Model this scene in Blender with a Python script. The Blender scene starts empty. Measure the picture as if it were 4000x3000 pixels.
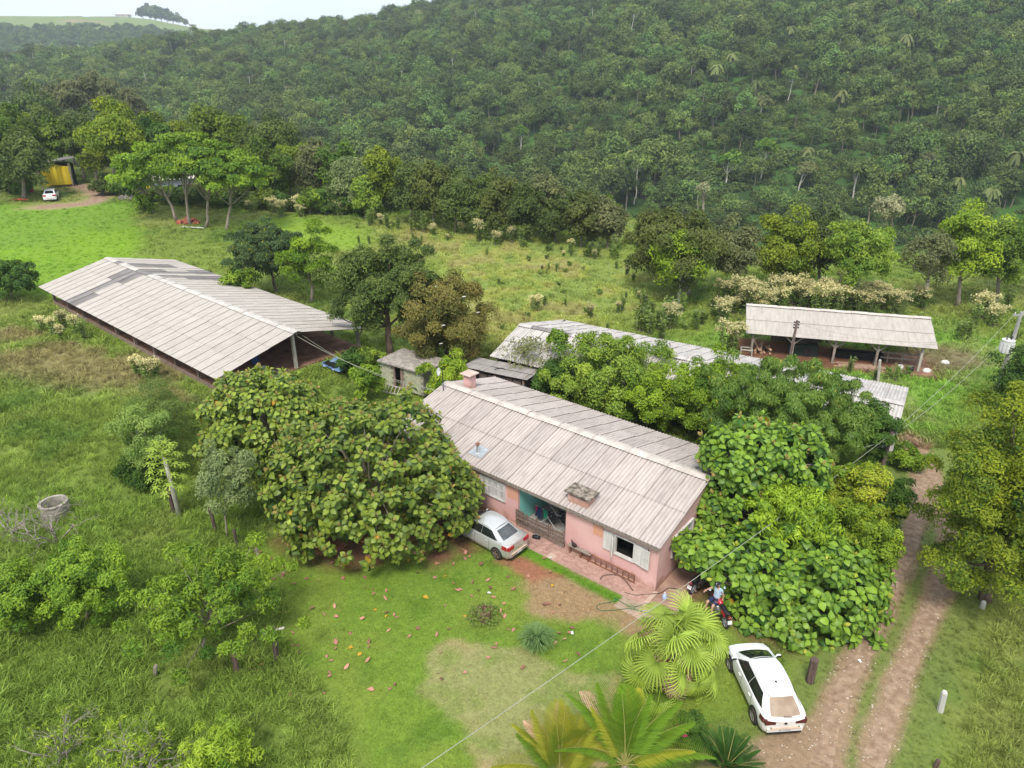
import bpy, math, random
import numpy as np
from mathutils import Vector, Matrix, Euler

# ------------------------------------------------------------------ camera, sky, sun, exposure
SC = bpy.context.scene
COL = SC.collection
CAMZ, PITCH, FPX = 20.5, math.radians(24.5), 2773.0
cam = bpy.data.cameras.new('camera'); camo = bpy.data.objects.new('camera', cam); COL.objects.link(camo)
camo.location = (0, 0, CAMZ); camo.rotation_euler = (math.radians(90) - PITCH, 0, 0)
cam.sensor_fit = 'HORIZONTAL'; cam.angle = 2 * math.atan(2000 / FPX); cam.clip_start = 0.3; cam.clip_end = 9000
SC.camera = camo
W = bpy.data.worlds.new('World'); SC.world = W; W.use_nodes = True
nt = W.node_tree; nt.nodes.clear()
wo = nt.nodes.new('ShaderNodeOutputWorld'); bg = nt.nodes.new('ShaderNodeBackground')
sky = nt.nodes.new('ShaderNodeTexSky'); sky.sky_type = 'NISHITA'; sky.sun_disc = False
SUN_EL, SUN_AZ = 56.0, 192.0            # azimuth: compass direction of the sun seen from above, 180 = behind the camera
sky.sun_elevation = math.radians(SUN_EL); sky.sun_rotation = math.radians(SUN_AZ)
sky.dust_density = 2.0; sky.air_density = 1.0
bg.inputs[1].default_value = 0.066  # the sky strength
mixw = nt.nodes.new('ShaderNodeMix'); mixw.data_type = 'RGBA'; mixw.inputs[0].default_value = 0.72
nt.links.new(sky.outputs[0], mixw.inputs[6])
# thin bright overcast deck, faintly mottled
tcw = nt.nodes.new('ShaderNodeTexCoord'); mpw = nt.nodes.new('ShaderNodeMapping'); mpw.inputs[3].default_value = (1, 1, 3.0)
nsw = nt.nodes.new('ShaderNodeTexNoise'); nsw.inputs['Scale'].default_value = 2.2; nsw.inputs['Detail'].default_value = 4
rmw = nt.nodes.new('ShaderNodeValToRGB')
rmw.color_ramp.elements[0].position = .3; rmw.color_ramp.elements[0].color = (13.0, 15.0, 17.2, 1)
rmw.color_ramp.elements[1].position = .7; rmw.color_ramp.elements[1].color = (16.4, 17.4, 18.4, 1)
nt.links.new(tcw.outputs['Generated'], mpw.inputs[0]); nt.links.new(mpw.outputs[0], nsw.inputs[0])
nt.links.new(nsw.outputs[0], rmw.inputs[0]); nt.links.new(rmw.outputs[0], mixw.inputs[7])
nt.links.new(mixw.outputs[2], bg.inputs[0]); nt.links.new(bg.outputs[0], wo.inputs[0])
sl = bpy.data.lights.new('sun', 'SUN'); sl.energy = 2.75; sl.angle = math.radians(16); sl.color = (1, .95, .87)
so = bpy.data.objects.new('sun', sl); COL.objects.link(so)
_az = math.radians(SUN_AZ)
so.rotation_euler = Vector((math.sin(_az) * math.cos(math.radians(SUN_EL)), math.cos(_az) * math.cos(math.radians(SUN_EL)), math.sin(math.radians(SUN_EL)))).to_track_quat('Z', 'Y').to_euler()
SC.view_settings.view_transform = 'Standard'; SC.view_settings.look = 'None'
SC.view_settings.exposure = 0.52; SC.view_settings.gamma = 1; SC.view_settings.use_curve_mapping = False
SC.render.engine = 'CYCLES'
cy = SC.cycles
cy.max_bounces = 6; cy.diffuse_bounces = 3; cy.glossy_bounces = 2; cy.transmission_bounces = 4; cy.volume_bounces = 0; cy.transparent_max_bounces = 4

# ------------------------------------------------------------------ small tools
rng = np.random.default_rng(11); random.seed(5)
R = math.radians
CP, SP = math.cos(PITCH), math.sin(PITCH)

def ray(u, v):
    a = (u - 2000) / FPX; b = (v - 1500) / FPX
    return np.array([a, CP - b * SP, -SP - b * CP])
def Pz(u, v, z=0.0):
    d = ray(u, v); t = (z - CAMZ) / d[2]
    return np.array([d[0] * t, d[1] * t, z])
def zat(y, v):                    # height seen at image row v above the ground line y = const
    d = ray(2000, v); return CAMZ + d[2] * y / d[1]
def depth(y, z): return y * CP - (z - CAMZ) * SP
def xat(y, z, u): return (u - 2000) / FPX * depth(y, z)

_H = rng.random((256, 256))
def vnoise(x, y):
    x = np.asarray(x, float); y = np.asarray(y, float)
    xi = np.floor(x).astype(int); yi = np.floor(y).astype(int); fx = x - xi; fy = y - yi
    fx = fx * fx * (3 - 2 * fx); fy = fy * fy * (3 - 2 * fy)
    g = lambda i, j: _H[(i) & 255, (j) & 255]
    return (g(xi, yi) * (1 - fx) + g(xi + 1, yi) * fx) * (1 - fy) + (g(xi, yi + 1) * (1 - fx) + g(xi + 1, yi + 1) * fx) * fy
def fbm(x, y, o=4):
    s = 0; a = .5; t = 0
    for i in range(o):
        s = s + a * vnoise(np.asarray(x) * 2 ** i + 17.3 * i, np.asarray(y) * 2 ** i + 5.1 * i); t += a; a *= .5
    return s / t
def sstep(a, b, x):
    t = np.clip((np.asarray(x, float) - a) / (b - a), 0, 1); return t * t * (3 - 2 * t)

class MB:
    """collects pieces of one mesh"""
    def __init__(s): s.v = []; s.f = []; s.n = 0; s.t = []
    def add(s, verts, faces, mat=0, tint=None, mtx=None):
        verts = np.asarray(verts, float).reshape(-1, 3)
        if mtx is not None:
            m = np.array(mtx); verts = verts @ m[:3, :3].T + m[:3, 3]
        s.v.append(verts)
        if isinstance(faces, np.ndarray): s.f.append((faces + s.n, mat))
        else:
            by = {}
            for f in faces: by.setdefault(len(f), []).append(f)
            for k, fs in by.items(): s.f.append((np.array(fs, int) + s.n, mat))
        s.t.append(np.full(len(verts), .5) if tint is None else (np.full(len(verts), tint) if np.isscalar(tint) else np.asarray(tint)))
        s.n += len(verts); return s
    def box(s, c, d, mat=0, rz=0, mtx=None):
        x, y, z = np.array(d) / 2.
        v = np.array([(i * x, j * y, k * z) for k in (-1, 1) for j in (-1, 1) for i in (-1, 1)])
        if rz:
            c_, s_ = math.cos(rz), math.sin(rz); v = v @ np.array([[c_, s_, 0], [-s_, c_, 0], [0, 0, 1]])
        return s.add(v + np.array(c), [(0, 2, 3, 1), (4, 5, 7, 6), (0, 1, 5, 4), (2, 6, 7, 3), (0, 4, 6, 2), (1, 3, 7, 5)], mat, None, mtx)
    def bar(s, a, b, w, h, mat=0, up=(0, 0, 1)):   # rectangular beam from a to b
        a = np.array(a, float); b = np.array(b, float); d = b - a; L = np.linalg.norm(d); d /= L
        u = np.array(up, float); sd = np.cross(d, u); n_ = np.linalg.norm(sd)
        if n_ < 1e-4: sd = np.array([1., 0, 0]); n_ = 1
        sd /= n_; u = np.cross(sd, d)
        v = [p + sd * i * w / 2 + u * j * h / 2 for p in (a, b) for j in (-1, 1) for i in (-1, 1)]
        return s.add(v, [(0, 1, 3, 2), (4, 6, 7, 5), (0, 4, 5, 1), (2, 3, 7, 6), (0, 2, 6, 4), (1, 5, 7, 3)], mat)
    def tube(s, pts, rad, n=7, mat=0, cap=True, tint=None):
        pts = np.asarray(pts, float); m = len(pts); rad = np.full(m, rad) if np.isscalar(rad) else np.asarray(rad, float)
        t = np.gradient(pts, axis=0); t /= np.linalg.norm(t, axis=1)[:, None] + 1e-9
        u = np.array([1., 0, 0]) if abs(t[0][0]) < .8 else np.array([0, 1., 0])
        out = []
        for i in range(m):
            u = u - t[i] * (u @ t[i]); u /= np.linalg.norm(u) + 1e-9; w = np.cross(t[i], u)
            a = np.arange(n) * 2 * np.pi / n
            out.append(pts[i] + rad[i] * (np.cos(a)[:, None] * u + np.sin(a)[:, None] * w))
        f = [(i * n + j, i * n + (j + 1) % n, (i + 1) * n + (j + 1) % n, (i + 1) * n + j) for i in range(m - 1) for j in range(n)]
        if cap: f += [tuple(range(n))[::-1], tuple(range((m - 1) * n, m * n))]
        return s.add(np.vstack(out), f, mat, tint)
    def lathe(s, prof, n=16, mat=0, mtx=None):      # prof (r, z) around z
        v = []; f = []
        for r, z in prof:
            for j in range(n): a = 2 * math.pi * j / n; v.append((r * math.cos(a), r * math.sin(a), z))
        for i in range(len(prof) - 1):
            for j in range(n): f.append((i * n + j, i * n + (j + 1) % n, (i + 1) * n + (j + 1) % n, (i + 1) * n + j))
        return s.add(v, f, mat, None, mtx)
    def grid(s, P, mat=0, flip=False, tint=None):   # P [i][j] -> points
        P = np.asarray(P, float); a, b = P.shape[:2]
        idx = np.arange(a * b).reshape(a, b)
        q = np.stack([idx[:-1, :-1], idx[1:, :-1], idx[1:, 1:], idx[:-1, 1:]], -1).reshape(-1, 4)
        if flip: q = q[:, ::-1]
        return s.add(P.reshape(-1, 3), q, mat, tint)
    def mesh(s, name, mats, smooth=False, tint=False):
        me = bpy.data.meshes.new(name)
        V = np.vstack(s.v); me.vertices.add(len(V)); me.vertices.foreach_set('co', V.ravel().astype(np.float32))
        lv = np.concatenate([f.ravel() for f, _ in s.f]); lt = np.concatenate([np.full(len(f), f.shape[1]) for f, _ in s.f])
        mi = np.concatenate([np.full(len(f), m) for f, m in s.f])
        me.loops.add(len(lv)); me.loops.foreach_set('vertex_index', lv.astype(np.int32))
        me.polygons.add(len(lt)); me.polygons.foreach_set('loop_start', np.concatenate([[0], np.cumsum(lt)[:-1]]).astype(np.int32))
        me.polygons.foreach_set('material_index', mi.astype(np.int32))
        me.polygons.foreach_set('use_smooth', np.full(len(lt), smooth))
        if tint: me.attributes.new('tint', 'FLOAT', 'POINT').data.foreach_set('value', np.concatenate(s.t).astype(np.float32))
        for m in (mats if isinstance(mats, (list, tuple)) else [mats]): me.materials.append(m)
        me.update(calc_edges=True); me.validate(); return me
    def build(s, name, mats, parent=None, smooth=False, tint=False, loc=None, rz=0):
        return link(name, s.mesh(name, mats, smooth, tint), parent, loc, rz)

def link(name, me, parent=None, loc=None, rz=0, mtx=None):
    o = bpy.data.objects.new(name, me); COL.objects.link(o)
    if parent is not None: o.parent = parent
    if loc is not None: o.location = loc
    if rz: o.rotation_euler = (0, 0, rz)
    if mtx is not None: o.matrix_basis = mtx
    return o
def tag(o, label=None, cat=None, group=None, kind=None):
    if label: o['label'] = label
    if cat: o['category'] = cat
    if group: o['group'] = group
    if kind: o['kind'] = kind
    return o
def thing(name, label, cat, loc=(0, 0, 0), rz=0, group=None):
    o = bpy.data.objects.new(name, None); COL.objects.link(o); o.location = loc; o.rotation_euler = (0, 0, rz)
    return tag(o, label, cat, group)
def copy_tree(o, parent=None):
    c = o.copy(); COL.objects.link(c)
    if parent is not None: c.parent = parent
    for ch in list(o.children): copy_tree(ch, c)
    return c

# ------------------------------------------------------------------ materials
def _mat(name):
    m = bpy.data.materials.new(name); m.use_nodes = True; t = m.node_tree
    return m, t, t.nodes['Principled BSDF'], t.nodes, t.links
def rgb(c): return (c[0], c[1], c[2], 1)
def mat(name, c1, c2=None, rough=.8, scale=3., detail=5., lo=.35, hi=.65, bump=0., bscale=None, metal=0., spec=.3, stretch=(1, 1, 1), rnd=0., coat=0., third=None, trough=0., splash=None):
    m, t, b, N, L = _mat(name)
    b.inputs['Roughness'].default_value = rough; b.inputs['Metallic'].default_value = metal
    b.inputs['Specular IOR Level'].default_value = spec; b.inputs['Coat Weight'].default_value = coat; b.inputs['Coat Roughness'].default_value = .08
    tc = N.new('ShaderNodeTexCoord'); mp = N.new('ShaderNodeMapping'); mp.inputs[3].default_value = stretch
    oi = N.new('ShaderNodeObjectInfo'); ad = N.new('ShaderNodeVectorMath'); ad.operation = 'ADD'
    mul = N.new('ShaderNodeMath'); mul.operation = 'MULTIPLY'; mul.inputs[1].default_value = 37.
    L.new(oi.outputs['Random'], mul.inputs[0]); L.new(tc.outputs['Object'], mp.inputs[0]); L.new(mp.outputs[0], ad.inputs[0]); L.new(mul.outputs[0], ad.inputs[1])
    n = N.new('ShaderNodeTexNoise'); n.inputs['Scale'].default_value = scale; n.inputs['Detail'].default_value = detail; L.new(ad.outputs[0], n.inputs[0])
    r = N.new('ShaderNodeValToRGB'); r.color_ramp.elements[0].position = lo; r.color_ramp.elements[1].position = hi
    r.color_ramp.elements[0].color = rgb(c1); r.color_ramp.elements[1].color = rgb(c2 or c1); L.new(n.outputs[0], r.inputs[0])
    if third: e = r.color_ramp.elements.new(third[0]); e.color = rgb(third[1])
    out = r.outputs[0]
    if rnd:
        h = N.new('ShaderNodeHueSaturation'); a = N.new('ShaderNodeMath'); a.operation = 'MULTIPLY_ADD'; a.inputs[1].default_value = 2 * rnd; a.inputs[2].default_value = 1 - rnd
        L.new(oi.outputs['Random'], a.inputs[0]); L.new(a.outputs[0], h.inputs['Value']); L.new(out, h.inputs['Color']); out = h.outputs[0]
    if splash:                                                # mud splashed up the foot of a wall
        sx = N.new('ShaderNodeSeparateXYZ'); L.new(tc.outputs['Object'], sx.inputs[0]); n5 = N.new('ShaderNodeTexNoise'); n5.inputs['Scale'].default_value = 2.5; n5.inputs['Detail'].default_value = 7; L.new(tc.outputs['Object'], n5.inputs[0])
        sb = N.new('ShaderNodeMath'); sb.operation = 'MULTIPLY_ADD'; sb.inputs[1].default_value = -1.1; L.new(n5.outputs[0], sb.inputs[0]); L.new(sx.outputs[2], sb.inputs[2]); mr = N.new('ShaderNodeMapRange'); mr.inputs[1].default_value = -.1; mr.inputs[2].default_value = -.5; mr.inputs[4].default_value = .8; L.new(sb.outputs[0], mr.inputs[0])
        mi = N.new('ShaderNodeMix'); mi.data_type = 'RGBA'; L.new(mr.outputs[0], mi.inputs[0]); L.new(out, mi.inputs[6]); mi.inputs[7].default_value = rgb(splash); out = mi.outputs[2]
    if trough:                                                # shading painted into the troughs of a corrugated sheet, along with settled dirt
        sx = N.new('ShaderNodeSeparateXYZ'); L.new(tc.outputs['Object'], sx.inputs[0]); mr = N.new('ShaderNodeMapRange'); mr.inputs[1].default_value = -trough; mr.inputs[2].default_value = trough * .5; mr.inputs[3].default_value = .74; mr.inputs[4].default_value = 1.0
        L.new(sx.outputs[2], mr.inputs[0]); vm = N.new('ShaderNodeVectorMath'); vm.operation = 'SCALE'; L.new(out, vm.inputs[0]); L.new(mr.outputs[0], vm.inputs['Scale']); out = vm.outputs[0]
    L.new(out, b.inputs['Base Color'])
    if bump:
        n2 = N.new('ShaderNodeTexNoise'); n2.inputs['Scale'].default_value = bscale or scale * 4; n2.inputs['Detail'].default_value = 4; L.new(ad.outputs[0], n2.inputs[0])
        bp = N.new('ShaderNodeBump'); bp.inputs['Strength'].default_value = bump; bp.inputs['Distance'].default_value = .02; L.new(n2.outputs[0], bp.inputs['Height']); L.new(bp.outputs[0], b.inputs['Normal'])
    return m
LEAFK = 1.45
def leafmat(name, dark, light, accent=None, accpos=.9, rough=.55, trans=.25, rnd=.15, ns=.35, nv=.25, backside=None, hue=.0):
    """leaf blade: colour from the leaf's own 'tint' value, a slow noise over the crown, and the plant's random value"""
    dark = [k * LEAFK * q for k, q in zip(dark, (1.15, .98, .85))]; light = [k * LEAFK * q for k, q in zip(light, (1.2, 1.0, .85))]
    m, t, b, N, L = _mat(name)
    b.inputs['Roughness'].default_value = rough; b.inputs['Specular IOR Level'].default_value = .25
    at = N.new('ShaderNodeAttribute'); at.attribute_name = 'tint'
    r = N.new('ShaderNodeValToRGB'); E = r.color_ramp.elements
    E[0].position = .05; E[0].color = rgb(dark); E[1].position = .8; E[1].color = rgb(light)
    if accent:
        e = E.new(accpos - .015); e.color = rgb(light); e = E.new(accpos); e.color = rgb(accent)
    L.new(at.outputs['Fac'], r.inputs[0])
    g = N.new('ShaderNodeNewGeometry'); n = N.new('ShaderNodeTexNoise'); n.inputs['Scale'].default_value = ns; n.inputs['Detail'].default_value = 3; L.new(g.outputs['Position'], n.inputs[0])
    oi = N.new('ShaderNodeObjectInfo')
    a = N.new('ShaderNodeMath'); a.operation = 'MULTIPLY_ADD'; a.inputs[1].default_value = 2 * nv; a.inputs[2].default_value = 1 - nv; L.new(n.outputs[0], a.inputs[0])
    c = N.new('ShaderNodeMath'); c.operation = 'MULTIPLY_ADD'; c.inputs[1].default_value = 2 * rnd; c.inputs[2].default_value = 1 - rnd; L.new(oi.outputs['Random'], c.inputs[0])
    d = N.new('ShaderNodeMath'); d.operation = 'MULTIPLY'; L.new(a.outputs[0], d.inputs[0]); L.new(c.outputs[0], d.inputs[1])
    h = N.new('ShaderNodeHueSaturation'); L.new(r.outputs[0], h.inputs['Color']); L.new(d.outputs[0], h.inputs['Value'])
    if hue:
        hh = N.new('ShaderNodeMath'); hh.operation = 'MULTIPLY_ADD'; hh.inputs[1].default_value = 2 * hue; hh.inputs[2].default_value = .5 - hue
        w = N.new('ShaderNodeTexWhiteNoise'); w.noise_dimensions = '1D'; L.new(oi.outputs['Random'], w.inputs['W']); L.new(w.outputs[0], hh.inputs[0]); L.new(hh.outputs[0], h.inputs['Hue'])
    L.new(h.outputs[0], b.inputs['Base Color'])
    tr = N.new('ShaderNodeBsdfTranslucent'); mx = N.new('ShaderNodeMixShader'); mx.inputs[0].default_value = trans
    hs = N.new('ShaderNodeHueSaturation'); hs.inputs['Value'].default_value = 1.3; hs.inputs['Saturation'].default_value = 1.1; hs.inputs['Hue'].default_value = .49
    L.new(h.outputs[0], hs.inputs['Color']); L.new(hs.outputs[0], tr.inputs[0])
    L.new(b.outputs[0], mx.inputs[1]); L.new(tr.outputs[0], mx.inputs[2]); L.new(mx.outputs[0], N['Material Output'].inputs[0])
    return m
def gcolmat(name, inst=False, rough=.9, bump=0., trans=0.):
    """soil and turf: colour carried by the mesh (or by each tuft) plus fine grain"""
    m, t, b, N, L = _mat(name)
    b.inputs['Roughness'].default_value = rough; b.inputs['Specular IOR Level'].default_value = .15
    at = N.new('ShaderNodeAttribute'); at.attribute_name = 'gcol'
    if inst: at.attribute_type = 'INSTANCER'
    g = N.new('ShaderNodeNewGeometry')
    n = N.new('ShaderNodeTexNoise'); n.inputs['Scale'].default_value = 5 if not inst else 1.2; n.inputs['Detail'].default_value = 8; n.inputs['Roughness'].default_value = .75; L.new(g.outputs['Position'], n.inputs[0])
    a = N.new('ShaderNodeMath'); a.operation = 'MULTIPLY_ADD'; a.inputs[1].default_value = 1.5 if not inst else .5; a.inputs[2].default_value = .27 if not inst else .75; L.new(n.outputs[0], a.inputs[0])
    h = N.new('ShaderNodeHueSaturation'); L.new(at.outputs['Color'], h.inputs['Color']); out = h.outputs[0]
    if inst:
        oi = N.new('ShaderNodeObjectInfo'); c = N.new('ShaderNodeMath'); c.operation = 'MULTIPLY_ADD'; c.inputs[1].default_value = .5; c.inputs[2].default_value = .78; L.new(oi.outputs['Random'], c.inputs[0])
        d = N.new('ShaderNodeMath'); d.operation = 'MULTIPLY'; L.new(a.outputs[0], d.inputs[0]); L.new(c.outputs[0], d.inputs[1]); L.new(d.outputs[0], h.inputs['Value'])
    else: L.new(a.outputs[0], h.inputs['Value'])
    L.new(out, b.inputs['Base Color'])
    if bump:
        bp = N.new('ShaderNodeBump'); bp.inputs['Strength'].default_value = bump; bp.inputs['Distance'].default_value = .06; L.new(n.outputs[0], bp.inputs['Height']); L.new(bp.outputs[0], b.inputs['Normal'])
    if trans:
        tr = N.new('ShaderNodeBsdfTranslucent'); mx = N.new('ShaderNodeMixShader'); mx.inputs[0].default_value = trans; L.new(out, tr.inputs[0])
        L.new(b.outputs[0], mx.inputs[1]); L.new(tr.outputs[0], mx.inputs[2]); L.new(mx.outputs[0], N['Material Output'].inputs[0])
    return m

# ------------------------------------------------------------------ layout of the place (metres; x right, y away from the viewpoint, z up)
HA = R(-39.17); HC = np.array([6.04, 23.79])                 # pink house: front right wall corner, direction of its long side
SA, SCn = -.710, np.array([-18.362, 40.169])                 # long shed: front right eave corner
BA, BCn = -.551, np.array([19.6, 31.9])                      # back barn: front right eave corner
OA, OCn = -.25, np.array([29.98, 46.54])                     # open shed: front right eave corner
def frame(a, c): 
    e1 = np.array([math.cos(a), math.sin(a)]); return e1, np.array([-e1[1], e1[0]]), np.array(c, float)
def local(a, c, x, y):
    e1, e2, c = frame(a, c); return (x - c[0]) * e1[0] + (y - c[1]) * e1[1], (x - c[0]) * e2[0] + (y - c[1]) * e2[1]
def world(a, c, lx, ly):
    e1, e2, c = frame(a, c); return c[0] + e1[0] * lx + e2[0] * ly, c[1] + e1[1] * lx + e2[1] * ly

_cx = [-200, -95, -62, -23, 14, 26, 45, 80, 200]; _cyv = [190, 165, 150, 121, 98, 80, 78, 78, 90]
_raz = np.array([(u - 2000) / FPX / 1.1 for u in (0, 350, 700, 1000, 1200, 1450, 1700, 2200, 3000, 4000)])
def _slope(v):
    d = ray(2000, v); return d[2] / d[1]
_rz = CAMZ + np.array([_slope(v) for v in (205, 195, 130, 115, 82, 52, 0, -150, -330, -430)]) * 620 * np.cos(np.arctan(_raz)) - 11
_fz = np.array([(u - 2000) / FPX / 1.12 for u in (-400, 0, 250, 400, 520, 600, 650, 780, 900, 1000, 1400)])
_fh = CAMZ + np.array([_slope(v) for v in (62, 62, 64, 66, 68, 76, 88, 112, 118, 118, 180)]) * 1500 * np.cos(np.arctan(_fz))
def plateau(x, y):
    s = -.53 * x + .85 * (y - 25)
    z = .04 * np.logaddexp(0, (s - 10) / 4) * 4 - .00015 * np.maximum(s - 95, 0) ** 2
    lx, ly = local(SA, SCn, x, y)                               # level terrace of the long shed
    d = np.maximum(np.maximum(-30.3 - lx, lx), np.maximum(-ly, ly - 12.2))
    k = sstep(7, .5, d); z = z * (1 - k) + 1.0 * k
    return z + .12 * (fbm(np.asarray(x) * .12, np.asarray(y) * .12, 3) - .5) * sstep(30, 60, y) * (1 - k)
def ground(x, y):
    x = np.asarray(x, float); y = np.asarray(y, float)
    d = y - np.interp(x, _cx, _cyv)
    z1 = plateau(x, y) - .34 * np.logaddexp(0, (d - 4) / 5) * 5
    z1 = -26 + np.logaddexp(0, (z1 + 26) / 4) * 4
    r = np.hypot(x, y); az = x / np.maximum(y, 1e-3)
    zr = np.interp(az, _raz, _rz); t = (r - 205) / (620 - 205)
    z2 = -26 + (zr + 26) * np.clip(t, -.2, 1.02) + 7 * (fbm(x * .012, y * .012, 3) - .5) * sstep(210, 260, r) - np.maximum(r - 640, 0) * .13
    zf = np.interp(az, _fz, _fh); t3 = np.clip((r - 850) / 650, 0, 1)
    z3 = np.where(r > 850, -10 + (zf + 10) * (t3 ** .8) + 10 * (fbm(x * .006, y * .006, 3) - .5) * sstep(1500, 1250, r), -99)
    far = np.maximum(np.where(y > 0, z2, -30), z3)
    return np.where(r > 195, np.maximum(z1, far), z1)
def gz(x, y): return float(ground(x, y))
def G(u, v):                                                     # where the view through a pixel meets the ground
    z = 0.
    for _ in range(12):
        p = Pz(u, v, z); z = .5 * z + .5 * gz(p[0], p[1])
    p = Pz(u, v, z); return np.array([p[0], p[1], gz(p[0], p[1])])
def PX(pts): return np.array([G(u, v)[:2] for u, v in pts])

def pdist(x, y, poly):                                           # signed distance to a polygon, > 0 inside
    x = np.asarray(x, float); y = np.asarray(y, float); d = np.full(x.shape, 1e9); ins = np.zeros(x.shape, bool)
    n = len(poly)
    for i in range(n):
        a = poly[i]; b = poly[(i + 1) % n]; e = b - a; t = np.clip(((x - a[0]) * e[0] + (y - a[1]) * e[1]) / (e @ e + 1e-9), 0, 1)
        d = np.minimum(d, np.hypot(x - a[0] - t * e[0], y - a[1] - t * e[1]))
        c = ((a[1] > y) != (b[1] > y)); ins ^= c & (x < (b[0] - a[0]) * (y - a[1]) / (b[1] - a[1] + 1e-12) + a[0])
    return np.where(ins, d, -d)
def ldist(x, y, line):
    d = np.full(np.shape(x), 1e9)
    for a, b in zip(line[:-1], line[1:]):
        e = b - a; t = np.clip(((x - a[0]) * e[0] + (y - a[1]) * e[1]) / (e @ e), 0, 1); d = np.minimum(d, np.hypot(x - a[0] - t * e[0], y - a[1] - t * e[1]))
    return d
Z_LAWN = PX([(990, 2130), (1150, 2330), (1130, 2520), (1350, 2760), (1480, 3300), (2900, 3300), (3050, 2720), (2800, 2300), (2100, 2000), (1500, 1980)])
Z_DRY = PX([(1655, 2550), (1760, 2495), (1900, 2520), (2060, 2510), (2200, 2600), (2420, 2640), (2350, 3000), (1900, 3100), (1800, 2830), (1640, 2700)])
Z_DRY2 = PX([(2080, 2260), (2230, 2250), (2460, 2330), (2560, 2400), (2520, 2470), (2300, 2420), (2120, 2360)])
Z_DIRT = PX([(1930, 2190), (2060, 2160), (2160, 2195), (2180, 2240), (2090, 2260), (2010, 2235)])
Z_SOIL = PX([(1000, 2060), (1190, 2160), (1400, 2225), (1600, 2215), (1850, 2170), (1750, 2000), (1100, 1950)])
Z_SOIL2 = PX([(2690, 2290), (2950, 2500), (3100, 2530), (3250, 2400), (3000, 2150), (2780, 2100)])
Z_FIELD = PX([(-900, 800), (495, 800), (570, 960), (420, 1150), (-900, 1180)])
Z_FIELD2 = PX([(880, 870), (1150, 845), (1420, 900), (1460, 960), (1250, 990), (1100, 930)])
Z_WEED = PX([(1450, 870), (2420, 960), (2560, 1110), (2450, 1260), (1900, 1350), (1650, 1300), (1700, 1000)])
Z_GREEN = PX([(2700, 1320), (2900, 1260), (3700, 1280), (4100, 1380), (3900, 1480), (3500, 1900), (3400, 1900), (3300, 1500), (2900, 1400)])
Z_BROWN = PX([(-300, 1240), (420, 1290), (760, 1500), (700, 1560), (350, 1500), (-300, 1400)])
TRK_A = PX([(3130, 3400), (3200, 2990), (3290, 2700), (3420, 2420), (3540, 2160), (3600, 1960), (3590, 1800), (3560, 1720)])
TRK_B = PX([(3330, 3400), (3400, 2990), (3500, 2700), (3620, 2420), (3700, 2230), (3700, 2050), (3640, 1850), (3580, 1740)])
PAD = PX([(2650, 3300), (2740, 2960), (2990, 2860), (3170, 2790), (3260, 2690), (3320, 2800), (3340, 3300)])
Z_TRK2 = PX([(3450, 1330), (3780, 1385), (3870, 1430), (3760, 1450), (3600, 1440)])
FTRK = PX([(300, 722), (365, 745), (392, 765), (365, 790), (280, 803), (150, 808)])
def mixc(c, col, k): return c + (np.array(col) - c) * k[..., None]
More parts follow.
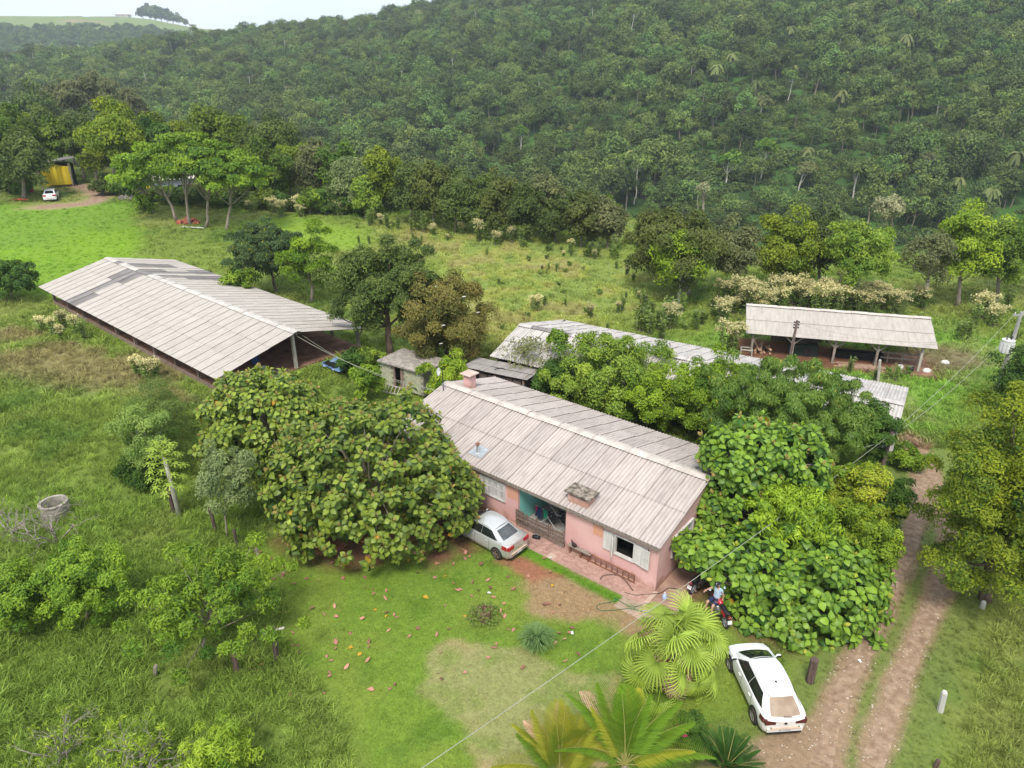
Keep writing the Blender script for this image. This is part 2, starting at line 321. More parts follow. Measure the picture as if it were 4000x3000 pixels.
def gcolor(x, y):
    x = np.asarray(x, float); y = np.asarray(y, float)
    n1 = fbm(x * .35, y * .35, 4); n2 = fbm(x * .09 + 40, y * .09, 4); n3 = fbm(x * 1.3 + 9, y * 1.3, 3); w = (n1 - .5) * 2.2 + (n3 - .5) * .9
    c = np.empty(x.shape + (3,)); c[:] = (.125, .2, .03)
    c = mixc(c, (.155, .205, .045), sstep(.45, .65, n2) * .8); c = mixc(c, (.075, .15, .022), sstep(.52, .7, n1) * .8)
    left = sstep(-6, -9, x - (y - 20) * -.35) * sstep(34, 30, y)
    c = mixc(c, (.115, .2, .028), left); c = mixc(c, (.13, .19, .035), left * sstep(.5, .7, n1) * .7)
    br = sstep(-2, 2, pdist(x, y, Z_BROWN) + w * 2); c = mixc(c, (.165, .165, .06), br * sstep(.35, .6, n1) * .9)
    wd = sstep(-3, 3, pdist(x, y, Z_WEED) + w * 3); c = mixc(c, (.2, .265, .05), wd); c = mixc(c, (.19, .19, .07), wd * sstep(.5, .66, n1) * .6); c = mixc(c, (.115, .2, .04), wd * sstep(.52, .4, n1) * .6)
    gr = sstep(-2, 2, pdist(x, y, Z_GREEN) + w * 2); c = mixc(c, (.12, .25, .03), gr); c = mixc(c, (.15, .23, .05), gr * sstep(.5, .7, n1))
    c = mixc(c, (.15, .135, .07), sstep(-1, .8, pdist(x, y, Z_TRK2) + w) * .8)
    f = sstep(-1, 1, pdist(x, y, Z_FIELD) + w); c = mixc(c, (.135, .27, .018), f); c = mixc(c, (.115, .235, .022), f * sstep(.45, .65, n2))
    f = sstep(-2, 2, pdist(x, y, Z_FIELD2) + w); c = mixc(c, (.15, .27, .025), f)
    la = sstep(-.6, .6, pdist(x, y, Z_LAWN) + w * .8); c = mixc(c, (.125, .225, .026), la); c = mixc(c, (.085, .175, .018), la * sstep(.5, .62, n3) * .7); c = mixc(c, (.16, .24, .035), la * sstep(.5, .68, n1) * .6)
    d = pdist(x, y, Z_DRY) + w * .55; k = sstep(-.15, .15, d); c = mixc(c, (.21, .25, .085), k * .9); c = mixc(c, (.29, .26, .115), k * sstep(1.0, .1, d) * sstep(.4, .6, n1) * .85); c = mixc(c, (.12, .21, .03), k * sstep(.5, .62, n3) * .5)
    d = pdist(x, y, Z_DRY2) + w * .9; k = sstep(-.4, .4, d); c = mixc(c, (.2, .225, .07), k * .85); c = mixc(c, (.27, .2, .11), k * sstep(.52, .66, n1) * .7)
    c = c * np.array([1.2, 1.0, 1.2])
    c = mixc(c, (.27, .12, .068), sstep(-.25, .2, pdist(x, y, Z_DIRT) + w * .4))
    k = sstep(-.9, .9, pdist(x, y, Z_SOIL) + w * .8); c = mixc(c, (.11, .12, .03), k * .7); c = mixc(c, (.17, .085, .05), k * sstep(.46, .58, n1))  # brown soil and thin grass under the large leaved trees
    k = sstep(-.7, .7, pdist(x, y, Z_SOIL2) + w * .6); c = mixc(c, (.15, .085, .05), k * sstep(.4, .55, n1) * .9)
    lx, ly = local(HA, HC, x, y); k = sstep(.25, -.05, np.abs(ly + 1.45) - .2 + w * .1) * (lx > -6.4) * (lx < 0); c = mixc(c, (.09, .2, .012), k)
    d = np.maximum(np.maximum(-16.6 - lx, lx - 1.5), np.maximum(-.2 - ly, ly - 10.2)); c = mixc(c, (.2, .105, .065), sstep(.7, -.3, d + w * .3))
    # bare wheel tracks of the drive
    dt = np.minimum(ldist(x, y, TRK_A), ldist(x, y, TRK_B)); dt = np.minimum(dt, np.maximum(-pdist(x, y, PAD) + .55, 0)); k = sstep(.72, .3, dt + w * .25)
    mid = sstep(1.9, 1.2, dt + w * .3); c = mixc(c, (.135, .17, .045), mid * .7); c = mixc(c, (.27, .185, .115), k)
    k = sstep(1.8, 1.2, ldist(x, y, FTRK) + w * .3); c = mixc(c, (.32, .24, .14), k)
    lx, ly = local(OA, OCn, x, y); d = np.maximum(np.maximum(-13.2 - lx, lx - .3), np.maximum(-.6 - ly, ly - 3.6)); c = mixc(c, (.16, .075, .045), sstep(.8, -.2, d + w * .4))
    rr = sstep(-.3, .5, w - .75) * sstep(14.5, 15, x) * sstep(32, 28, y); c = mixc(c, (.27, .2, .11), rr * .7)
    return c
def hcolor(x, y):                                                  # valley and far hillside soil, vines and pasture
    r = np.hypot(x, y); n1 = fbm(x * .02, y * .02, 4); n2 = fbm(x * .07, y * .07, 3)
    c = np.empty(np.shape(x) + (3,)); c[:] = (.04, .085, .018); c = mixc(c, (.055, .12, .022), sstep(.4, .6, n2)); c = mixc(c, (.028, .055, .014), sstep(.55, .7, n1))
    k = sstep(1270, 1310, r + 90 * (n1 - .5)); c = mixc(c, (.16, .21, .06), k); c = mixc(c, (.3, .2, .13), k * sstep(.62, .68, n1))
    az = x / np.maximum(y, 1); c = mixc(c, (.17, .22, .05), sstep(.03, .015, abs(az + .57 + (n1 - .5) * .1)) * sstep(40, 20, abs(r - 1130)))
    return c
def fpoint(x, y): return np.stack([x, y, ground(x, y)], -1)
def colattr(me, c):
    a = me.attributes.new('gcol', 'FLOAT_COLOR', 'POINT'); a.data.foreach_set('color', np.concatenate([c, np.ones((len(c), 1))], 1).astype(np.float32).ravel())
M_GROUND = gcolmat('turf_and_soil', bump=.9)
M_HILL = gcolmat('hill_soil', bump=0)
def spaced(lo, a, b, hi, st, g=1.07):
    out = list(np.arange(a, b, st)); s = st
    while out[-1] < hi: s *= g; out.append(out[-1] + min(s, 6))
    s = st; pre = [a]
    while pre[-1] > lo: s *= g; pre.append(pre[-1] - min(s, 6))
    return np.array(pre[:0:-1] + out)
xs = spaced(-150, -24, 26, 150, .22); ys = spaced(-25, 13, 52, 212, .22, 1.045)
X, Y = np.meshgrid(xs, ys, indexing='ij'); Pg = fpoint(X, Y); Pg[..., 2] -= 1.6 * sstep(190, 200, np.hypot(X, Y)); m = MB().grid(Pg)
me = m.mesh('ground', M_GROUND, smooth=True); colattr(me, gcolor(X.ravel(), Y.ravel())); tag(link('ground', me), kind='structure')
rs = np.concatenate([np.arange(190, 700, 9), np.geomspace(700, 1500, 46), np.geomspace(1530, 5000, 9)]); azs = np.linspace(-1.25, 1.25, 230)
RR, AA = np.meshgrid(rs, azs, indexing='ij'); th_ = np.arctan(AA); X, Y = RR * np.sin(th_), RR * np.cos(th_)
Pt = fpoint(X, Y)
me = MB().grid(Pt, flip=True).mesh('hillside', M_HILL, smooth=True); colattr(me, hcolor(X.ravel(), Y.ravel())); tag(link('hillside', me), kind='structure')

# ------------------------------------------------------------------ air: thin even haze, sky outside it
mh = bpy.data.materials.new('haze_air'); mh.use_nodes = True; mh.node_tree.nodes.clear()
ho = mh.node_tree.nodes.new('ShaderNodeOutputMaterial'); hv = mh.node_tree.nodes.new('ShaderNodeVolumePrincipled')
hv.inputs['Color'].default_value = (.80, .89, 1.0, 1); hv.inputs['Density'].default_value = .00026; hv.inputs['Anisotropy'].default_value = .2
mh.node_tree.links.new(hv.outputs[0], ho.inputs['Volume'])
hz = tag(MB().box((0, 800, 52), (3400, 1800, 214)).build('haze', mh), kind='stuff')
# ------------------------------------------------------------------ foliage
def unit(a): return a / (np.linalg.norm(a, axis=-1, keepdims=True) + 1e-9)
def sphere(n): return unit(rng.normal(size=(n, 3)))
def leaf_cloud(mb, pos, dirs, L, Wd, tint, mat_=0, fold=.18, roll=.7, up=None):
    """many folded leaf blades (base, two sides, tip)"""
    n = len(pos); L = np.broadcast_to(L, n)[:, None]; Wd = np.broadcast_to(Wd, n)[:, None]
    a = unit(dirs)
    if up is None: up = unit(np.array([0, 0, 1.]) + rng.normal(size=(n, 3)) * roll)
    s = unit(np.cross(a, up)); q = np.cross(s, a)
    v = np.stack([pos, pos + a * L * .45 + s * Wd * .5 + q * L * fold * .5, pos + a * L - q * L * fold * .6, pos + a * L * .45 - s * Wd * .5 + q * L * fold * .5], 1)
    f = np.arange(n * 4).reshape(n, 4)
    mb.add(v.reshape(-1, 3), f, mat_, np.repeat(tint, 4)); return mb
def crown(mb, c, r, npuff=40, nleaf=60, L=.3, asp=.5, puff=.34, shell=(.55, .95), zmin=-.55, droop=.25, flat=1.0, accent=0., spread=.6, mat_=0, inner=.15, jit=.22):
    """crown of leaf clumps over an uneven ellipsoid; returns clump centres"""
    c = np.array(c, float); r = np.array(r, float)
    d = sphere(npuff * 3); d = d[d[:, 2] > zmin][:npuff]; npuff = len(d)
    rad = rng.uniform(*shell, npuff) * (1 + jit * np.clip(rng.normal(size=npuff), -1.2, 1.2))
    pc = c + d * r * rad[:, None]
    pr = puff * r.mean() * rng.uniform(.65, 1.25, npuff)
    lf = sphere(npuff * nleaf).reshape(npuff, nleaf, 3); lf[..., 2] = np.where(lf[..., 2] < -.45, -lf[..., 2], lf[..., 2])
    pos = pc[:, None] + lf * pr[:, None, None] * rng.uniform(.45, 1.05, (npuff, nleaf, 1)) * np.array([1, 1, flat])
    out = unit(lf + d[:, None] * .45); up = unit(out * .9 + np.array([0, 0, .45]) + rng.normal(size=lf.shape) * .4)
    dirs = unit(np.cross(out, rng.normal(size=lf.shape))) + out * .35 + rng.normal(size=lf.shape) * spread * .3; dirs[..., 2] -= droop
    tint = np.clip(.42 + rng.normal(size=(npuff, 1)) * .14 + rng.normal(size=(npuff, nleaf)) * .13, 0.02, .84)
    if accent: tint = np.where(rng.random((npuff, nleaf)) < accent, .97, tint)
    sz = L * rng.uniform(.7, 1.25, (npuff, nleaf))
    leaf_cloud(mb, pos.reshape(-1, 3), dirs.reshape(-1, 3), sz.ravel(), sz.ravel() * asp, tint.ravel(), mat_, up=up.reshape(-1, 3))
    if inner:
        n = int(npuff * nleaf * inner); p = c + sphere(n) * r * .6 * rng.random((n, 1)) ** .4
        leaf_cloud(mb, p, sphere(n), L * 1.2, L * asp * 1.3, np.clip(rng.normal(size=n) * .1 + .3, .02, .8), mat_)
    return pc
def limbs(mb, base, top, r0, targets, k=7, mat_=0, bend=.06, seg=6, rtop=.45):
    base = np.array(base, float); top = np.array(top, float); H_ = np.linalg.norm(top - base)
    t = np.linspace(0, 1, seg + 1); off = np.cumsum(rng.normal(size=(seg + 1, 3)) * bend * H_ / seg * 1.2, 0); off[0] = 0; off[:, 2] *= .2
    pts = base + (top - base) * t[:, None] + off; rr = r0 * (1 - (1 - rtop) * t); rr[0] *= 1.35
    mb.tube(pts, rr, 8, mat_)
    for q in targets[:k]:
        i = rng.integers(max(1, seg // 2), seg + 1); p = pts[i]; m_ = p * .5 + q * .5 + rng.normal(size=3) * .06 * H_ - np.array([0, 0, .04 * H_])
        ts = np.linspace(0, 1, 6)[:, None]; cur = p * (1 - ts) ** 2 + m_ * 2 * ts * (1 - ts) + q * ts ** 2
        mb.tube(cur, np.linspace(rr[i] * .55, rr[i] * .12, 6), 5, mat_)
    return pts[-1]

B_GREY = mat('bark_grey', (.20, .16, .125), (.32, .27, .21), .95, scale=4, stretch=(2, 2, .4), bump=.5)
B_BROWN = mat('bark_brown', (.10, .07, .05), (.19, .14, .1), .95, scale=4, stretch=(2, 2, .4), bump=.5)
B_PALE = mat('bark_pale', (.42, .39, .33), (.58, .54, .47), .9, scale=2, stretch=(1, 1, .3))
L_HILL = leafmat('hill_leaf', (.025, .058, .016), (.10, .165, .04), rnd=.5, ns=.02, nv=.25, hue=.022, trans=.15)
L_HILLP = leafmat('hill_palm_leaf', (.06, .1, .03), (.11, .15, .05), rnd=.3, ns=.02, nv=.2)
L_PALE = leafmat('pale_leaf', (.16, .2, .12), (.26, .3, .2), rnd=.15)
L_MID = leafmat('mid_leaf', (.04, .095, .014), (.115, .195, .024), rnd=.25, ns=.15, hue=.012)
L_DARK = leafmat('dark_olive_leaf', (.035, .068, .018), (.08, .125, .03), rnd=.2, ns=.15)
L_GREY = leafmat('grey_green_leaf', (.07, .1, .045), (.13, .16, .07), rnd=.15, ns=.15)
L_YEL = leafmat('yellow_green_leaf', (.07, .13, .012), (.165, .235, .022), rnd=.15, ns=.2)
L_OLIVE = leafmat('olive_brown_leaf', (.045, .075, .018), (.085, .115, .03), rnd=.1, ns=.25)
L_LIME = leafmat('lime_leaf', (.055, .13, .012), (.2, .31, .03), accent=(.32, .33, .02), rnd=.1, ns=.5)

# ---- forest on the hillside: prototypes are trees standing in it
def forest_mesh(name, kind):
    mb = MB()
    if kind == 'palm':
        mb.tube([(0, 0, 0), (.1, 0, 3), (.05, .1, 6.6)], [.16, .12, .11], 6, 1)
        for k in range(13):
            a = k * 2.4; e = rng.uniform(-.1, 1.0); pts = []
            for t in np.linspace(0, 1, 6): pts.append((math.cos(a) * 2.3 * t, math.sin(a) * 2.3 * t, 6.6 + e * 2 * t - 2.6 * t * t))
            pts = np.array(pts); s = np.array([-math.sin(a), math.cos(a), 0]) * .4
            mb.grid(np.stack([pts - s - [0, 0, .3], pts, pts + s - [0, 0, .3]], 1), 0, tint=rng.uniform(.2, .8))
        return mb.mesh(name, [L_HILLP, B_GREY], tint=True)
    h, r, np_, nl, L = dict(round=((5.8, (2.9, 2.9, 2.6), 34, 30, .55)), tall=((7.0, (2.4, 2.4, 3.4), 32, 28, .55)), wide=((6.2, (4.2, 4.2, 2.2), 44, 30, .55)), lump=((4.8, (3.2, 2.7, 3.0), 34, 30, .55)), vine=((4.6, (2.1, 2.1, 4.4), 32, 28, .5)), low=((.7, (2.3, 2.3, 1.1), 18, 26, .5)), sparse=((9.5, (2.4, 2.4, 1.6), 15, 22, .55)))[kind]
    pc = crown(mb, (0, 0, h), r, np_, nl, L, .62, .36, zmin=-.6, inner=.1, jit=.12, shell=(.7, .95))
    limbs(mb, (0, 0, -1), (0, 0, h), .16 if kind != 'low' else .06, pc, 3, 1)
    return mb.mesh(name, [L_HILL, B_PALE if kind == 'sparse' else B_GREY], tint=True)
F_KINDS = ['round', 'tall', 'wide', 'lump', 'vine', 'low', 'sparse', 'palm', 'round', 'lump']
def scatter(name, pts, scl, rotz, idx, protos, cols=None, tilt=.1):
    me = bpy.data.meshes.new(name); n = len(pts); me.vertices.add(n); me.vertices.foreach_set('co', pts.astype(np.float32).ravel())
    me.attributes.new('scl', 'FLOAT', 'POINT').data.foreach_set('value', scl.astype(np.float32))
    rot = np.stack([rng.normal(size=n) * tilt, rng.normal(size=n) * tilt, rotz], 1)
    me.attributes.new('rot', 'FLOAT_VECTOR', 'POINT').data.foreach_set('vector', rot.astype(np.float32).ravel())
    me.attributes.new('idx', 'INT', 'POINT').data.foreach_set('value', idx.astype(np.int32))
    if cols is not None: colattr(me, cols)
    o = link(name, me); tag(o, kind='stuff')
    g = bpy.data.node_groups.new(name, 'GeometryNodeTree'); g.interface.new_socket('Geometry', in_out='INPUT', socket_type='NodeSocketGeometry'); g.interface.new_socket('Geometry', in_out='OUTPUT', socket_type='NodeSocketGeometry')
    N, L = g.nodes, g.links; gi = N.new('NodeGroupInput'); go = N.new('NodeGroupOutput'); ip = N.new('GeometryNodeInstanceOnPoints'); jn = N.new('GeometryNodeJoinGeometry')
    for p in protos[::-1]:                                            # join lists its inputs last link first
        oi = N.new('GeometryNodeObjectInfo'); oi.inputs['Object'].default_value = p; oi.inputs['As Instance'].default_value = True; oi.transform_space = 'ORIGINAL'
        L.new(oi.outputs['Geometry'], jn.inputs[0])
    def at(nm, ty):
        a = N.new('GeometryNodeInputNamedAttribute'); a.data_type = ty; a.inputs['Name'].default_value = nm; return a.outputs['Attribute']
    e = N.new('FunctionNodeEulerToRotation'); L.new(at('rot', 'FLOAT_VECTOR'), e.inputs[0])
    L.new(gi.outputs[0], ip.inputs['Points']); L.new(jn.outputs[0], ip.inputs['Instance']); ip.inputs['Pick Instance'].default_value = True
    L.new(at('idx', 'INT'), ip.inputs['Instance Index']); L.new(e.outputs[0], ip.inputs['Rotation']); L.new(at('scl', 'FLOAT'), ip.inputs['Scale']); L.new(ip.outputs[0], go.inputs[0])
    md = o.modifiers.new('scatter', 'NODES'); md.node_group = g; return o
protos = []
for i, k in enumerate(F_KINDS):
    me = forest_mesh('forest_tree', k); y = 240 + i * 8; x = -60 + i * 22.
    o = link('forest_tree', me, loc=(x, y, gz(x, y) - .3)); tag(o, kind='stuff'); protos.append(o)
# nearer slope
n = 23000; r = np.sqrt(rng.uniform(208 ** 2, 655 ** 2, n)); az = rng.uniform(-.8, .8, n); x = r * np.sin(az); y = r * np.cos(az)
open_ = fbm(x * .03, y * .03, 3); keep = rng.random(n) < np.where(r < 330, np.where(open_ > .56, .9, .7), .7)
x, y, r, open_ = x[keep], y[keep], r[keep], open_[keep]; n = len(x); z = ground(x, y)
prob = np.array([.19, .05, .17, .18, .08, .06, .02, .035, .13, .12]); prob /= prob.sum()
idx = rng.choice(10, n, p=prob); idx = np.where((open_ > .56) & (r < 330) & (rng.random(n) < .88), 5, idx)
F_PTS = (x, y, z, idx)
near = np.argsort(r + rng.random(n) * 30)
az_ = abs(x / y) < .74; cand = [i for i in near if az_[i] and idx[i] != 5][:170]
mask = np.ones(n, bool); mask[cand] = False
scl = np.clip(.62 + .95 * rng.random(n) ** 1.8 + (rng.random(n) < .05) * .35, .5, 1.8) * (1 + .25 * (fbm(x * .02 + 7, y * .02, 2) - .5))
scatter('forest', np.stack([x, y, z - .3], 1)[mask], scl[mask], rng.uniform(0, 6.28, mask.sum()), idx[mask], protos, tilt=.05)
# vines and low scrub in the clearings
n = 9000; rv = np.sqrt(rng.uniform(205 ** 2, 345 ** 2, n)); av = rng.uniform(-.8, .8, n); xv = rv * np.sin(av); yv = rv * np.cos(av); k = fbm(xv * .03, yv * .03, 3) > .5
scatter('vine_scrub', np.stack([xv, yv, ground(xv, yv) - .5], 1)[k], rng.uniform(.35, .95, n)[k], rng.uniform(0, 6.28, n)[k], np.full(k.sum(), 5), protos, tilt=.15)
# far ridge
n = 8000; r = np.sqrt(rng.uniform(700 ** 2, 1275 ** 2, n)); az = rng.uniform(-.8, .1, n); x = r * np.sin(az); y = r * np.cos(az)
keep = ~((abs(x / y + .57) < .025) & (abs(r - 1130) < 28)); x, y, r = x[keep], y[keep], r[keep]
scatter('distant_forest', np.stack([x, y, ground(x, y) - .5], 1), rng.uniform(.7, 1.4, len(x)), rng.uniform(0, 6.28, len(x)), rng.choice([0, 2, 3, 5, 8, 9], len(x)), protos, tilt=.05)
# trees low on the slope that can be told apart: crown and trunk of their own
hill_src = {}
names = {0: ('round green forest tree at the foot of the wooded hillside', 'forest_tree'), 1: ('tall narrow forest tree at the foot of the wooded hillside', 'forest_tree'), 2: ('broad spreading forest tree at the foot of the wooded hillside', 'forest_tree'),
         3: ('lumpy vine covered forest tree at the foot of the wooded hillside', 'forest_tree'), 4: ('slender column of vine over a tree at the hillside foot', 'forest_tree'), 6: ('thin tree with bare pale trunk and small crown at the hillside foot', 'pale_trunk_tree'), 7: ('feathery wild palm standing in the hillside forest', 'wild_palm')}
def hill_proto(k):
    kk = F_KINDS[k]; root = thing(names[k][1], names[k][0], 'palm' if k == 7 else 'tree', (0, 0, 0), 0, 'trees at the foot of the wooded hillside'); c = MB(); t = MB()
    if k == 7:
        t.tube([(0, 0, -.5), (.1, 0, 3), (.05, .1, 6.6)], [.16, .12, .11], 7)
        for q in range(16):
            a = q * 2.4; e = rng.uniform(-.1, 1.1); T_ = np.linspace(0, 1, 7); pts = np.stack([math.cos(a) * 2.4 * T_, math.sin(a) * 2.4 * T_, 6.6 + e * 2 * T_ - 2.7 * T_ ** 2], 1); s = np.array([-math.sin(a), math.cos(a), 0]) * .42
            c.grid(np.stack([pts - s - [0, 0, .35], pts, pts + s - [0, 0, .35]], 1), 0, tint=rng.uniform(.2, .8))
        t.build('trunk', B_GREY, root); c.build('crown', L_HILLP, root, tint=True); return root
    h, r = {'round': (5.8, (2.9, 2.9, 2.6)), 'tall': (7, (2.4, 2.4, 3.4)), 'wide': (6.2, (4.2, 4.2, 2.2)), 'lump': (4.8, (3.2, 2.7, 3)), 'vine': (4.6, (2.1, 2.1, 4.4)), 'sparse': (9.5, (2.4, 2.4, 1.6))}[kk]
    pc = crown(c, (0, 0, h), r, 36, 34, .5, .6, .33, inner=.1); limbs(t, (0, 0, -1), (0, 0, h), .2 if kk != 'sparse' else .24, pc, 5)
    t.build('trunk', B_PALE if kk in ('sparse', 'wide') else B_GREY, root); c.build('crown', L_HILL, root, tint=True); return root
for i in cand:
    k = {8: 0, 9: 3}.get(int(F_PTS[3][i]), int(F_PTS[3][i]))
    if k not in hill_src: hill_src[k] = hill_proto(k); o = hill_src[k]
    else: o = copy_tree(hill_src[k])
    s = scl[i]; o.location = (F_PTS[0][i], F_PTS[1][i], F_PTS[2][i] - .3); o.rotation_euler = (0, 0, rng.uniform(0, 6.28)); o.scale = (s, s, s * rng.uniform(.9, 1.15))

# ---- grass
M_GRASS = gcolmat('grass_blade', inst=True, rough=.6, trans=.3)
def tuft(name, n, rad, h, w, lean):
    mb = MB(); a = rng.uniform(0, 6.28, n); rr = rad * np.sqrt(rng.random(n)); p = np.stack([rr * np.cos(a), rr * np.sin(a), np.zeros(n) - .02], 1)
    d = np.stack([np.cos(a) * lean, np.sin(a) * lean, np.ones(n)], 1) + rng.normal(size=(n, 3)) * .3; d[:, 2] = abs(d[:, 2]) + .25
    d = unit(d); hh = h * rng.uniform(.55, 1.2, n)[:, None]; s = unit(np.cross(d, sphere(n))) * w / 2; b = unit(d + np.stack([np.cos(a), np.sin(a), np.full(n, -.5)], 1) * .8)
    v = np.stack([p - s, p + s, p + d * hh * .6 + s * .8, p + d * hh * .6 - s * .8, p + d * hh * .6 + b * hh * .5], 1); base = np.arange(n)[:, None] * 5
    mb.add(v.reshape(-1, 3), base + np.array([0, 1, 2, 3]), 0); mb.f.append((base + np.array([3, 2, 4]), 0))
    return mb.mesh(name, M_GRASS)
def nobuild(x, y, marg=.25):
    ok = np.ones(x.shape, bool)
    lx, ly = local(HA, HC, x, y); ok &= ~((lx > -16.3) & (lx < 1.3) & (ly > -1.12) & (ly < 9.3))
    lx, ly = local(SA, SCn, x, y); ok &= ~((lx > -30) & (lx < -.2) & (ly > .2) & (ly < 12))
    lx, ly = local(BA, BCn, x, y); ok &= ~((lx > -24.5) & (lx < -.3) & (ly > 0) & (ly < 10))
    lx, ly = local(OA, OCn, x, y); ok &= ~((lx > -13.2) & (lx < .4) & (ly > -.6) & (ly < 3.8))
    return ok
def trackd(x, y): return np.minimum(np.minimum(ldist(x, y, TRK_A), ldist(x, y, TRK_B)), np.maximum(-pdist(x, y, PAD) + .45, 0))
def cover(name, x, y, scl, protos, dark=(.85, 1.15), tint=(1, 1, 1)):
    c = gcolor(x, y) * np.array(tint) * 1.65 * rng.uniform(*dark, (len(x), 1)); n = len(x)
    return scatter(name, np.stack([x, y, ground(x, y)], 1), scl, rng.uniform(0, 6.28, n), rng.integers(0, len(protos), n), protos, c, .12)
def protoset(kind, specs, spots):
    out = []
    for sp, (px, py) in zip(specs, spots):
        o = link(kind, tuft(kind, *sp), loc=(px, py, gz(px, py))); tag(o, kind='stuff'); out.append(o)
    return out
short_p = protoset('lawn_tuft', [(16, .11, .06, .011, .6), (14, .13, .075, .012, .7), (16, .1, .05, .011, .9)], [(-30, 10), (-31, 10), (-32, 10)])
tall_p = protoset('grass_tuft', [(16, .16, .42, .026, .5), (14, .2, .34, .03, .8), (18, .14, .5, .022, .4)], [(-30, 9), (-31, 9), (-32, 9)])
far_p = protoset('meadow_tuft', [(14, .3, .42, .05, .7), (12, .4, .34, .06, .9), (14, .25, .55, .045, .5)], [(-34, 9), (-35, 9), (-36, 9)])
n = 150000; x = rng.uniform(-13, 17, n); y = rng.uniform(13.5, 30, n)
la = pdist(x, y, Z_LAWN); tr = trackd(x, y) + .3 * (fbm(x * 2, y * 2, 2) - .5); dry = pdist(x, y, Z_DRY); di = np.maximum(pdist(x, y, Z_DIRT), pdist(x, y, Z_SOIL) - .9 + 2.2 * (fbm(x * .8, y * .8, 2) - .4))
k = (la > -.2) & (tr > .4) & nobuild(x, y) & (di < -.05) & (rng.random(n) < np.where(dry > .1, .45, .8)) & (abs(x) < .74 * depth(y, 0) + 1)
cover('lawn_grass', x[k], y[k], rng.uniform(.7, 1.2, k.sum()), short_p, (.65, 1.35))
n = 190000; x = rng.uniform(-34, 34, n); y = 13.5 + 27 * rng.random(n) ** 1.15
la = pdist(x, y, Z_LAWN) + .5 * (fbm(x * 1.2, y * 1.2, 2) - .5); tr = trackd(x, y)
sh = np.maximum(pdist(x, y, Z_SOIL), pdist(x, y, Z_SOIL2))
p_ = np.where(y < 27, .36, .24) * np.where(abs(ldist(x, y, TRK_A)) < 1.9, .55, 1) * np.maximum(.45, sstep(.3, .62, fbm(x * .6, y * .6, 3) + .2))
k = (la < -.25) & (tr > .42) & nobuild(x, y) & (sh < 0) & (abs(x) < .74 * depth(y, 0) + 1.5) & (rng.random(n) < p_)
sc_ = (.55 + .9 * fbm(x * .4 + 3, y * .4, 3)) * rng.uniform(.6, 1.15, n) * np.where((x > 6) & (tr < 2.2), .45, 1) * np.where(x > 6, .8, 1)
cover('tall_grass', x[k], y[k], sc_[k], tall_p, (.6, 1.4))
n = 60000; y = 36 + 80 * rng.random(n) ** 1.4; x = rng.uniform(-.75, .75, n) * depth(y, 0)
inf = np.maximum(pdist(x, y, Z_FIELD), pdist(x, y, Z_FIELD2)); d = y - np.interp(x, _cx, _cyv)
k = nobuild(x, y) & (rng.random(n) < .75) & (d < 14) & (ldist(x, y, FTRK) > 2)
cover('meadow_grass', x[k], y[k], np.where(inf > 0, .5, (.4 + .9 * fbm(x * .3, y * .3, 3)) * 1.0)[k] * rng.uniform(.6, 1.2, k.sum()), far_p, (.65, 1.35))
# ------------------------------------------------------------------ buildings
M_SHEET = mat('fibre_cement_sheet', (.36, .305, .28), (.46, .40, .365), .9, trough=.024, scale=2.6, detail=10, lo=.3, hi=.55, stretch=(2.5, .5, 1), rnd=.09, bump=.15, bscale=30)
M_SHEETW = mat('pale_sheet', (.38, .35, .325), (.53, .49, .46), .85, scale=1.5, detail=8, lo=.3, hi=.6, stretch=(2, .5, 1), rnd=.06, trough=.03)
M_SHEETD = mat('dark_sheet', (.16, .145, .14), (.24, .22, .21), .9, scale=1.6, detail=9, stretch=(2.5, .5, 1), rnd=.1)
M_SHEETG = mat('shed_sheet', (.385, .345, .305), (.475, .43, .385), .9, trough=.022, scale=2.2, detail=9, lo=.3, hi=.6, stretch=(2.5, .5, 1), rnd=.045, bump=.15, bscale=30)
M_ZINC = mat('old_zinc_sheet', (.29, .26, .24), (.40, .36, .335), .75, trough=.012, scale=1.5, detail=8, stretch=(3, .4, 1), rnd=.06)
M_RIDGE = mat('ridge_cap', (.40, .35, .31), (.54, .48, .43), .9, scale=2.5, detail=8, lo=.28, hi=.6, rnd=.06)
M_PINK = mat('pink_plaster', (.62, .35, .33), (.70, .44, .41), .85, splash=(.36, .2, .14), scale=.7, detail=6, lo=.3, hi=.7, bump=.1, bscale=12)
M_ORANGE = mat('orange_faded_plaster', (.60, .30, .19), (.64, .34, .24), .85, scale=.9)
M_TURQ = mat('turquoise_plaster', (.20, .55, .47), (.27, .62, .53), .8, scale=1)
M_WHITE = mat('white_paint', (.52, .50, .475), (.66, .64, .61), .6, scale=3, stretch=(1, 1, .4))
M_SHUT = mat('old_white_shutter', (.42, .40, .385), (.56, .54, .52), .7, scale=6, stretch=(1, 1, .2))
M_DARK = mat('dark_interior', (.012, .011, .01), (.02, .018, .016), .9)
M_TILE = mat('terracotta_tile', (.33, .19, .15), (.43, .27, .22), .75, scale=5, rnd=.1)
M_GROUT = mat('tile_grout', (.44, .30, .24), (.5, .36, .29), .9)
M_GTILE = mat('grey_floor_tile', (.34, .30, .28), (.42, .38, .355), .55, scale=3, rnd=.05)
M_PLANK = mat('grey_brown_plank', (.12, .085, .07), (.28, .205, .165), .9, scale=5, stretch=(4, 4, .5), rnd=.25, bump=.3)
M_PLANKD = mat('dark_plank', (.085, .06, .055), (.17, .125, .11), .9, scale=5, stretch=(4, 4, .5), rnd=.25, bump=.3)
M_TIMBER = mat('weathered_timber', (.17, .14, .115), (.33, .285, .24), .9, scale=5, stretch=(4, 4, .5), rnd=.15, bump=.3)
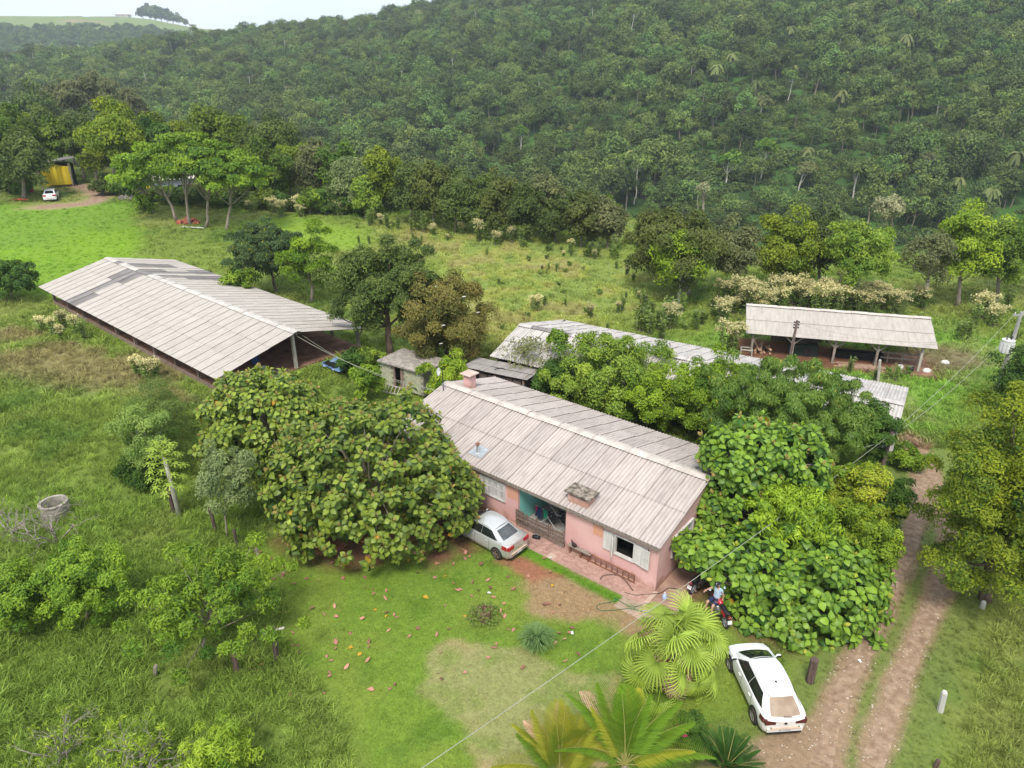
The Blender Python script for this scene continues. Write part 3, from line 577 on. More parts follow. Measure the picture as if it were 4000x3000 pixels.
M_TIMBERP = mat('pale_timber', (.36, .33, .28), (.50, .46, .40), .85, scale=5, stretch=(4, 4, .5), rnd=.1)
M_CONC = mat('old_concrete', (.22, .19, .165), (.40, .36, .31), .95, scale=4, detail=8, bump=.4)
M_MOSS = mat('mossy_concrete', (.09, .075, .06), (.30, .25, .20), .95, scale=5, detail=9, lo=.4, hi=.62, bump=.5)
M_BLOCK = mat('limed_block', (.36, .36, .25), (.50, .50, .36), .9, scale=3, detail=7, rnd=.12)
M_MORTAR = mat('mortar', (.22, .20, .16), (.30, .27, .22), .95)
M_EARTH = mat('red_earth_floor', (.17, .085, .055), (.30, .165, .11), .95, scale=1.3, detail=9, bump=.4)
M_STEEL = mat('galvanised_steel', (.45, .46, .47), (.62, .63, .64), .35, metal=.7, scale=3)
M_IRON = mat('dark_iron', (.03, .03, .03), (.06, .055, .05), .5, metal=.4)
M_BLACK = mat('black_plastic', (.012, .012, .013), (.02, .02, .02), .5)
M_RUST = mat('rusty_brown', (.16, .07, .04), (.28, .13, .08), .85, scale=6)

def sheet_mesh(name, W_, L_, nw, amp, m_, sag=0.):
    """one corrugated sheet: x across the waves, y up the slope from its lower edge"""
    k = nw * 4; xs_ = np.linspace(-.04, W_ + .04, k + 1); zz = amp * np.cos(np.linspace(0, nw * 2 * np.pi, k + 1))
    ys_ = [0, L_ * .5, L_]
    P_ = np.array([[(x_, y_, z_) for y_ in ys_] for x_, z_ in zip(xs_, zz)])
    mb = MB().grid(P_, 0, flip=True); return mb.mesh(name, m_, smooth=True)
def slope_frame(p0, xdir, updir):
    x_ = Vector(xdir).normalized(); y_ = Vector(updir).normalized(); z_ = x_.cross(y_)
    return Matrix(((x_.x, y_.x, z_.x, p0[0]), (x_.y, y_.y, z_.y, p0[1]), (x_.z, y_.z, z_.z, p0[2]), (0, 0, 0, 1)))
def clad(parent, p0, xdir, up, width, rows, pitch, nw, amp, m_, dark=(), lap=.16, jz=.002, mdark=None, stepz=.022):
    """lay overlapping sheets on one slope; p0 lower start corner in the parent's frame"""
    xdir = np.array(xdir, float); up = np.array(up, float); Ls = np.linalg.norm(up); ud = up / Ls; nrm = np.cross(xdir, ud)
    sw = pitch * nw; nc = int(round(width / sw)); sw = width / nc; rl = (Ls + lap * (rows - 1)) / rows
    ms = sheet_mesh('roof_sheet', sw, rl, nw, amp, m_); md = None
    for r_ in range(rows):
        for c_ in range(nc):
            me_ = ms
            if (r_, c_) in dark:
                if md is None: md = sheet_mesh('dark_roof_sheet', sw, rl, nw, amp, mdark or M_SHEETD)
                me_ = md
            p = np.array(p0) + xdir * sw * c_ + ud * (rl - lap) * r_ + nrm * (stepz * r_ + rng.uniform(-jz, jz) + .002 * (c_ % 2))
            o = link('roof_sheet', me_, parent, mtx=slope_frame(p, xdir, ud + nrm * (-stepz * .5 / rl + rng.normal() * .0004)))
            if me_ is md and md is not None: o['label'] = 'darker grey roof sheet'
    return sw, nc
def ridge(parent, a, b, n, slope, w, amp, nw, m_, dark=()):
    """scalloped ridge caps from a to b"""
    a = np.array(a, float); b = np.array(b, float); d = (b - a) / n; L_ = np.linalg.norm(d); x_ = d / L_; s = np.array([-x_[1], x_[0], 0])
    k = nw * 4; P_ = []
    for t in np.linspace(0, 1, k + 1):
        z_ = amp * math.cos(t * nw * 2 * math.pi)
        row = []
        for q, dz in ((-w, -w * slope + .02), (-w * .55, -w * .55 * slope + .03), (-w * .18, .0), (0, .035), (w * .18, .0), (w * .55, -w * .55 * slope + .03), (w, -w * slope + .02)):
            row.append(np.array([t * (L_ + .08) - .04, q, dz + .05 + z_ * (.6 if abs(q) > .05 else .3)]))
        P_.append(row)
    me_ = MB().grid(np.array(P_), 0, flip=True).mesh('ridge_cap', m_, smooth=True)
    me2 = None
    for i in range(n):
        u = me_
        if i in dark:
            if me2 is None: me2 = me_.copy(); me2.materials[0] = M_SHEETD
            u = me2
        p = a + d * i + np.array([0, 0, .012 * (i % 2) + rng.uniform(-.005, .008)])
        o = link('ridge_cap', u, parent, mtx=Matrix.Translation(p) @ Matrix.Rotation(math.atan2(x_[1], x_[0]) + rng.normal() * .006, 4, 'Z'))
        if u is me2: o['label'] = 'dark grey ridge cap'
def wall_open(mb, x0, x1, z0, z1, y, th_, ops, mat_=0, axis='x', c0=0):
    """wall in the plane y with thickness th_ behind it and rectangular openings (xa, xb, za, zb)"""
    X_ = sorted({x0, x1, *[o[0] for o in ops], *[o[1] for o in ops]}); Z_ = sorted({z0, z1, *[o[2] for o in ops], *[o[3] for o in ops]})
    inside = lambda a, b: any(o[0] - 1e-6 < a < o[1] + 1e-6 and o[2] - 1e-6 < b < o[3] + 1e-6 for o in ops)
    def put(pts):
        pts = np.array(pts, float)
        if axis == 'y': pts = np.stack([c0 - pts[:, 1], pts[:, 0], pts[:, 2]], 1)
        mb.add(pts, [(0, 1, 2, 3)], mat_)
    for i in range(len(X_) - 1):
        for j in range(len(Z_) - 1):
            a, b, c_, d = X_[i], X_[i + 1], Z_[j], Z_[j + 1]
            if inside((a + b) / 2, (c_ + d) / 2): continue
            put([(a, y, c_), (b, y, c_), (b, y, d), (a, y, d)]); put([(b, y + th_, c_), (a, y + th_, c_), (a, y + th_, d), (b, y + th_, d)])
    for a, b, c_, d in ops:
        put([(a, y, c_), (a, y, d), (a, y + th_, d), (a, y + th_, c_)]); put([(b, y, c_), (b, y + th_, c_), (b, y + th_, d), (b, y, d)])
        if c_ > z0 + 1e-6: put([(a, y, c_), (a, y + th_, c_), (b, y + th_, c_), (b, y, c_)])
        if d < z1 - 1e-6: put([(a, y, d), (b, y, d), (b, y + th_, d), (a, y + th_, d)])

# ---- the pink farmhouse (local frame: x along the front, 0 at its right corner; y to the back)
house = thing('farmhouse', 'long pink farmhouse with a pale corrugated roof and white shutters', 'house', (HC[0], HC[1], 0), HA)
HL, HD, HE, HRD = 16.0, 8.42, 2.36, 1.17
sl_ = HRD / 4.46
def rz_(y): return 2.4 + (y + .25) * sl_ if y < 4.21 else 2.4 + (8.67 - y) * sl_
mb = MB(); ops = [(-9.8, -8.2, 1.03, 1.98), (-7.42, -4.64, .0, 2.06), (-2.62, -.42, 1.0, 1.98)]
wall_open(mb, -HL, 0, -.05, HE, 0, .14, ops); mb.build('front_wall', M_PINK, house)
mb = MB(); wall_open(mb, .14, HD - .14, -.05, HE, 0, .14, [(1.3, 3.08, 1.03, 2.02)], axis='y')
mb.add([(-.001, 0.14, HE), (-.001, HD - .14, HE), (-.001, HD / 2, rz_(HD / 2) - .06)], [(0, 1, 2)]); mb.build('gable_wall', M_PINK, house)
mb = MB().box((-HL + .07, HD / 2, (HE - .05) / 2), (.14, HD - .3, HE + .05)); mb.add([(-HL, .14, HE), (-HL, HD - .14, HE), (-HL, HD / 2, rz_(HD / 2) - .06)], [(0, 2, 1)]); mb.build('gable_wall', M_PINK, house)
MB().box((-HL / 2, HD - .07, (HE - .05) / 2), (HL, .14, HE + .05)).build('back_wall', M_PINK, house)
o = MB().box((-8.08 + .34, -.004, 1.68), (.62, .006, .62)).build('faded_patch', M_ORANGE, house)
MB().box((-10.3, -.004, 1.66), (.9, .006, .6)).build('faded_patch', M_ORANGE, house)
MB().box((-2.93, -.004, 1.75), (.5, .006, .55)).build('faded_patch', M_ORANGE, house)
mb = MB(); mb.bar((.03, -.03, 0), (.03, -.03, 2.3), .07, .07); mb.build('corner_pipe', M_PINK, house)
# porch recess
MB().box((-7.42 - .05, 1.75, 1.1), (.1, 3.2, 2.3)).build('porch_side_wall', M_TURQ, house)['label'] = 'turquoise porch side wall'
MB().box((-4.64 + .05, 1.75, 1.1), (.1, 3.2, 2.3)).build('porch_side_wall', M_PINK, house)
MB().box((-6.03, 3.4, 1.1), (2.9, .1, 2.3)).build('porch_back_wall', M_TURQ, house)
pf = MB().box((-6.03, 1.74, -.02), (2.76, 3.2, .1)).build('porch_floor', M_GROUT, house)
mt = MB().box((0, 0, 0), (.383, .383, .02)).mesh('tile', M_GTILE)
for i in range(7):
    for j in range(8): link('tile', mt, pf, loc=(-7.2 + .393 * i, .36 + .393 * j, .035 + rng.uniform(0, .003)))
# roof
rf = MB().bar((-HL - .15, -.23, 2.33), (.15, -.23, 2.33), .05, .12).bar((-HL - .15, HD + .23, 2.33), (.15, HD + .23, 2.33), .05, .12).build('eave_beam', M_TIMBER, house)
mb = MB()
for x_ in np.arange(-HL + .2, .1, 1.3):
    mb.bar((x_, -.2, 2.37), (x_, HD / 2, rz_(HD / 2) - .08), .06, .1); mb.bar((x_, HD + .2, 2.37), (x_, HD / 2, rz_(HD / 2) - .08), .06, .1)
mb.build('rafters', M_TIMBER, house)
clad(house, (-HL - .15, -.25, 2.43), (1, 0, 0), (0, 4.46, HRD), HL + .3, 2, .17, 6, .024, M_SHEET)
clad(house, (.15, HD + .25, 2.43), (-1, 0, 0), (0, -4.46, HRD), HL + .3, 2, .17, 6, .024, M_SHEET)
ridge(house, (-HL - .15, HD / 2, 2.43 + HRD + .01), (.15, HD / 2, 2.43 + HRD + .01), 16, sl_, .3, .022, 6, M_RIDGE)
# windows with panelled shutters
def leaf_shutter(w, h, slats=False):
    mb = MB(); t = .035; s = .06
    mb.box((s / 2, 0, h / 2), (s, t, h)).box((w - s / 2, 0, h / 2), (s, t, h)); 
    for z_ in (s / 2, h * .55, h - s / 2): mb.box((w / 2, 0, z_), (w - 2 * s, t, s))
    if slats:
        for z_ in np.arange(.1, h - .06, .045):
            if abs(z_ - h * .55) > .05: mb.box((w / 2, 0, z_), (w - 2 * s, .012, .032))
    mb.box((w / 2, .004, h / 2), (w - 2 * s, .01, h - 2 * s), 1)
    return mb
def shutter(parent, x_, z_, y_, w, h, ang, slats=False):
    return leaf_shutter(w, h, slats).build('shutter', [M_WHITE, M_SHUT], parent, loc=(x_, y_, z_), rz=ang)
def wframe(x0, x1, z0, z1, y_):
    mb = MB(); f = .07
    mb.box(((x0 + x1) / 2, y_, z0 - f / 2), (x1 - x0 + 2 * f, .16, f)).box(((x0 + x1) / 2, y_, z1 + f / 2), (x1 - x0 + 2 * f, .12, f))
    mb.box((x0 - f / 2, y_, (z0 + z1) / 2), (f, .12, z1 - z0)).box((x1 + f / 2, y_, (z0 + z1) / 2), (f, .12, z1 - z0)); return mb
w = thing('window', None, None); w.parent = house; w['label'] = 'closed front window with four shutter leaves'
wframe(-9.74, -8.26, 1.07, 1.94, .0).build('frame', M_WHITE, w)
for i in range(4): shutter(w, -9.735 + .37 * i, 1.08, -.02 - .008 * (i % 2), .36, .85, 0)
w = thing('window', None, None); w.parent = house; w['label'] = 'open front window with dark room behind'
wframe(-1.98, -1.12, 1.05, 1.94, .0).build('frame', M_WHITE, w)
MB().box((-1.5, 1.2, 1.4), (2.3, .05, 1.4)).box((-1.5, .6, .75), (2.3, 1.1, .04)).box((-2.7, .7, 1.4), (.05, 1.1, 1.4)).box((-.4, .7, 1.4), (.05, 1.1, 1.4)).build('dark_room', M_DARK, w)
MB().box((-2.31, .02, 1.48), (.56, .06, .98)).build('side_panel', M_WHITE, w); MB().box((-.78, .02, 1.48), (.62, .06, .98)).build('side_panel', M_WHITE, w)
shutter(w, -2.6, 1.03, -.05, .38, .92, 0, True); shutter(w, -2.2, 1.02, -.06, .38, .92, R(-52), True)
shutter(w, -1.08, 1.02, -.06, .37, .94, R(-7), True); shutter(w, -.7, 1.0, -.11, .4, .95, R(-4), True)
w = thing('window', None, None); w.parent = house; w['label'] = 'closed gable window with four shutter leaves'
for i in range(4):
    o = shutter(w, .03, 1.07, 0, .42, .92, R(90)); o.location = (.03, 1.33 + .43 * i, 1.06)
mb = MB()
for z_ in (1.01, 2.02): mb.box((.03, 2.19, z_), (.13, 1.9, .07))
for y_ in (1.27, 3.11): mb.box((.03, y_, 1.515), (.12, .07, .94))
mb.build('frame', M_WHITE, w)
MB().box((.056, 1.45, 1.15), (.01, .16, .1)).build('missing_pane', M_DARK, w)
# low brick vent on the front slope
v = thing('roof_vent', None, None); v.parent = house; v.location = (-4.12, .42, 2.60); v['label'] = 'low pink vent box with a mossy slab'
mb = MB()
for x_ in (-.47, .47): mb.box((x_, 0, .2), (.12, .62, .5))
mb.box((0, -.26, .1), (.82, .1, .34)).box((0, .26, .2), (.82, .1, .5)).box((0, -.26, .42), (.82, .1, .05)); mb.build('vent_wall', M_PINK, v)
MB().box((0, 0, .14), (.82, .42, .3)).build('dark_slot', M_DARK, v)
g_ = np.array([[(x_, y_, .47 + .02 * rng.random()) for y_ in (-.44, -.2, .1, .44)] for x_ in np.linspace(-.68, .68, 6)]); mb = MB().grid(g_, flip=True); mb.box((0, 0, .44), (1.34, .86, .05)); mb.build('slab', M_MOSS, v)
# chimney
v = thing('chimney', None, None); v.parent = house; v.location = (-14.95, 4.95, 3.35)
mb = MB().box((0, 0, .35), (.5, .5, .8)); 
for x_ in (-.21, .21):
    for y_ in (-.21, .21): mb.box((x_, y_, .82), (.08, .08, .16))
mb.box((0, -.21, .86), (.08, .06, .14)).box((-.21, 0, .86), (.06, .08, .14)); mb.build('shaft', M_PINK, v); MB().box((0, 0, .8), (.36, .36, .15)).build('dark_core', M_DARK, v)
MB().box((0, 0, .925), (.78, .78, .06)).add([(-.36, -.36, .955), (.36, -.36, .955), (.36, .36, .955), (-.36, .36, .955), (0, 0, 1.1)], [(0, 1, 4), (1, 2, 4), (2, 3, 4), (3, 0, 4)]).build('cap', [mat('chimney_cap', (.46, .33, .28), (.6, .45, .38), .9)], v)
MB().box((0, -.2, -.02), (.72, .5, .04)).build('flashing', M_CONC, v)
# stove flue
v = thing('flue_pipe', None, None); v.parent = house; v.location = (-10.5, .62, 2.66)
MB().lathe([(.075, -.2), (.075, .42), (.07, .42), (.07, .1)], 12).build('pipe', M_STEEL, v); MB().lathe([(.0, .56), (.13, .5), (.13, .49), (.0, .5)], 12).bar((-.07, 0, .4), (-.1, 0, .5), .02, .01).bar((.07, 0, .4), (.1, 0, .5), .02, .01).build('cowl', M_RUST, v)
P_ = np.array([[(x_, y_, .028 + y_ * sl_ + .012 * math.cos(x_ * 37)) for y_ in (-.3, .05, .4)] for x_ in np.linspace(-.4, .4, 25)]); MB().grid(P_, flip=True).build('flashing', M_STEEL, v, smooth=True)
# loose cable along the front wall
pts = []
for i, x_ in enumerate(np.linspace(-4.5, -2.7, 22)): pts.append((x_, -.03, 2.16 - .1 * abs(math.sin(i * .7))))
for t in np.linspace(0, 1, 9)[1:]: pts.append((-2.7 + .55 * t, -.03, 2.1 - .62 * math.sin(t * math.pi * .78)))
MB().tube(pts, .008, 4).build('loose_cable', M_IRON, house)
# satellite dish on its mast at the end of the ridge
d = thing('satellite_dish', 'white dish on a thin mast at the chimney end of the farmhouse roof', 'satellite dish', (*world(HA, HC, -15.75, 3.6), 3.38), HA)
MB().tube([(0, 0, -.1), (0, 0, 1.3)], .025, 6).build('mast', M_IRON, d)
prof = [(.0, .0), (.1, .01), (.19, .045), (.24, .08), (.24, .085), (.18, .055), (0, .012)]
MB().lathe(prof, 16, mtx=Matrix.Translation((-.12, -.1, 1.22)) @ Matrix.Rotation(R(75), 4, 'X') @ Matrix.Rotation(R(-20), 4, 'Y')).build('dish', M_WHITE, d, smooth=True)
MB().bar((-.12, -.1, 1.1), (-.12, -.36, 1.22), .015, .015).build('feed_arm', M_STEEL, d)

# ---- tiled walk along the front
walk = tag(MB().box((-3.95, -.56, 0.0), (8.3, 1.1, .1)).build('walkway', M_GROUT, loc=(HC[0], HC[1], 0), rz=HA), kind='structure')
mt = MB().box((0, 0, 0), (.335, .335, .02)).mesh('tile', M_TILE)
for i in range(23):
    for j in range(3):
        if rng.random() < .03: continue
        o = link('tile', mt, walk, loc=(-7.9 + .352 * i, -.93 + .352 * j, .053 + rng.uniform(-.002, .004))); o.rotation_euler = (rng.normal() * .006, rng.normal() * .006, 0)
tag(MB().box((.72, 2.6, -.01), (1.36, 7.0, .08)).build('side_pavement', mat('stained_screed', (.26, .15, .11), (.40, .26, .2), .9, scale=1.5, detail=8), loc=(HC[0], HC[1], 0), rz=HA), kind='structure')
tag(MB().box((-.1, -1.5, -.012), (1.5, .78, .07)).build('path', mat('worn_screed', (.34, .24, .19), (.46, .34, .27), .9, scale=2, detail=8), loc=(HC[0], HC[1], 0), rz=HA), kind='structure')

# ---- pallet gate across the porch
gt = thing('pallet_gate', 'grey wooden pallet gate closing the turquoise porch of the farmhouse', 'gate', (*world(HA, HC, -7.45, -.1), .03), HA)
z_ = .08
for i in range(7):
    x0 = 0
    for k in range(2):
        L_ = (1.95, .86)[k]; mb = MB().box((L_ / 2, 0, 0), (L_, .022, .085)); o = mb.build('plank', M_PLANK, gt, loc=(x0 + .01, rng.uniform(-.012, .012) - .02, z_ + .118 * i + (0 if k else .004))); o.rotation_euler = (0, rng.normal() * .012, 0); x0 += 1.97
for x_ in (.04, .62, 1.22, 1.9, 2.02, 2.78): MB().box((0, 0, 0), (.06, .045, .93)).build('upright', M_RUST if x_ > 2 else M_PLANK, gt, loc=(x_, .02, .46))
# extra low bay of crates leaning at the left end
for i in range(4): MB().box((.25, 0, 0), (.5, .02, .1)).build('plank', M_PLANK, gt, loc=(.02, -.06 - .02 * (i % 2), .95 - .13 * i))

# ---- clothes rack and washing on the porch
rk = thing('clothes_rack', 'white folding clothes rack hung with dark washing on the porch', 'clothes rack', (*world(HA, HC, -6.15, 1.0), .04), HA)
mb = MB()
for y_ in (-.28, .28): mb.tube([(-.55, y_, .0), (.35, y_, .92)], .014, 5).tube([(.55, y_, .0), (-.35, y_, .92)], .014, 5)
for x_ in (-.55, .55): mb.tube([(x_, -.28, .01), (x_, .28, .01)], .014, 5)
mb.build('folding_legs', M_WHITE, rk); mb = MB()
for y_ in (-.28, .28): mb.tube([(-.75, y_, .98), (0, y_, .92), (.75, y_, .98)], .012, 5)
for x_ in np.linspace(-.7, .7, 7): mb.tube([(x_, -.28, .97), (x_, .28, .97)], .007, 4)
mb.build('rails', M_WHITE, rk)
M_NAVY = mat('navy_cloth', (.012, .016, .05), (.025, .035, .1), .9); M_GREENC = mat('green_cloth', (.01, .12, .07), (.02, .2, .12), .9); M_BLKC = mat('black_cloth', (.012, .012, .016), (.03, .03, .035), .9); M_REDC = mat('red_cloth', (.3, .02, .04), (.45, .03, .06), .9)
for nm, m_, x_, y_, wd, ht, lab in (('shirt', M_NAVY, -.55, -.3, .42, .6, 'navy blue shirt drying on the porch clothes rack'), ('cloth', M_GREENC, -.15, -.3, .25, .5, 'green cloth drying on the porch clothes rack'), ('trousers', M_BLKC, .2, -.28, .42, .5, 'black trousers hung over the porch clothes rack'), ('shirt', M_BLKC, .5, .1, .36, .5, 'black shirt hung at the house end of the porch rack'), ('sock', M_REDC, -.68, -.31, .1, .3, 'red cloth strip hanging beside the navy shirt on the porch rack')):
    P_ = np.array([[(x_ + wd * (i / 7 - .5) * (1 - .1 * math.sin(j)), y_ - .02 + .03 * math.sin(i * 1.7 + j) * (1 if j != 4 else 0) + (.06 if j > 4 else 0), .99 - ht * (abs(j - 4) / 4) * (1 if j < 4 else .6) * (1 + .12 * math.sin(i * 2.1))) for j in range(8)] for i in range(8)])
    o = MB().grid(P_).build(nm, m_, smooth=True, loc=rk.location, rz=HA); tag(o, lab, 'clothes', 'washing on the porch rack')

# ---- things against the front wall
ld = thing('ladder', 'long brown wooden ladder lying on edge along the pink wall', 'ladder', (*world(HA, HC, -4.35, -.16), .055), HA)
for z_ in (.05, .42): MB().bar((1.1 if z_ > .3 else .6, 0, z_), (3.5, -.03, z_), .05, .05).build('rail', M_RUST, ld)
for i, x_ in enumerate(np.linspace(1.2, 3.45, 9)): MB().bar((x_, -.005, .05), (x_, -.005, .42), .04, .04).build('rung', M_RUST, ld)
bn = thing('bench', 'narrow grey plank bench against the pink wall by the porch', 'bench', (*world(HA, HC, -3.72, -.17), .05), HA)
MB().box((0, 0, .42), (1.25, .22, .035)).build('seat', M_TIMBER, bn)
for x_ in (-.5, .1, .5): MB().box((x_, 0, .2), (.05, .16, .4)).build('leg', M_RUST, bn)
hen = thing('hen', 'black hen with a red comb sitting on the plank bench by the porch', 'hen', (*world(HA, HC, -4.02, -.19), .49), HA + R(165))
hm = mat('black_feathers', (.02, .014, .014), (.045, .032, .03), .6, scale=25)
def loft(sec, n=10):
    mb = MB(); P_ = []
    for x_, z_, ry, rz2 in sec: P_.append([(x_, ry * math.cos(a), z_ + rz2 * math.sin(a)) for a in np.linspace(0, 2 * math.pi, n + 1)])
    return mb.grid(np.array(P_))
loft([(-.2, .17, .01, .01), (-.17, .16, .035, .05), (-.1, .1, .075, .08), (0, .08, .095, .095), (.08, .1, .08, .085), (.12, .15, .045, .06), (.135, .2, .035, .04), (.16, .24, .033, .034), (.19, .24, .02, .02), (.2, .24, .004, .004)]).build('body', hm, hen, smooth=True)
MB().add([(.13, 0, .265), (.15, .012, .315), (.165, 0, .285), (.18, .01, .31), (.195, 0, .265), (.16, -.012, .27)], [(0, 1, 2), (2, 3, 4), (0, 2, 5), (2, 4, 5)]).add([(.185, .012, .225), (.195, .0, .18), (.175, -.012, .2)], [(0, 1, 2)]).build('comb', M_REDC, hen)
MB().add([(.2, -.01, .245), (.2, .01, .245), (.2, 0, .23), (.225, 0, .232)], [(0, 1, 3), (1, 2, 3), (2, 0, 3)]).build('beak', M_TIMBERP, hen)
MB().grid(np.array([[(-.17 - .1 * t, w_ * (.02 + .05 * t), .19 + .09 * t) for w_ in (-1, 0, 1)] for t in (0, .5, 1)])).build('tail', hm, hen)
bg_ = thing('bag', 'small black handled bag on the tiles in front of the pallet gate', 'bag', (*world(HA, HC, -6.05, -.33), .05), HA + R(20))
loft([(-.2, .08, .01, .06), (-.18, .09, .09, .08), (0, .1, .12, .1), (.18, .09, .09, .08), (.2, .08, .01, .06)]).build('body', M_BLACK, bg_, smooth=True); MB().tube([(-.1, 0, .18), (-.06, 0, .26), (.06, 0, .26), (.1, 0, .18)], .012, 5).build('handle', M_STEEL, bg_)
def hose(name, lab, m_, pts, r=.016, z=.02):
    pts = np.array(pts, float); t = np.arange(len(pts)); tt = np.linspace(0, len(pts) - 1, len(pts) * 7)
    q = np.stack([np.interp(tt, t, pts[:, k]) for k in range(2)], 1)
    for _ in range(4): q[1:-1] = (q[:-2] + 2 * q[1:-1] + q[2:]) / 4
    o = MB().tube(np.stack([q[:, 0], q[:, 1], ground(q[:, 0], q[:, 1]) + z], 1), r, 5).build(name, m_, smooth=True); tag(o, lab, 'hose')
hose('hose', 'stiff dark hose arching over the terracotta tiles', mat('brown_hose', (.10, .06, .045), (.16, .1, .08), .6), PX([(2344, 2268), (2352, 2255), (2380, 2249), (2415, 2252), (2445, 2275), (2472, 2312)]), .024, .075)
hose('hose', 'thin green garden hose looped on the lawn by the path', mat('green_hose', (.02, .11, .05), (.03, .16, .08), .5), PX([(2550, 2362), (2520, 2358), (2490, 2372), (2460, 2374), (2420, 2350), (2395, 2335), (2410, 2348), (2380, 2356), (2340, 2362), (2327, 2375), (2345, 2388), (2400, 2386), (2460, 2378), (2520, 2395), (2545, 2400)]), .012, .04)
hose('cable', 'dark cable lying along the edge of the paved corner', M_IRON, PX([(2440, 2318), (2480, 2330), (2530, 2325), (2580, 2322), (2610, 2300), (2640, 2303), (2655, 2310)]), .012, .06)
p = G(2595, 2340); jg = thing('jug', 'pale blue plastic jug on the paved corner by the fan palm', 'jug', (p[0], p[1], .02), .5)
MB().lathe([(0, 0), (.09, 0), (.095, .05), (.09, .2), (.04, .26), (.03, .3), (0, .3)], 14).build('body', mat('blue_plastic', (.35, .45, .62), (.45, .55, .7), .4), jg, smooth=True); MB().lathe([(.032, .3), (.032, .34), (0, .34)], 10).build('cap', M_WHITE, jg); MB().tube([(.08, 0, .2), (.13, 0, .2), (.13, 0, .1), (.09, 0, .08)], .012, 5).build('handle', M_WHITE, jg)
for (u, v_), lab in (((2150, 2183), 'white paper scrap at the edge of the tiled walk'), ((2235, 2477), 'white paper scrap on the lawn between clump grass and fan palm'), ((1912, 2320), 'small white litter on the lawn above the tree stump'), ((3358, 2588), 'white litter lying on the wheel track by the parked hatchback')):
    p = G(u, v_); q = .06 * sphere(9) * np.array([1.3, .8, .5]) + [0, 0, .05]; bm_ = MB(); bm_.grid(np.array([[(x_, y_, .05 + .05 * rng.random()) for y_ in (-.05, 0, .06)] for x_ in (-.08, -.02, .03, .08)])); tag(bm_.build('paper', M_WHITE, loc=p, rz=rng.uniform(0, 3)), lab, 'litter')

# ---- long open shed
shed = thing('long_shed', 'very long open sided shed with a pale roof patched in dark grey', 'shed', (SCn[0], SCn[1], 0), SA)
L_, W1, W2, ZE, ZR = 30.32, 6.06, 6.15, 2.5, 3.895
SG = 1.02
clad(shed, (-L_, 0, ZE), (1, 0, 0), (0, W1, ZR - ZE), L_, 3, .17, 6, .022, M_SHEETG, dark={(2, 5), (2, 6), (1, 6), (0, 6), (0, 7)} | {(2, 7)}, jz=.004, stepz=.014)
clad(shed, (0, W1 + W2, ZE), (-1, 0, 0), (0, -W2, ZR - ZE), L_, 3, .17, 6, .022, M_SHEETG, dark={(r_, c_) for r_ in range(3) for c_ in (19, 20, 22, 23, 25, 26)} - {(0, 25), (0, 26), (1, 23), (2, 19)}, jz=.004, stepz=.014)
ridge(shed, (-L_, W1, ZR + .0), (0, W1, ZR + .0), 28, .23, .32, .02, 6, mat('shed_ridge', (.42, .38, .345), (.54, .49, .45), .9, scale=2), dark=(2, 6, 7))
mb = MB().box((-L_ / 2, (W1 + W2) / 2, SG - .05), (L_ - 1.2, W1 + W2 - 1.4, .3)); mb.build('floor', M_EARTH, shed)
for i in range(10):
    x_ = -.7 - 3.2 * i
    for y_, zt in ((.75, ZE + .12), (W1 + W2 - .75, ZE + .12)):
        pm = M_PLANK if y_ < 2 else M_TIMBER
        MB().bar((x_, y_, SG - .6), (x_, y_, zt), .19, .19).build('post', pm, shed)
        mb = MB()
        for s_ in (-1, 1): mb.bar((x_, y_, zt - .75), (x_ + .7 * s_, y_, zt - .02), .09, .09)
        if i % 3 == 0: mb.build('brace', M_TIMBER, shed)
    if i % 2 == 0: MB().bar((x_, W1, SG - .2), (x_, W1, ZR - .06), .2, .2).build('post', M_TIMBERP if i == 0 else M_PLANK, shed)
    MB().bar((x_, .1, ZE - .06), (x_, W1, ZR - .14), .1, .14).bar((x_, W1 + W2 - .1, ZE - .06), (x_, W1, ZR - .14), .1, .14).build('truss', M_TIMBER, shed)
for y_, z_ in ((.75, ZE + .08), (W1, ZR - .12), (W1 + W2 - .75, ZE + .08)): MB().bar((-L_ + .1, y_, z_), (-.1, y_, z_), .1, .14).build('purlin', M_TIMBER, shed)
MB().box((-L_ / 2, .62, SG + .12), (L_ - 1.4, .06, .3)).build('kick_board', M_PLANK, shed)
p = G(1320, 1440); p[2] = 1.13
tp = thing('tarpaulin', 'crumpled blue tarpaulin on the red earth at the open end of the long shed', 'tarpaulin', p, SA)
P_ = np.array([[(x_ + rng.normal() * .06, y_ + rng.normal() * .06, .08 + .14 * rng.random()) for y_ in np.linspace(-.75, .75, 9)] for x_ in np.linspace(-1.1, 1.1, 11)])
MB().grid(P_, flip=True).build('sheet', mat('blue_tarpaulin', (.09, .2, .42), (.3, .4, .55), .4, scale=2.5), tp, smooth=True); P_ = np.array([[(x_, y_, .22 + .1 * rng.random()) for y_ in np.linspace(-.6, -.1, 4)] for x_ in np.linspace(-.9, .5, 6)]); MB().grid(P_, flip=True).build('dark_lining', M_BLACK, tp, smooth=True)
bk = thing('bucket', 'white bucket on the floor at the open end of the long shed', 'bucket', (*Pz(1035, 1455, 1.17)[:2], 1.17)); MB().lathe([(0, 0), (.15, 0), (.19, .4), (.2, .4), (.2, .42), (.17, .42), (.14, .03), (0, .03)], 14).build('body', M_WHITE, bk, smooth=True); MB().tube([(.19, 0, .4), (.1, 0, .5), (-.1, 0, .5), (-.19, 0, .4)], .01, 4).build('handle', M_STEEL, bk)
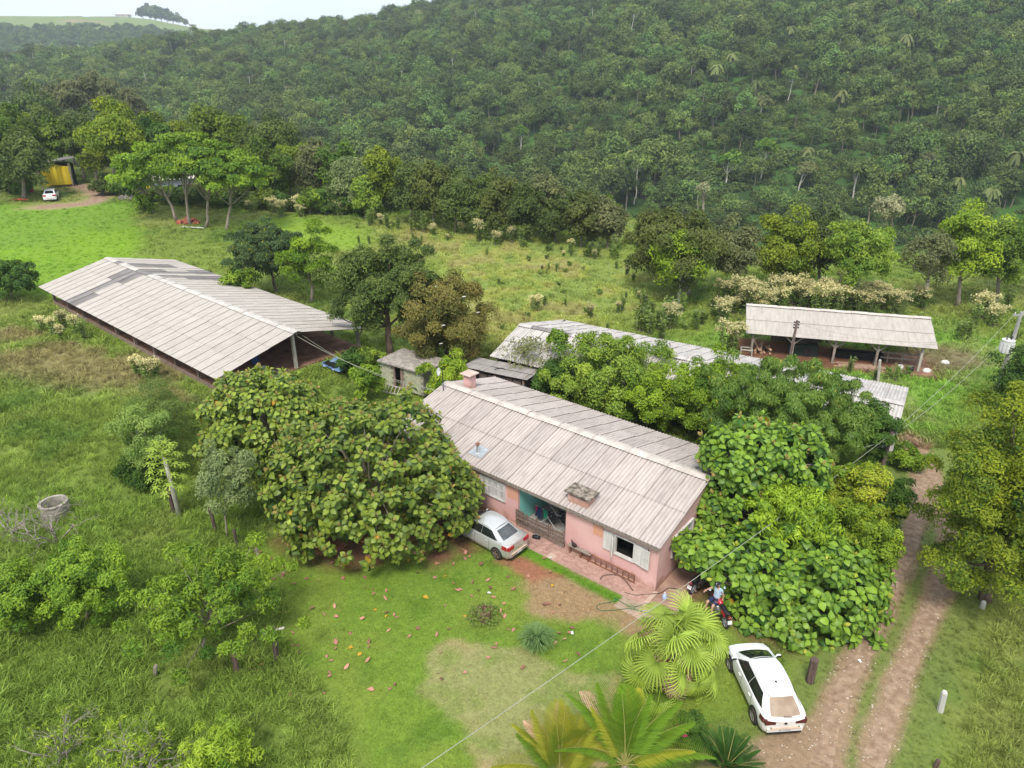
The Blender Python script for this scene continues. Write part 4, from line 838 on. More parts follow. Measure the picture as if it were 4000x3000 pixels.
dr = thing('drum', 'blue plastic drum standing inside the long shed by the gable', 'drum', (*Pz(1000, 1420, 1.17)[:2], 1.17)); MB().lathe([(0, 0), (.25, 0), (.27, .3), (.25, .35), (.27, .4), (.25, .8), (0, .8)], 14).build('body', mat('blue_drum', (.02, .06, .22), (.04, .1, .3), .4), dr, smooth=True)
MB().lathe([(.06, .8), (.06, .83), (0, .83)], 10).build('cap', M_BLACK, dr)

# ---- block shed and the ladder beside it
bs0 = np.array([-8.75, 43.75]); bz = gz(*bs0); bshed = thing('block_shed', 'small limewashed block shed with a dark doorway and a flat slab roof', 'shed', (bs0[0], bs0[1], bz), R(-33)); bshed.scale = (.86, .86, .95)
wl = MB().box((.62, .1, .85), (1.2, .14, 1.76)).box((3.15, .1, .85), (2.1, .14, 1.76)).box((.1, 1.4, .85), (.14, 2.44, 1.76)).box((4.12, 1.4, .85), (.14, 2.44, 1.76)).box((2.1, 2.6, .85), (3.9, .14, 1.76)).box((1.65, .1, 1.66), (.9, .14, .12)).build('wall', M_MORTAR, bshed)
mk = MB().box((0, 0, 0), (.375, .03, .175)).mesh('brick', M_BLOCK)
for j in range(9):
    for i in range(11):
        x_ = .22 + .39 * i - (.19 if j % 2 else 0)
        if .02 < x_ < 4.1 and not (1.12 < x_ < 2.2): link('brick', mk, wl, loc=(x_, .022 + rng.normal() * .003, .1 + .19 * j))
    for i in range(6):
        o = link('brick', mk, wl, loc=(.024, .4 + .39 * i - (.19 if j % 2 else 0), .1 + .19 * j)); o.rotation_euler = (0, 0, R(90))
MB().box((2.1, 1.3, 1.8), (4.6, 3.1, .1)).build('roof', M_CONC, bshed)
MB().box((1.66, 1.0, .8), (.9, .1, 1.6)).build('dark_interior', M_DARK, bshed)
for x_, ww in ((1.3, .2), (2.02, .26)): o = MB().box((0, 0, .82), (ww, .06, 1.7)).build('door_jamb', M_PLANK, bshed, loc=(x_, .0, 0)); o.rotation_euler = (0, R(3 if x_ > 2 else 0), 0)
MB().box((0, 0, .75), (.2, .05, 1.5)).build('loose_plank', M_TIMBER, bshed, loc=(2.2, -.1, 0)).rotation_euler = (R(-8), R(5), 0)
p1, p2 = G(1490, 1535), G(1600, 1562); a_ = math.atan2(p2[1] - p1[1], p2[0] - p1[0]); Ll = np.hypot(*(p2 - p1)[:2])
ld = thing('ladder', 'old wooden ladder lying in the grass before the block shed', 'ladder', (p1[0], p1[1], p1[2] + .1), a_)
for y_ in (0, .4): MB().bar((0, y_, .02 + y_), (Ll, y_, .02 + y_ * .6), .06, .05).build('rail', M_TIMBERP, ld)
for x_ in np.linspace(.15, Ll - .1, 8): MB().bar((x_, 0, .02), (x_, .4, .02 + .35), .04, .04).build('rung', M_TIMBERP, ld)

# ---- plank shed behind the house
ws = thing('plank_shed', 'dark vertical plank shed with a sagging grey roof behind the farmhouse', 'shed', (.9, 40.7, .0), -.43)
mpk = MB().box((0, 0, 1.0), (.19, .03, 2.0)).mesh('plank', M_PLANKD)
for i in range(20):
    if 2 <= i - 14 <= 5: continue
    o = link('plank', mpk, ws, loc=(-.35 - .2 * i, .25 + rng.normal() * .008, rng.uniform(-.03, .03))); o.rotation_euler = (0, rng.normal() * .012, 0)
for i in range(11):
    o = link('plank', mpk, ws, loc=(-.28, .3 + .2 * i, -.1 + rng.uniform(-.04, .02))); o.rotation_euler = (0, rng.normal() * .01, R(90))
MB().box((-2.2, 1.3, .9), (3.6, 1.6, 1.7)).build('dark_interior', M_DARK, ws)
MB().bar((-4.4, .2, 2.2), (-.2, .2, 2.14), .08, .1).bar((-.25, .2, 2.16), (-.25, 2.5, 1.9), .08, .1).build('wall_plate', M_PLANK, ws)
for x_ in (-.28, -2.3, -4.3): MB().bar((x_, .2, 0), (x_, .2, 2.2), .12, .12).build('post', M_PLANK, ws)
clad(ws, (-4.6, 0, 2.32), (1, 0, -.02), (0, 2.6, -.34), 4.6, 2, .075, 10, .011, M_ZINC, jz=.01)
MB().grid(np.array([[(-2.35 + .6 * t, .25 + .3 * t, 2.37 + .1 * math.sin(3 * t) + .08 * k) for k in (0, .5, 1)] for t in np.linspace(0, 1, 5)])).build('torn_patch', M_IRON, ws)
for z_ in (1.75, 1.95): MB().box((-.1, 1.25 + (z_ - 1.75) * 3, z_), (.1, .5, .07)).build('white_board', M_WHITE, ws)

# ---- long barn behind the trees
barn = thing('barn', 'long low barn with a pale corrugated roof half hidden by trees', 'barn', (BCn[0], BCn[1], 0), BA)
BL, B1, B2, BZR, BZ1, BZ2 = 24.75, 4.0, 6.85, 3.2, 2.14, 1.5
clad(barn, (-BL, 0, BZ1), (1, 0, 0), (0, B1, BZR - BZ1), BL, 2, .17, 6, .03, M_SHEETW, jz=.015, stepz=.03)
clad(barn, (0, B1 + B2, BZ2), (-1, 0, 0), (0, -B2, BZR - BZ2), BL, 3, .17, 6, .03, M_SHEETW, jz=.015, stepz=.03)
ridge(barn, (-BL, B1, BZR + .02), (0, B1, BZR + .02), 24, .26, .3, .03, 6, M_SHEETW, dark=(1, 2, 3))
for i in range(7):
    x_ = -.4 - 4 * i
    for y_, z_ in ((.4, BZ1), (B1, BZR - .05), (B1 + B2 - .4, BZ2)): MB().bar((x_, y_, -.3), (x_, y_, z_ + .03), .16, .16).build('post', M_TIMBER, barn)
    MB().bar((x_, .1, BZ1 - .1), (x_, B1, BZR - .15), .1, .12).bar((x_, B1 + B2 - .1, BZ2 - .1), (x_, B1, BZR - .15), .1, .12).build('truss', M_TIMBER, barn)
MB().box((-BL / 2, B1 + B2 - .5, .7), (BL - 1, .08, 1.5)).build('back_wall', M_PLANKD, barn); MB().box((-BL + .4, (B1 + B2) / 2, .9), (.08, B1 + B2 - 1.2, 1.8)).build('end_wall', M_PLANKD, barn)

# ---- open timber shed across the meadow
osh = thing('open_timber_shed', 'open shed on braced timber posts with one long pale roof slope', 'shed', (OCn[0], OCn[1], 0), OA)
OL, OW, OZ1, OZ2 = 12.91, 3.06, 2.0, 3.25
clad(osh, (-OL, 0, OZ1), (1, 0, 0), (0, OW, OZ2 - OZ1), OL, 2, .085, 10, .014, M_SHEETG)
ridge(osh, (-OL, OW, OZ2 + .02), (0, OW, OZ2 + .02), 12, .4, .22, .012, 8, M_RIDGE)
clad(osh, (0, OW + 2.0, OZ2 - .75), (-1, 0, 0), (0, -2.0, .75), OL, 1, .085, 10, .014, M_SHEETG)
for i in range(5):
    x_ = -.75 - 2.9 * i
    MB().bar((x_, .45, -.2), (x_, .45, OZ1 + .12), .16, .16).build('post', M_TIMBER if i else M_TIMBERP, osh)
    for s_ in ((-1, 1) if 0 < i < 4 else ((-1,) if i == 0 else (1,))): MB().bar((x_, .42, OZ1 - .7), (x_ + .85 * s_, .42, OZ1 + .08), .09, .09).build('brace', M_TIMBER, osh)
    MB().bar((x_ + .2, OW + 1.7, -.2), (x_ + .2, OW + 1.7, OZ2 - .7), .15, .15).build('post', M_PLANKD, osh)
    MB().bar((x_, .1, OZ1 - .04), (x_, OW, OZ2 - .1), .1, .12).bar((x_, OW + 1.9, OZ2 - .85), (x_, OW, OZ2 - .1), .1, .12).build('rafter', M_PLANKD, osh)
for y_, z_ in ((.45, OZ1 + .1), (OW + 1.7, OZ2 - .72)): MB().bar((-OL + .1, y_, z_), (-.1, y_, z_), .1, .13).build('purlin', M_TIMBER, osh)
MB().box((-9.9, 3.9, 1.05), (1.5, .06, 1.9)).build('dark_back_panel', M_PLANKD, osh)
def inosh(x_, y_): return (*world(OA, OCn, x_, y_), 0.02)
lp = thing('log_pile', 'heap of split logs on red earth under the open timber shed', 'log pile', inosh(-11.4, 1.6), OA)
for i in range(14):
    L2 = rng.uniform(1.2, 1.9); a_ = rng.normal() * .25; p = np.array([rng.uniform(-.5, .5), 0, .1 + .13 * (i // 4)]); d_ = np.array([math.sin(a_) * .5, math.cos(a_), .1 * rng.normal()]) * L2 / 2
    MB().tube([p - d_, p, p + d_], [.08, .085, .075], 7).build('log', mat('split_log', (.33, .19, .12), (.5, .33, .22), .9, scale=5) if i == 0 else bpy.data.materials['split_log'], lp)
mc = thing('saw_bench', 'dark sawing machine with a sloping hood under the open timber shed', 'machine', inosh(-8.5, 1.8), OA)
MB().box((0, 0, .5), (2.0, 1.1, .9)).build('bed', mat('dark_green_machine', (.015, .03, .025), (.03, .05, .04), .6), mc)
MB().add([(-.9, -.5, .95), (1.2, -.5, 1.3), (1.2, .5, 1.3), (-.9, .5, .95), (-.5, -.5, 1.45), (.6, -.5, 1.5), (.6, .5, 1.5), (-.5, .5, 1.45)], [(0, 1, 5, 4), (1, 2, 6, 5), (2, 3, 7, 6), (3, 0, 4, 7), (4, 5, 6, 7), (0, 3, 2, 1)]).build('hood', M_IRON, mc)
MB().lathe([(0, 0), (.35, 0), (.35, .05), (0, .05)], 16, mtx=Matrix.Translation((.3, -.6, .5)) @ Matrix.Rotation(R(90), 4, 'X')).build('flywheel', M_IRON, mc)
pl = thing('plank_stack', 'low stack of sawn planks along the front of the open timber shed', 'planks', inosh(-4.6, .2), OA)
for i in range(12): MB().box((rng.uniform(-.4, .4), -.5 + .22 * (i % 5), .05 + .055 * (i // 5)), (rng.uniform(2.6, 3.6), .18, .045)).build('plank', mat('fresh_plank', (.28, .17, .12), (.42, .28, .2), .9, rnd=.2) if i == 0 else bpy.data.materials['fresh_plank'], pl)
tr = thing('feed_trough', 'black tarred trough lying lengthwise under the open timber shed', 'trough', inosh(-4.6, 2.0), OA)
MB().box((0, -.35, .3), (3.6, .06, .5)).box((0, .35, .3), (3.6, .06, .5)).box((0, 0, .08), (3.6, .64, .06)).box((-1.77, 0, .3), (.06, .64, .5)).box((1.77, 0, .3), (.06, .64, .5)).build('trough_body', M_BLACK, tr); MB().box((-1.2, 0, .03), (.1, .7, .1)).box((1.2, 0, .03), (.1, .7, .1)).build('bearer', M_PLANKD, tr)
rl = thing('stock_rail', 'low rail of rough boards at the open end of the timber shed', 'fence', inosh(-1.6, 1.6), OA)
for x_ in (-1.0, 0, 1.0): MB().bar((x_, 0, 0), (x_, 0, .95), .1, .1).build('post', M_TIMBER, rl)
for z_ in (.45, .85): MB().bar((-1.5, -.07, z_), (1.4, -.07, z_ + rng.normal() * .03), .04, .13).build('rail', M_TIMBER, rl)
for x_, y_, lab, m_ in ((-2.0, .2, 'white bucket beside the posts of the open timber shed', M_WHITE), (-1.3, .1, 'black bucket tipped by the end post of the open timber shed', M_BLACK)):
    bk = thing('bucket', lab, 'bucket', inosh(x_, y_)); MB().lathe([(0, 0), (.15, 0), (.2, .42), (.17, .42), (.13, .03), (0, .03)], 12).build('body', m_, bk, smooth=True); MB().tube([(.19, 0, .4), (.1, 0, .5), (-.1, 0, .5), (-.19, 0, .4)], .01, 4).build('handle', M_STEEL, bk)
cr = thing('wooden_frame', 'pale wooden box frame standing at the corner of the open timber shed', 'box', inosh(-13.1, .1), OA)
for a_, b_ in (((0, 0, 0), (0, 0, .6)), ((.8, 0, 0), (.8, 0, .6)), ((0, 0, .6), (.8, 0, .6)), ((0, .6, 0), (0, .6, .6)), ((.8, .6, 0), (.8, .6, .6)), ((0, .6, .6), (.8, .6, .6)), ((0, 0, .6), (0, .6, .6)), ((.8, 0, .6), (.8, .6, .6))): MB().bar(a_, b_, .08, .08).build('bar', M_TIMBERP, cr)
p = G(3690, 1358); 
for (u, v_), lab in (((3620, 1452), 'pale stone in the grass near the end post of the open shed'), ((3690, 1420), 'white sack lying in grass beyond the open timber shed')):
    p = G(u, v_); mb = MB(); d_ = sphere(40); 
    P_ = np.array([[(.35 * math.cos(a) * math.sin(b), .25 * math.sin(a) * math.sin(b), .05 + .2 * max(math.cos(b), -.3) * (1 + .2 * math.sin(3 * a))) for a in np.linspace(0, 2 * math.pi, 11)] for b in np.linspace(.01, 2.4, 7)])
    tag(mb.grid(P_).build('stone' if 'stone' in lab else 'sack', M_WHITE, loc=p, smooth=True), lab, 'stone' if 'stone' in lab else 'sack')
# red earth under the open shed as its own floor
tag(MB().box((-OL / 2, 1.9, -.02), (OL + .6, 4.6, .07)).build('earth_floor', M_EARTH, loc=(OCn[0], OCn[1], gz(*OCn)), rz=OA), kind='structure')

# ---- drive: two worn wheel tracks
def strip(name, line, w0, seed):
    line = np.array(line); d = np.r_[0, np.cumsum(np.hypot(*np.diff(line, axis=0).T))]; t = np.linspace(0, d[-1], int(d[-1] / .18)); c = np.stack([np.interp(t, d, line[:, k]) for k in range(2)], 1)
    for _ in range(30): c[1:-1] = (c[:-2] + 2 * c[1:-1] + c[2:]) / 4
    tn = np.gradient(c, axis=0); tn /= np.linalg.norm(tn, axis=1)[:, None]; nm = np.stack([-tn[:, 1], tn[:, 0]], 1)
    wl_ = w0 * (.75 + .7 * (fbm(t * 1.1 + seed, t * 0 + seed, 4) - .35)); wr_ = w0 * (.75 + .7 * (fbm(t * 1.1 + seed + 50, t * 0 + seed, 4) - .35))
    K = 7; P_ = np.zeros((len(t), K, 3)); 
    for k in range(K):
        s_ = k / (K - 1); o_ = -wl_ * (1 - s_) + wr_ * s_; q = c + nm * o_[:, None]; P_[:, k, :2] = q; P_[:, k, 2] = ground(q[:, 0], q[:, 1]) + .012 - .03 * math.sin(math.pi * s_) * 0 + .006 * (rng.random(len(t)) - .5)
    P_[:, 0, 2] -= .02; P_[:, -1, 2] -= .02
    me_ = MB().grid(P_, flip=True).mesh(name, M_TRACK, smooth=True); return tag(link(name, me_), kind='structure')
M_TRACK = mat('stony_track', (.19, .12, .075), (.35, .245, .165), .95, scale=3.5, detail=11, lo=.3, hi=.68, bump=.9, bscale=9)
strip('wheel_track', TRK_A[1:], .44, 3.); strip('wheel_track', TRK_B[1:], .42, 9.); strip('dirt_road', FTRK, 1.5, 4.)
n = 500; t = rng.random(n); 
mb = MB(); si = [MB().add(np.array([(1, 0, 0), (-.3, .8, 0), (-.8, -.5, 0), (.1, .1, .6), (.2, -.7, .1)]) * 1., [(0, 1, 3), (1, 2, 3), (2, 4, 3), (4, 0, 3)])][0]
base = si.v[0]; nst = 0
x = rng.uniform(7, 24, 9000); y = rng.uniform(14, 36, 9000); td = trackd(x, y); k = (td < .6) & (rng.random(9000) < .75); x, y = x[k], y[k]; z = ground(x, y)
for i in range(len(x)):
    s_ = rng.uniform(.02, .055); a_ = rng.uniform(0, 6.28); c_, s2 = math.cos(a_), math.sin(a_); v_ = base * s_; mb.add(np.stack([v_[:, 0] * c_ - v_[:, 1] * s2 + x[i], v_[:, 0] * s2 + v_[:, 1] * c_ + y[i], v_[:, 2] + z[i] + .015], 1), [(0, 1, 3), (1, 2, 3), (2, 4, 3), (4, 0, 3)])
tag(mb.build('gravel', mat('gravel_stone', (.3, .22, .15), (.5, .42, .33), .9, scale=1.5)), kind='stuff')
# ------------------------------------------------------------------ vehicles
def paint(name, c, metal=0., rough=.35, dust=None):
    m = mat(name, c, tuple(k * .93 for k in c), rough, scale=2, metal=metal, spec=.5, coat=.6)
    if dust:                                                  # road dust low on the bodywork and on the tail
        t = m.node_tree; N, L = t.nodes, t.links; b = N['Principled BSDF']; src = b.inputs['Base Color'].links[0].from_socket
        tc = N.new('ShaderNodeTexCoord'); sx = N.new('ShaderNodeSeparateXYZ'); L.new(tc.outputs['Object'], sx.inputs[0])
        mr = N.new('ShaderNodeMapRange'); mr.inputs[1].default_value = -1.55; mr.inputs[2].default_value = -2.1; L.new(sx.outputs[0], mr.inputs[0])
        m2 = N.new('ShaderNodeMapRange'); m2.inputs[1].default_value = .62; m2.inputs[2].default_value = .2; L.new(sx.outputs[2], m2.inputs[0])
        mx = N.new('ShaderNodeMath'); mx.operation = 'MAXIMUM'; L.new(mr.outputs[0], mx.inputs[0]); L.new(m2.outputs[0], mx.inputs[1])
        nz = N.new('ShaderNodeTexNoise'); nz.inputs['Scale'].default_value = 3; nz.inputs['Detail'].default_value = 6; L.new(tc.outputs['Object'], nz.inputs[0])
        ml = N.new('ShaderNodeMath'); ml.operation = 'MULTIPLY'; L.new(mx.outputs[0], ml.inputs[0]); L.new(nz.outputs[0], ml.inputs[1])
        m3 = N.new('ShaderNodeMath'); m3.operation = 'MULTIPLY'; m3.inputs[1].default_value = dust[1]; L.new(ml.outputs[0], m3.inputs[0])
        mi = N.new('ShaderNodeMix'); mi.data_type = 'RGBA'; L.new(m3.outputs[0], mi.inputs[0]); L.new(src, mi.inputs[6]); mi.inputs[7].default_value = rgb(dust[0]); L.new(mi.outputs[2], b.inputs['Base Color'])
    return m
M_GLASS = mat('tinted_glass', (.012, .014, .015), (.02, .022, .023), .06, spec=.7)
M_GLASSD = mat('dusty_rear_glass', (.26, .185, .13), (.34, .25, .18), .45, scale=3)
M_TYRE = mat('tyre_rubber', (.03, .026, .022), (.07, .055, .045), .9, scale=6)
M_RIM = mat('alloy_rim', (.42, .40, .37), (.55, .53, .5), .4, metal=.6)
M_RIMB = mat('dusty_steel_rim', (.16, .115, .08), (.24, .17, .12), .7)
M_LAMP = mat('red_tail_lamp', (.30, .008, .02), (.42, .015, .03), .15, spec=.6)
M_LAMPD = mat('smoked_tail_lamp', (.05, .008, .01), (.12, .02, .02), .15, spec=.6)
M_CHROME = mat('chrome', (.7, .7, .7), (.75, .75, .75), .12, metal=1)
M_PLATE = mat('number_plate', (.62, .60, .58), (.7, .68, .66), .5)
M_DUST = mat('road_dust', (.45, .33, .24), (.55, .42, .32), .95, scale=6)
def text(s, size, m_, parent, mtx, name='lettering'):
    c = bpy.data.curves.new(name, 'FONT'); c.body = s; c.size = size; c.align_x = 'CENTER'; c.align_y = 'CENTER'; c.extrude = .001; c.materials.append(m_)
    f = bpy.data.objects.new('font', c); COL.objects.link(f); bpy.context.view_layer.update(); me_ = bpy.data.meshes.new_from_object(f.evaluated_get(bpy.context.evaluated_depsgraph_get())); bpy.data.objects.remove(f)
    return link(name, me_, parent, mtx=mtx)
def car(name, label, loc, rz, s, st, cab, pm, rearglass, rim, lamp, plate, hatch, lampq, details=True):
    t = thing(name, label, 'car', loc, rz); t.scale = (s, s, s)
    st = np.array(st, float); xs_ = np.unique(np.concatenate([np.linspace(st[0, 0], st[-1, 0], 33), st[:, 0]]))
    par = lambda x_: [np.interp(x_, st[:, 0], st[:, k]) for k in range(1, 5)]
    def sect(x_):
        w, zs, zb, zt = par(x_); q = zb - zs
        h = [(0, zs), (.8 * w, zs), (.955 * w, zs + .05), (w, zs + .3 * q), (.995 * w, zs + .55 * q), (.985 * w, zs + .8 * q), (.955 * w, zb - .02), (.885 * w, zb + .25 * (zt - zb)), (.55 * w, zt - .2 * (zt - zb)), (0, zt)]
        return h
    P_ = []
    for x_ in xs_:
        h = sect(x_); P_.append([(x_, y_, z_) for y_, z_ in h] + [(x_, -y_, z_) for y_, z_ in h[-2::-1]])
    mb = MB().grid(np.array(P_)); n = len(P_[0]); a = np.array(P_[0]); b = np.array(P_[-1]); mb.add(a[:-1], [tuple(range(n - 1))]); mb.add(b[:-1], [tuple(range(n - 1))[::-1]])
    body = mb.build('body', pm, t, smooth=True)
    xb0, xb1, xr0, xr1, wb, wr, zb, zr = cab       # belt rear/front, roof rear/front, half widths, heights
    def side(s_, h, sg, off=0):
        x_ = (xb0 + (xb1 - xb0) * s_) * (1 - h) + (xr0 + (xr1 - xr0) * s_) * h; e = 1 - .15 * (2 * s_ - 1) ** 4
        y_ = (wb * (1 - h) + wr * h) * e + .03 * math.sin(math.pi * h) + off
        return (x_, sg * y_, zb + (zr - .09 * abs(2 * s_ - 1.1) ** 2.2 - zb) * h - (.0 if h < .99 else .0))
    S_ = np.linspace(0, 1, 15); mb = MB()
    for sg in (1, -1): mb.grid(np.array([[side(s_, h, sg) for h in (-.12, 0, .3, .6, .85, 1)] for s_ in S_]), flip=sg < 0)
    def top(s_, k):
        a, b = np.array(side(s_, 1, 1)), np.array(side(s_, 1, -1)); p = a * (1 - k) + b * k; p[2] += .045 * (1 - (2 * k - 1) ** 2); return p
    mb.grid(np.array([[top(s_, k) for k in np.linspace(0, 1, 9)] for s_ in S_]))
    def endp(e, h, k, off=0):
        a, b = np.array(side(e, h, 1)), np.array(side(e, h, -1)); p = a * (1 - k) + b * k; d_ = 1 if e > .5 else -1
        p[0] += d_ * (.10 * (1 - (2 * k - 1) ** 2) * (1 - .5 * h) + off); p[2] += .045 * h * (1 - (2 * k - 1) ** 2) + off * .5; return p
    for e in (0, 1): mb.grid(np.array([[endp(e, h, k) for h in (-.12, 0, .35, .7, 1)] for k in np.linspace(0, 1, 9)]), flip=e == 1)
    mb.build('cabin', pm, t, smooth=True)
    MB().grid(np.array([[endp(1, h, k, .012) for h in np.linspace(.02, .93, 6)] for k in np.linspace(.06, .94, 10)]), flip=True).build('windscreen', M_GLASS, t, smooth=True)
    MB().grid(np.array([[endp(0, h, k, .012) for h in np.linspace(.10, .9, 6)] for k in np.linspace(.08, .92, 10)])).build('rear_window', rearglass, t, smooth=True)
    for sg in (1, -1):
        for (a, b) in ((.505, .91), (.11, .495)):
            MB().grid(np.array([[side(a + (b - a) * q, h, sg, .008) for h in np.linspace(.08, .86, 5)] for q in np.linspace(0, 1, 8)]), flip=sg < 0).build('side_window', M_GLASS, t, smooth=True)
        if details:
            for (xa, xc) in ((.1, 1.02), (-.88, .08)):       # doors: slightly proud skins with a handle
                MB().grid(np.array([[(x_, sg * (sect(x_)[k][0] + .004), sect(x_)[k][1]) for k in (3, 4, 5, 6)] for x_ in np.linspace(xa - .014, xc + .014, 6)]), flip=sg < 0).build('door_gap', M_IRON, t, smooth=True)
                D = MB(); rows = []
                for x_ in np.linspace(xa, xc, 6):
                    h = sect(x_); rows.append([(x_, sg * (h[k][0] + .008), h[k][1]) for k in (3, 4, 5, 6)])
                do = D.grid(np.array(rows), flip=sg < 0).build('door', pm, t, smooth=True); hx = xa + .16; hh = sect(hx)
                MB().box((hx, sg * (hh[5][0] + .03), hh[5][1] - .01), (.16, .03, .03)).build('handle', pm, do)
    # wheels with dark arches
    ax = (st[0, 0] + .74, st[-1, 0] - .80); W0 = max(st[:, 1])
    for x_ in ax:
        for sg in (1, -1):
            MB().lathe([(.0, .0), (.36, 0), (.36, .03), (0, .03)], 22, mtx=Matrix.Translation((x_, sg * (W0 - .012), .33)) @ Matrix.Rotation(R(-90) * sg, 4, 'X')).build('wheel_arch', M_BLACK, t)
            wh = thing('wheel', None, None); wh.parent = t; wh.matrix_basis = Matrix.Translation((x_, sg * (W0 - .13), .3)) @ Matrix.Rotation(R(-90) * sg, 4, 'X')
            MB().lathe([(.2, .0), (.29, .0), (.31, .03), (.31, .15), (.29, .18), (.215, .185), (.205, .16)], 24).build('tyre', M_TYRE, wh, smooth=True)
            mb = MB().lathe([(0, .1), (.2, .1), (.21, .165), (.19, .165), (.185, .12)], 20).lathe([(0, .17), (.05, .165), (.055, .1)], 10)
            for k in range(5): a = k * 2 * math.pi / 5; mb.bar((.03 * math.cos(a), .03 * math.sin(a), .15), (.2 * math.cos(a), .2 * math.sin(a), .158), .05, .03, up=(0, 0, 1))
            mb.build('rim', rim, wh)
    # lamps
    x0 = st[0, 0]
    for sg in (1, -1):
        rows = []
        for x_ in np.linspace(*lampq[:2], 5):
            h = sect(x_); w, zs, zb_, zt = par(x_); rows.append([(x_ - .008, sg * (np.interp(z_, [h[3][1], h[5][1], h[6][1], h[7][1]], [h[3][0], h[5][0], h[6][0], h[7][0]]) + .01), z_) for z_ in np.linspace(lampq[2], min(lampq[3], zb_), 4)])
        MB().grid(np.array(rows), flip=sg < 0).build('tail_lamp', lamp, t, smooth=True)
        yy = W0 * .66; MB().box((x0 + .05, sg * yy, (lampq[2] + lampq[3]) / 2 - .01), (.13, W0 * .46, (lampq[3] - lampq[2]) * .95), 0).build('tail_lamp', lamp, t)
        rows = []
        for x_ in np.linspace(st[-1, 0] - .48, st[-1, 0] - .2, 5):
            h = sect(x_); rows.append([(x_ + .01, sg * (h[k][0] + .012), h[k][1]) for k in (5, 6)])
        MB().grid(np.array(rows), flip=sg < 0).build('headlight', M_GLASS, t, smooth=True)
        p = np.array(side(.9, .06, sg)); mb = MB(); mb.bar(p, p + [0, sg * .1, .02], .04, .03)
        q = p + [0, sg * .17, .05]; rows = [[(q[0] + .05 * math.cos(a) * math.sin(b) * (1.2), q[1] + sg * .11 * math.cos(b), q[2] + .075 * math.sin(a) * math.sin(b)) for a in np.linspace(0, 2 * math.pi, 9)] for b in np.linspace(.05, math.pi - .05, 7)]
        mb.grid(np.array(rows), flip=sg < 0); mi_ = mb.build('mirror', pm, t, smooth=True); MB().box((q[0] - .058, q[1], q[2]), (.006, .17, .1)).build('mirror_glass', M_GLASS, mi_)
    # tail: boot lid line, bumper, plate, badge
    MB().box((x0 + .02, 0, .38), (.10, W0 * 1.55, .16)).build('rear_bumper', pm, t); MB().box((x0 + .03, 0, .235), (.12, W0 * 1.45, .07)).build('bumper_skirt', M_BLACK, t)
    MB().box((x0 - .005, 0, .475), (.12, W0 * 1.3, .018)).build('bumper_ledge', M_DUST, t)
    pl = MB().box((0, 0, 0), (.012, .40, .13)).build('number_plate', M_PLATE, t, loc=(x0 - .04, 0, .385))
    MB().box((-.007, 0, 0), (.004, .42, .15)).build('plate_edge', M_IRON, pl); o = pl.children[0]; o.location = (.006, 0, 0)
    if plate: text(plate, .105, M_IRON, pl, Matrix.Translation((-.008, 0, 0)) @ Matrix(((0, 0, -1, 0), (-1, 0, 0, 0), (0, 1, 0, 0), (0, 0, 0, 1))))
    bd = MB().lathe([(0, 0), (.055, 0), (.055, .012), (.045, .016), (.045, .012), (0, .012)], 18, mtx=Matrix.Translation((x0 - .02, 0, .70)) @ Matrix.Rotation(R(-82), 4, 'Y')).build('badge', M_IRON if hatch else M_CHROME, t)
    MB().grid(np.array([[(x0 - .03 + .05 * abs(k), .52 * k, .93 + .01 * j - .0) for j in (0, 1.5)] for k in np.linspace(-1, 1, 7)])).build('boot_seam', M_IRON, t) if not hatch else None
    if hatch:
        MB().tube([(xr0 + .45, .0, zr + .03), (xr0 + .44, 0, zr + .07), (xr0 + .3, 0, zr + .12)], .008, 5).lathe([(.0, .06), (.03, .05), (.05, .0)], 10, mtx=Matrix.Translation((xr0 + .45, 0, zr + .01))).build('antenna', M_BLACK, t)
        mb = MB().box((xr0 - .06, 0, zr - .015), (.16, wr * 1.75, .03)); mb.build('spoiler', pm, t)
        MB().bar((x0 + .0, -.2, .99), (x0 + .02, .12, 1.0), .02, .015).build('wiper', M_BLACK, t)
        for sg in (1, -1): MB().bar((x0 + .06, sg * .72, .5), (x0 - .015, sg * .5, .5), .01, .035).build('reflector', M_BLACK, t)
    return t
HATCH = [(-2.03, .58, .30, .60, .64), (-2.0, .72, .24, .82, .87), (-1.92, .81, .2, .91, .96), (-1.8, .85, .19, .93, .99), (-1.6, .87, .19, .94, 1.0), (-.8, .875, .19, .94, 1.0), (.5, .875, .19, .92, .98), (1.0, .87, .19, .89, .97), (1.5, .86, .2, .80, .90), (1.8, .80, .22, .70, .80), (1.93, .68, .25, .58, .67), (2.0, .52, .28, .5, .56), (2.03, .3, .32, .44, .48)]
SEDAN = [(-2.14, .60, .32, .70, .74), (-2.11, .76, .26, .90, .96), (-2.03, .82, .2, .97, 1.04), (-1.7, .85, .19, .98, 1.06), (-.8, .855, .19, .95, 1.0), (.5, .855, .19, .92, .98), (1.05, .85, .19, .89, .97), (1.6, .84, .2, .80, .89), (1.95, .77, .22, .68, .76), (2.09, .64, .26, .54, .6), (2.14, .42, .3, .44, .5)]
P_W = paint('white_car_paint', (.80, .80, .79), dust=((.45, .33, .24), .75)); P_S = paint('silver_car_paint', (.62, .62, .61), metal=.45, rough=.32, dust=((.42, .34, .26), .9)); P_W2 = paint('white_car_paint_plain', (.78, .78, .78))
h_ = R(94.3); fx = np.array([math.cos(h_), math.sin(h_)]); lf = np.array([-fx[1], fx[0]]); c_ = np.array([8.27, 17.3]) - lf * .70 + fx * 1.12
car('hatchback', 'parked white hatchback with a dusty tan rear window beside the wheel tracks', (c_[0], c_[1], gz(*c_)), h_, .9, HATCH, (-1.95, 1.22, -1.30, .36, .80, .575, .92, 1.47), P_W, M_GLASSD, M_RIM, M_LAMPD, 'RYP6F83', True, (-1.96, -1.66, .66, .88))
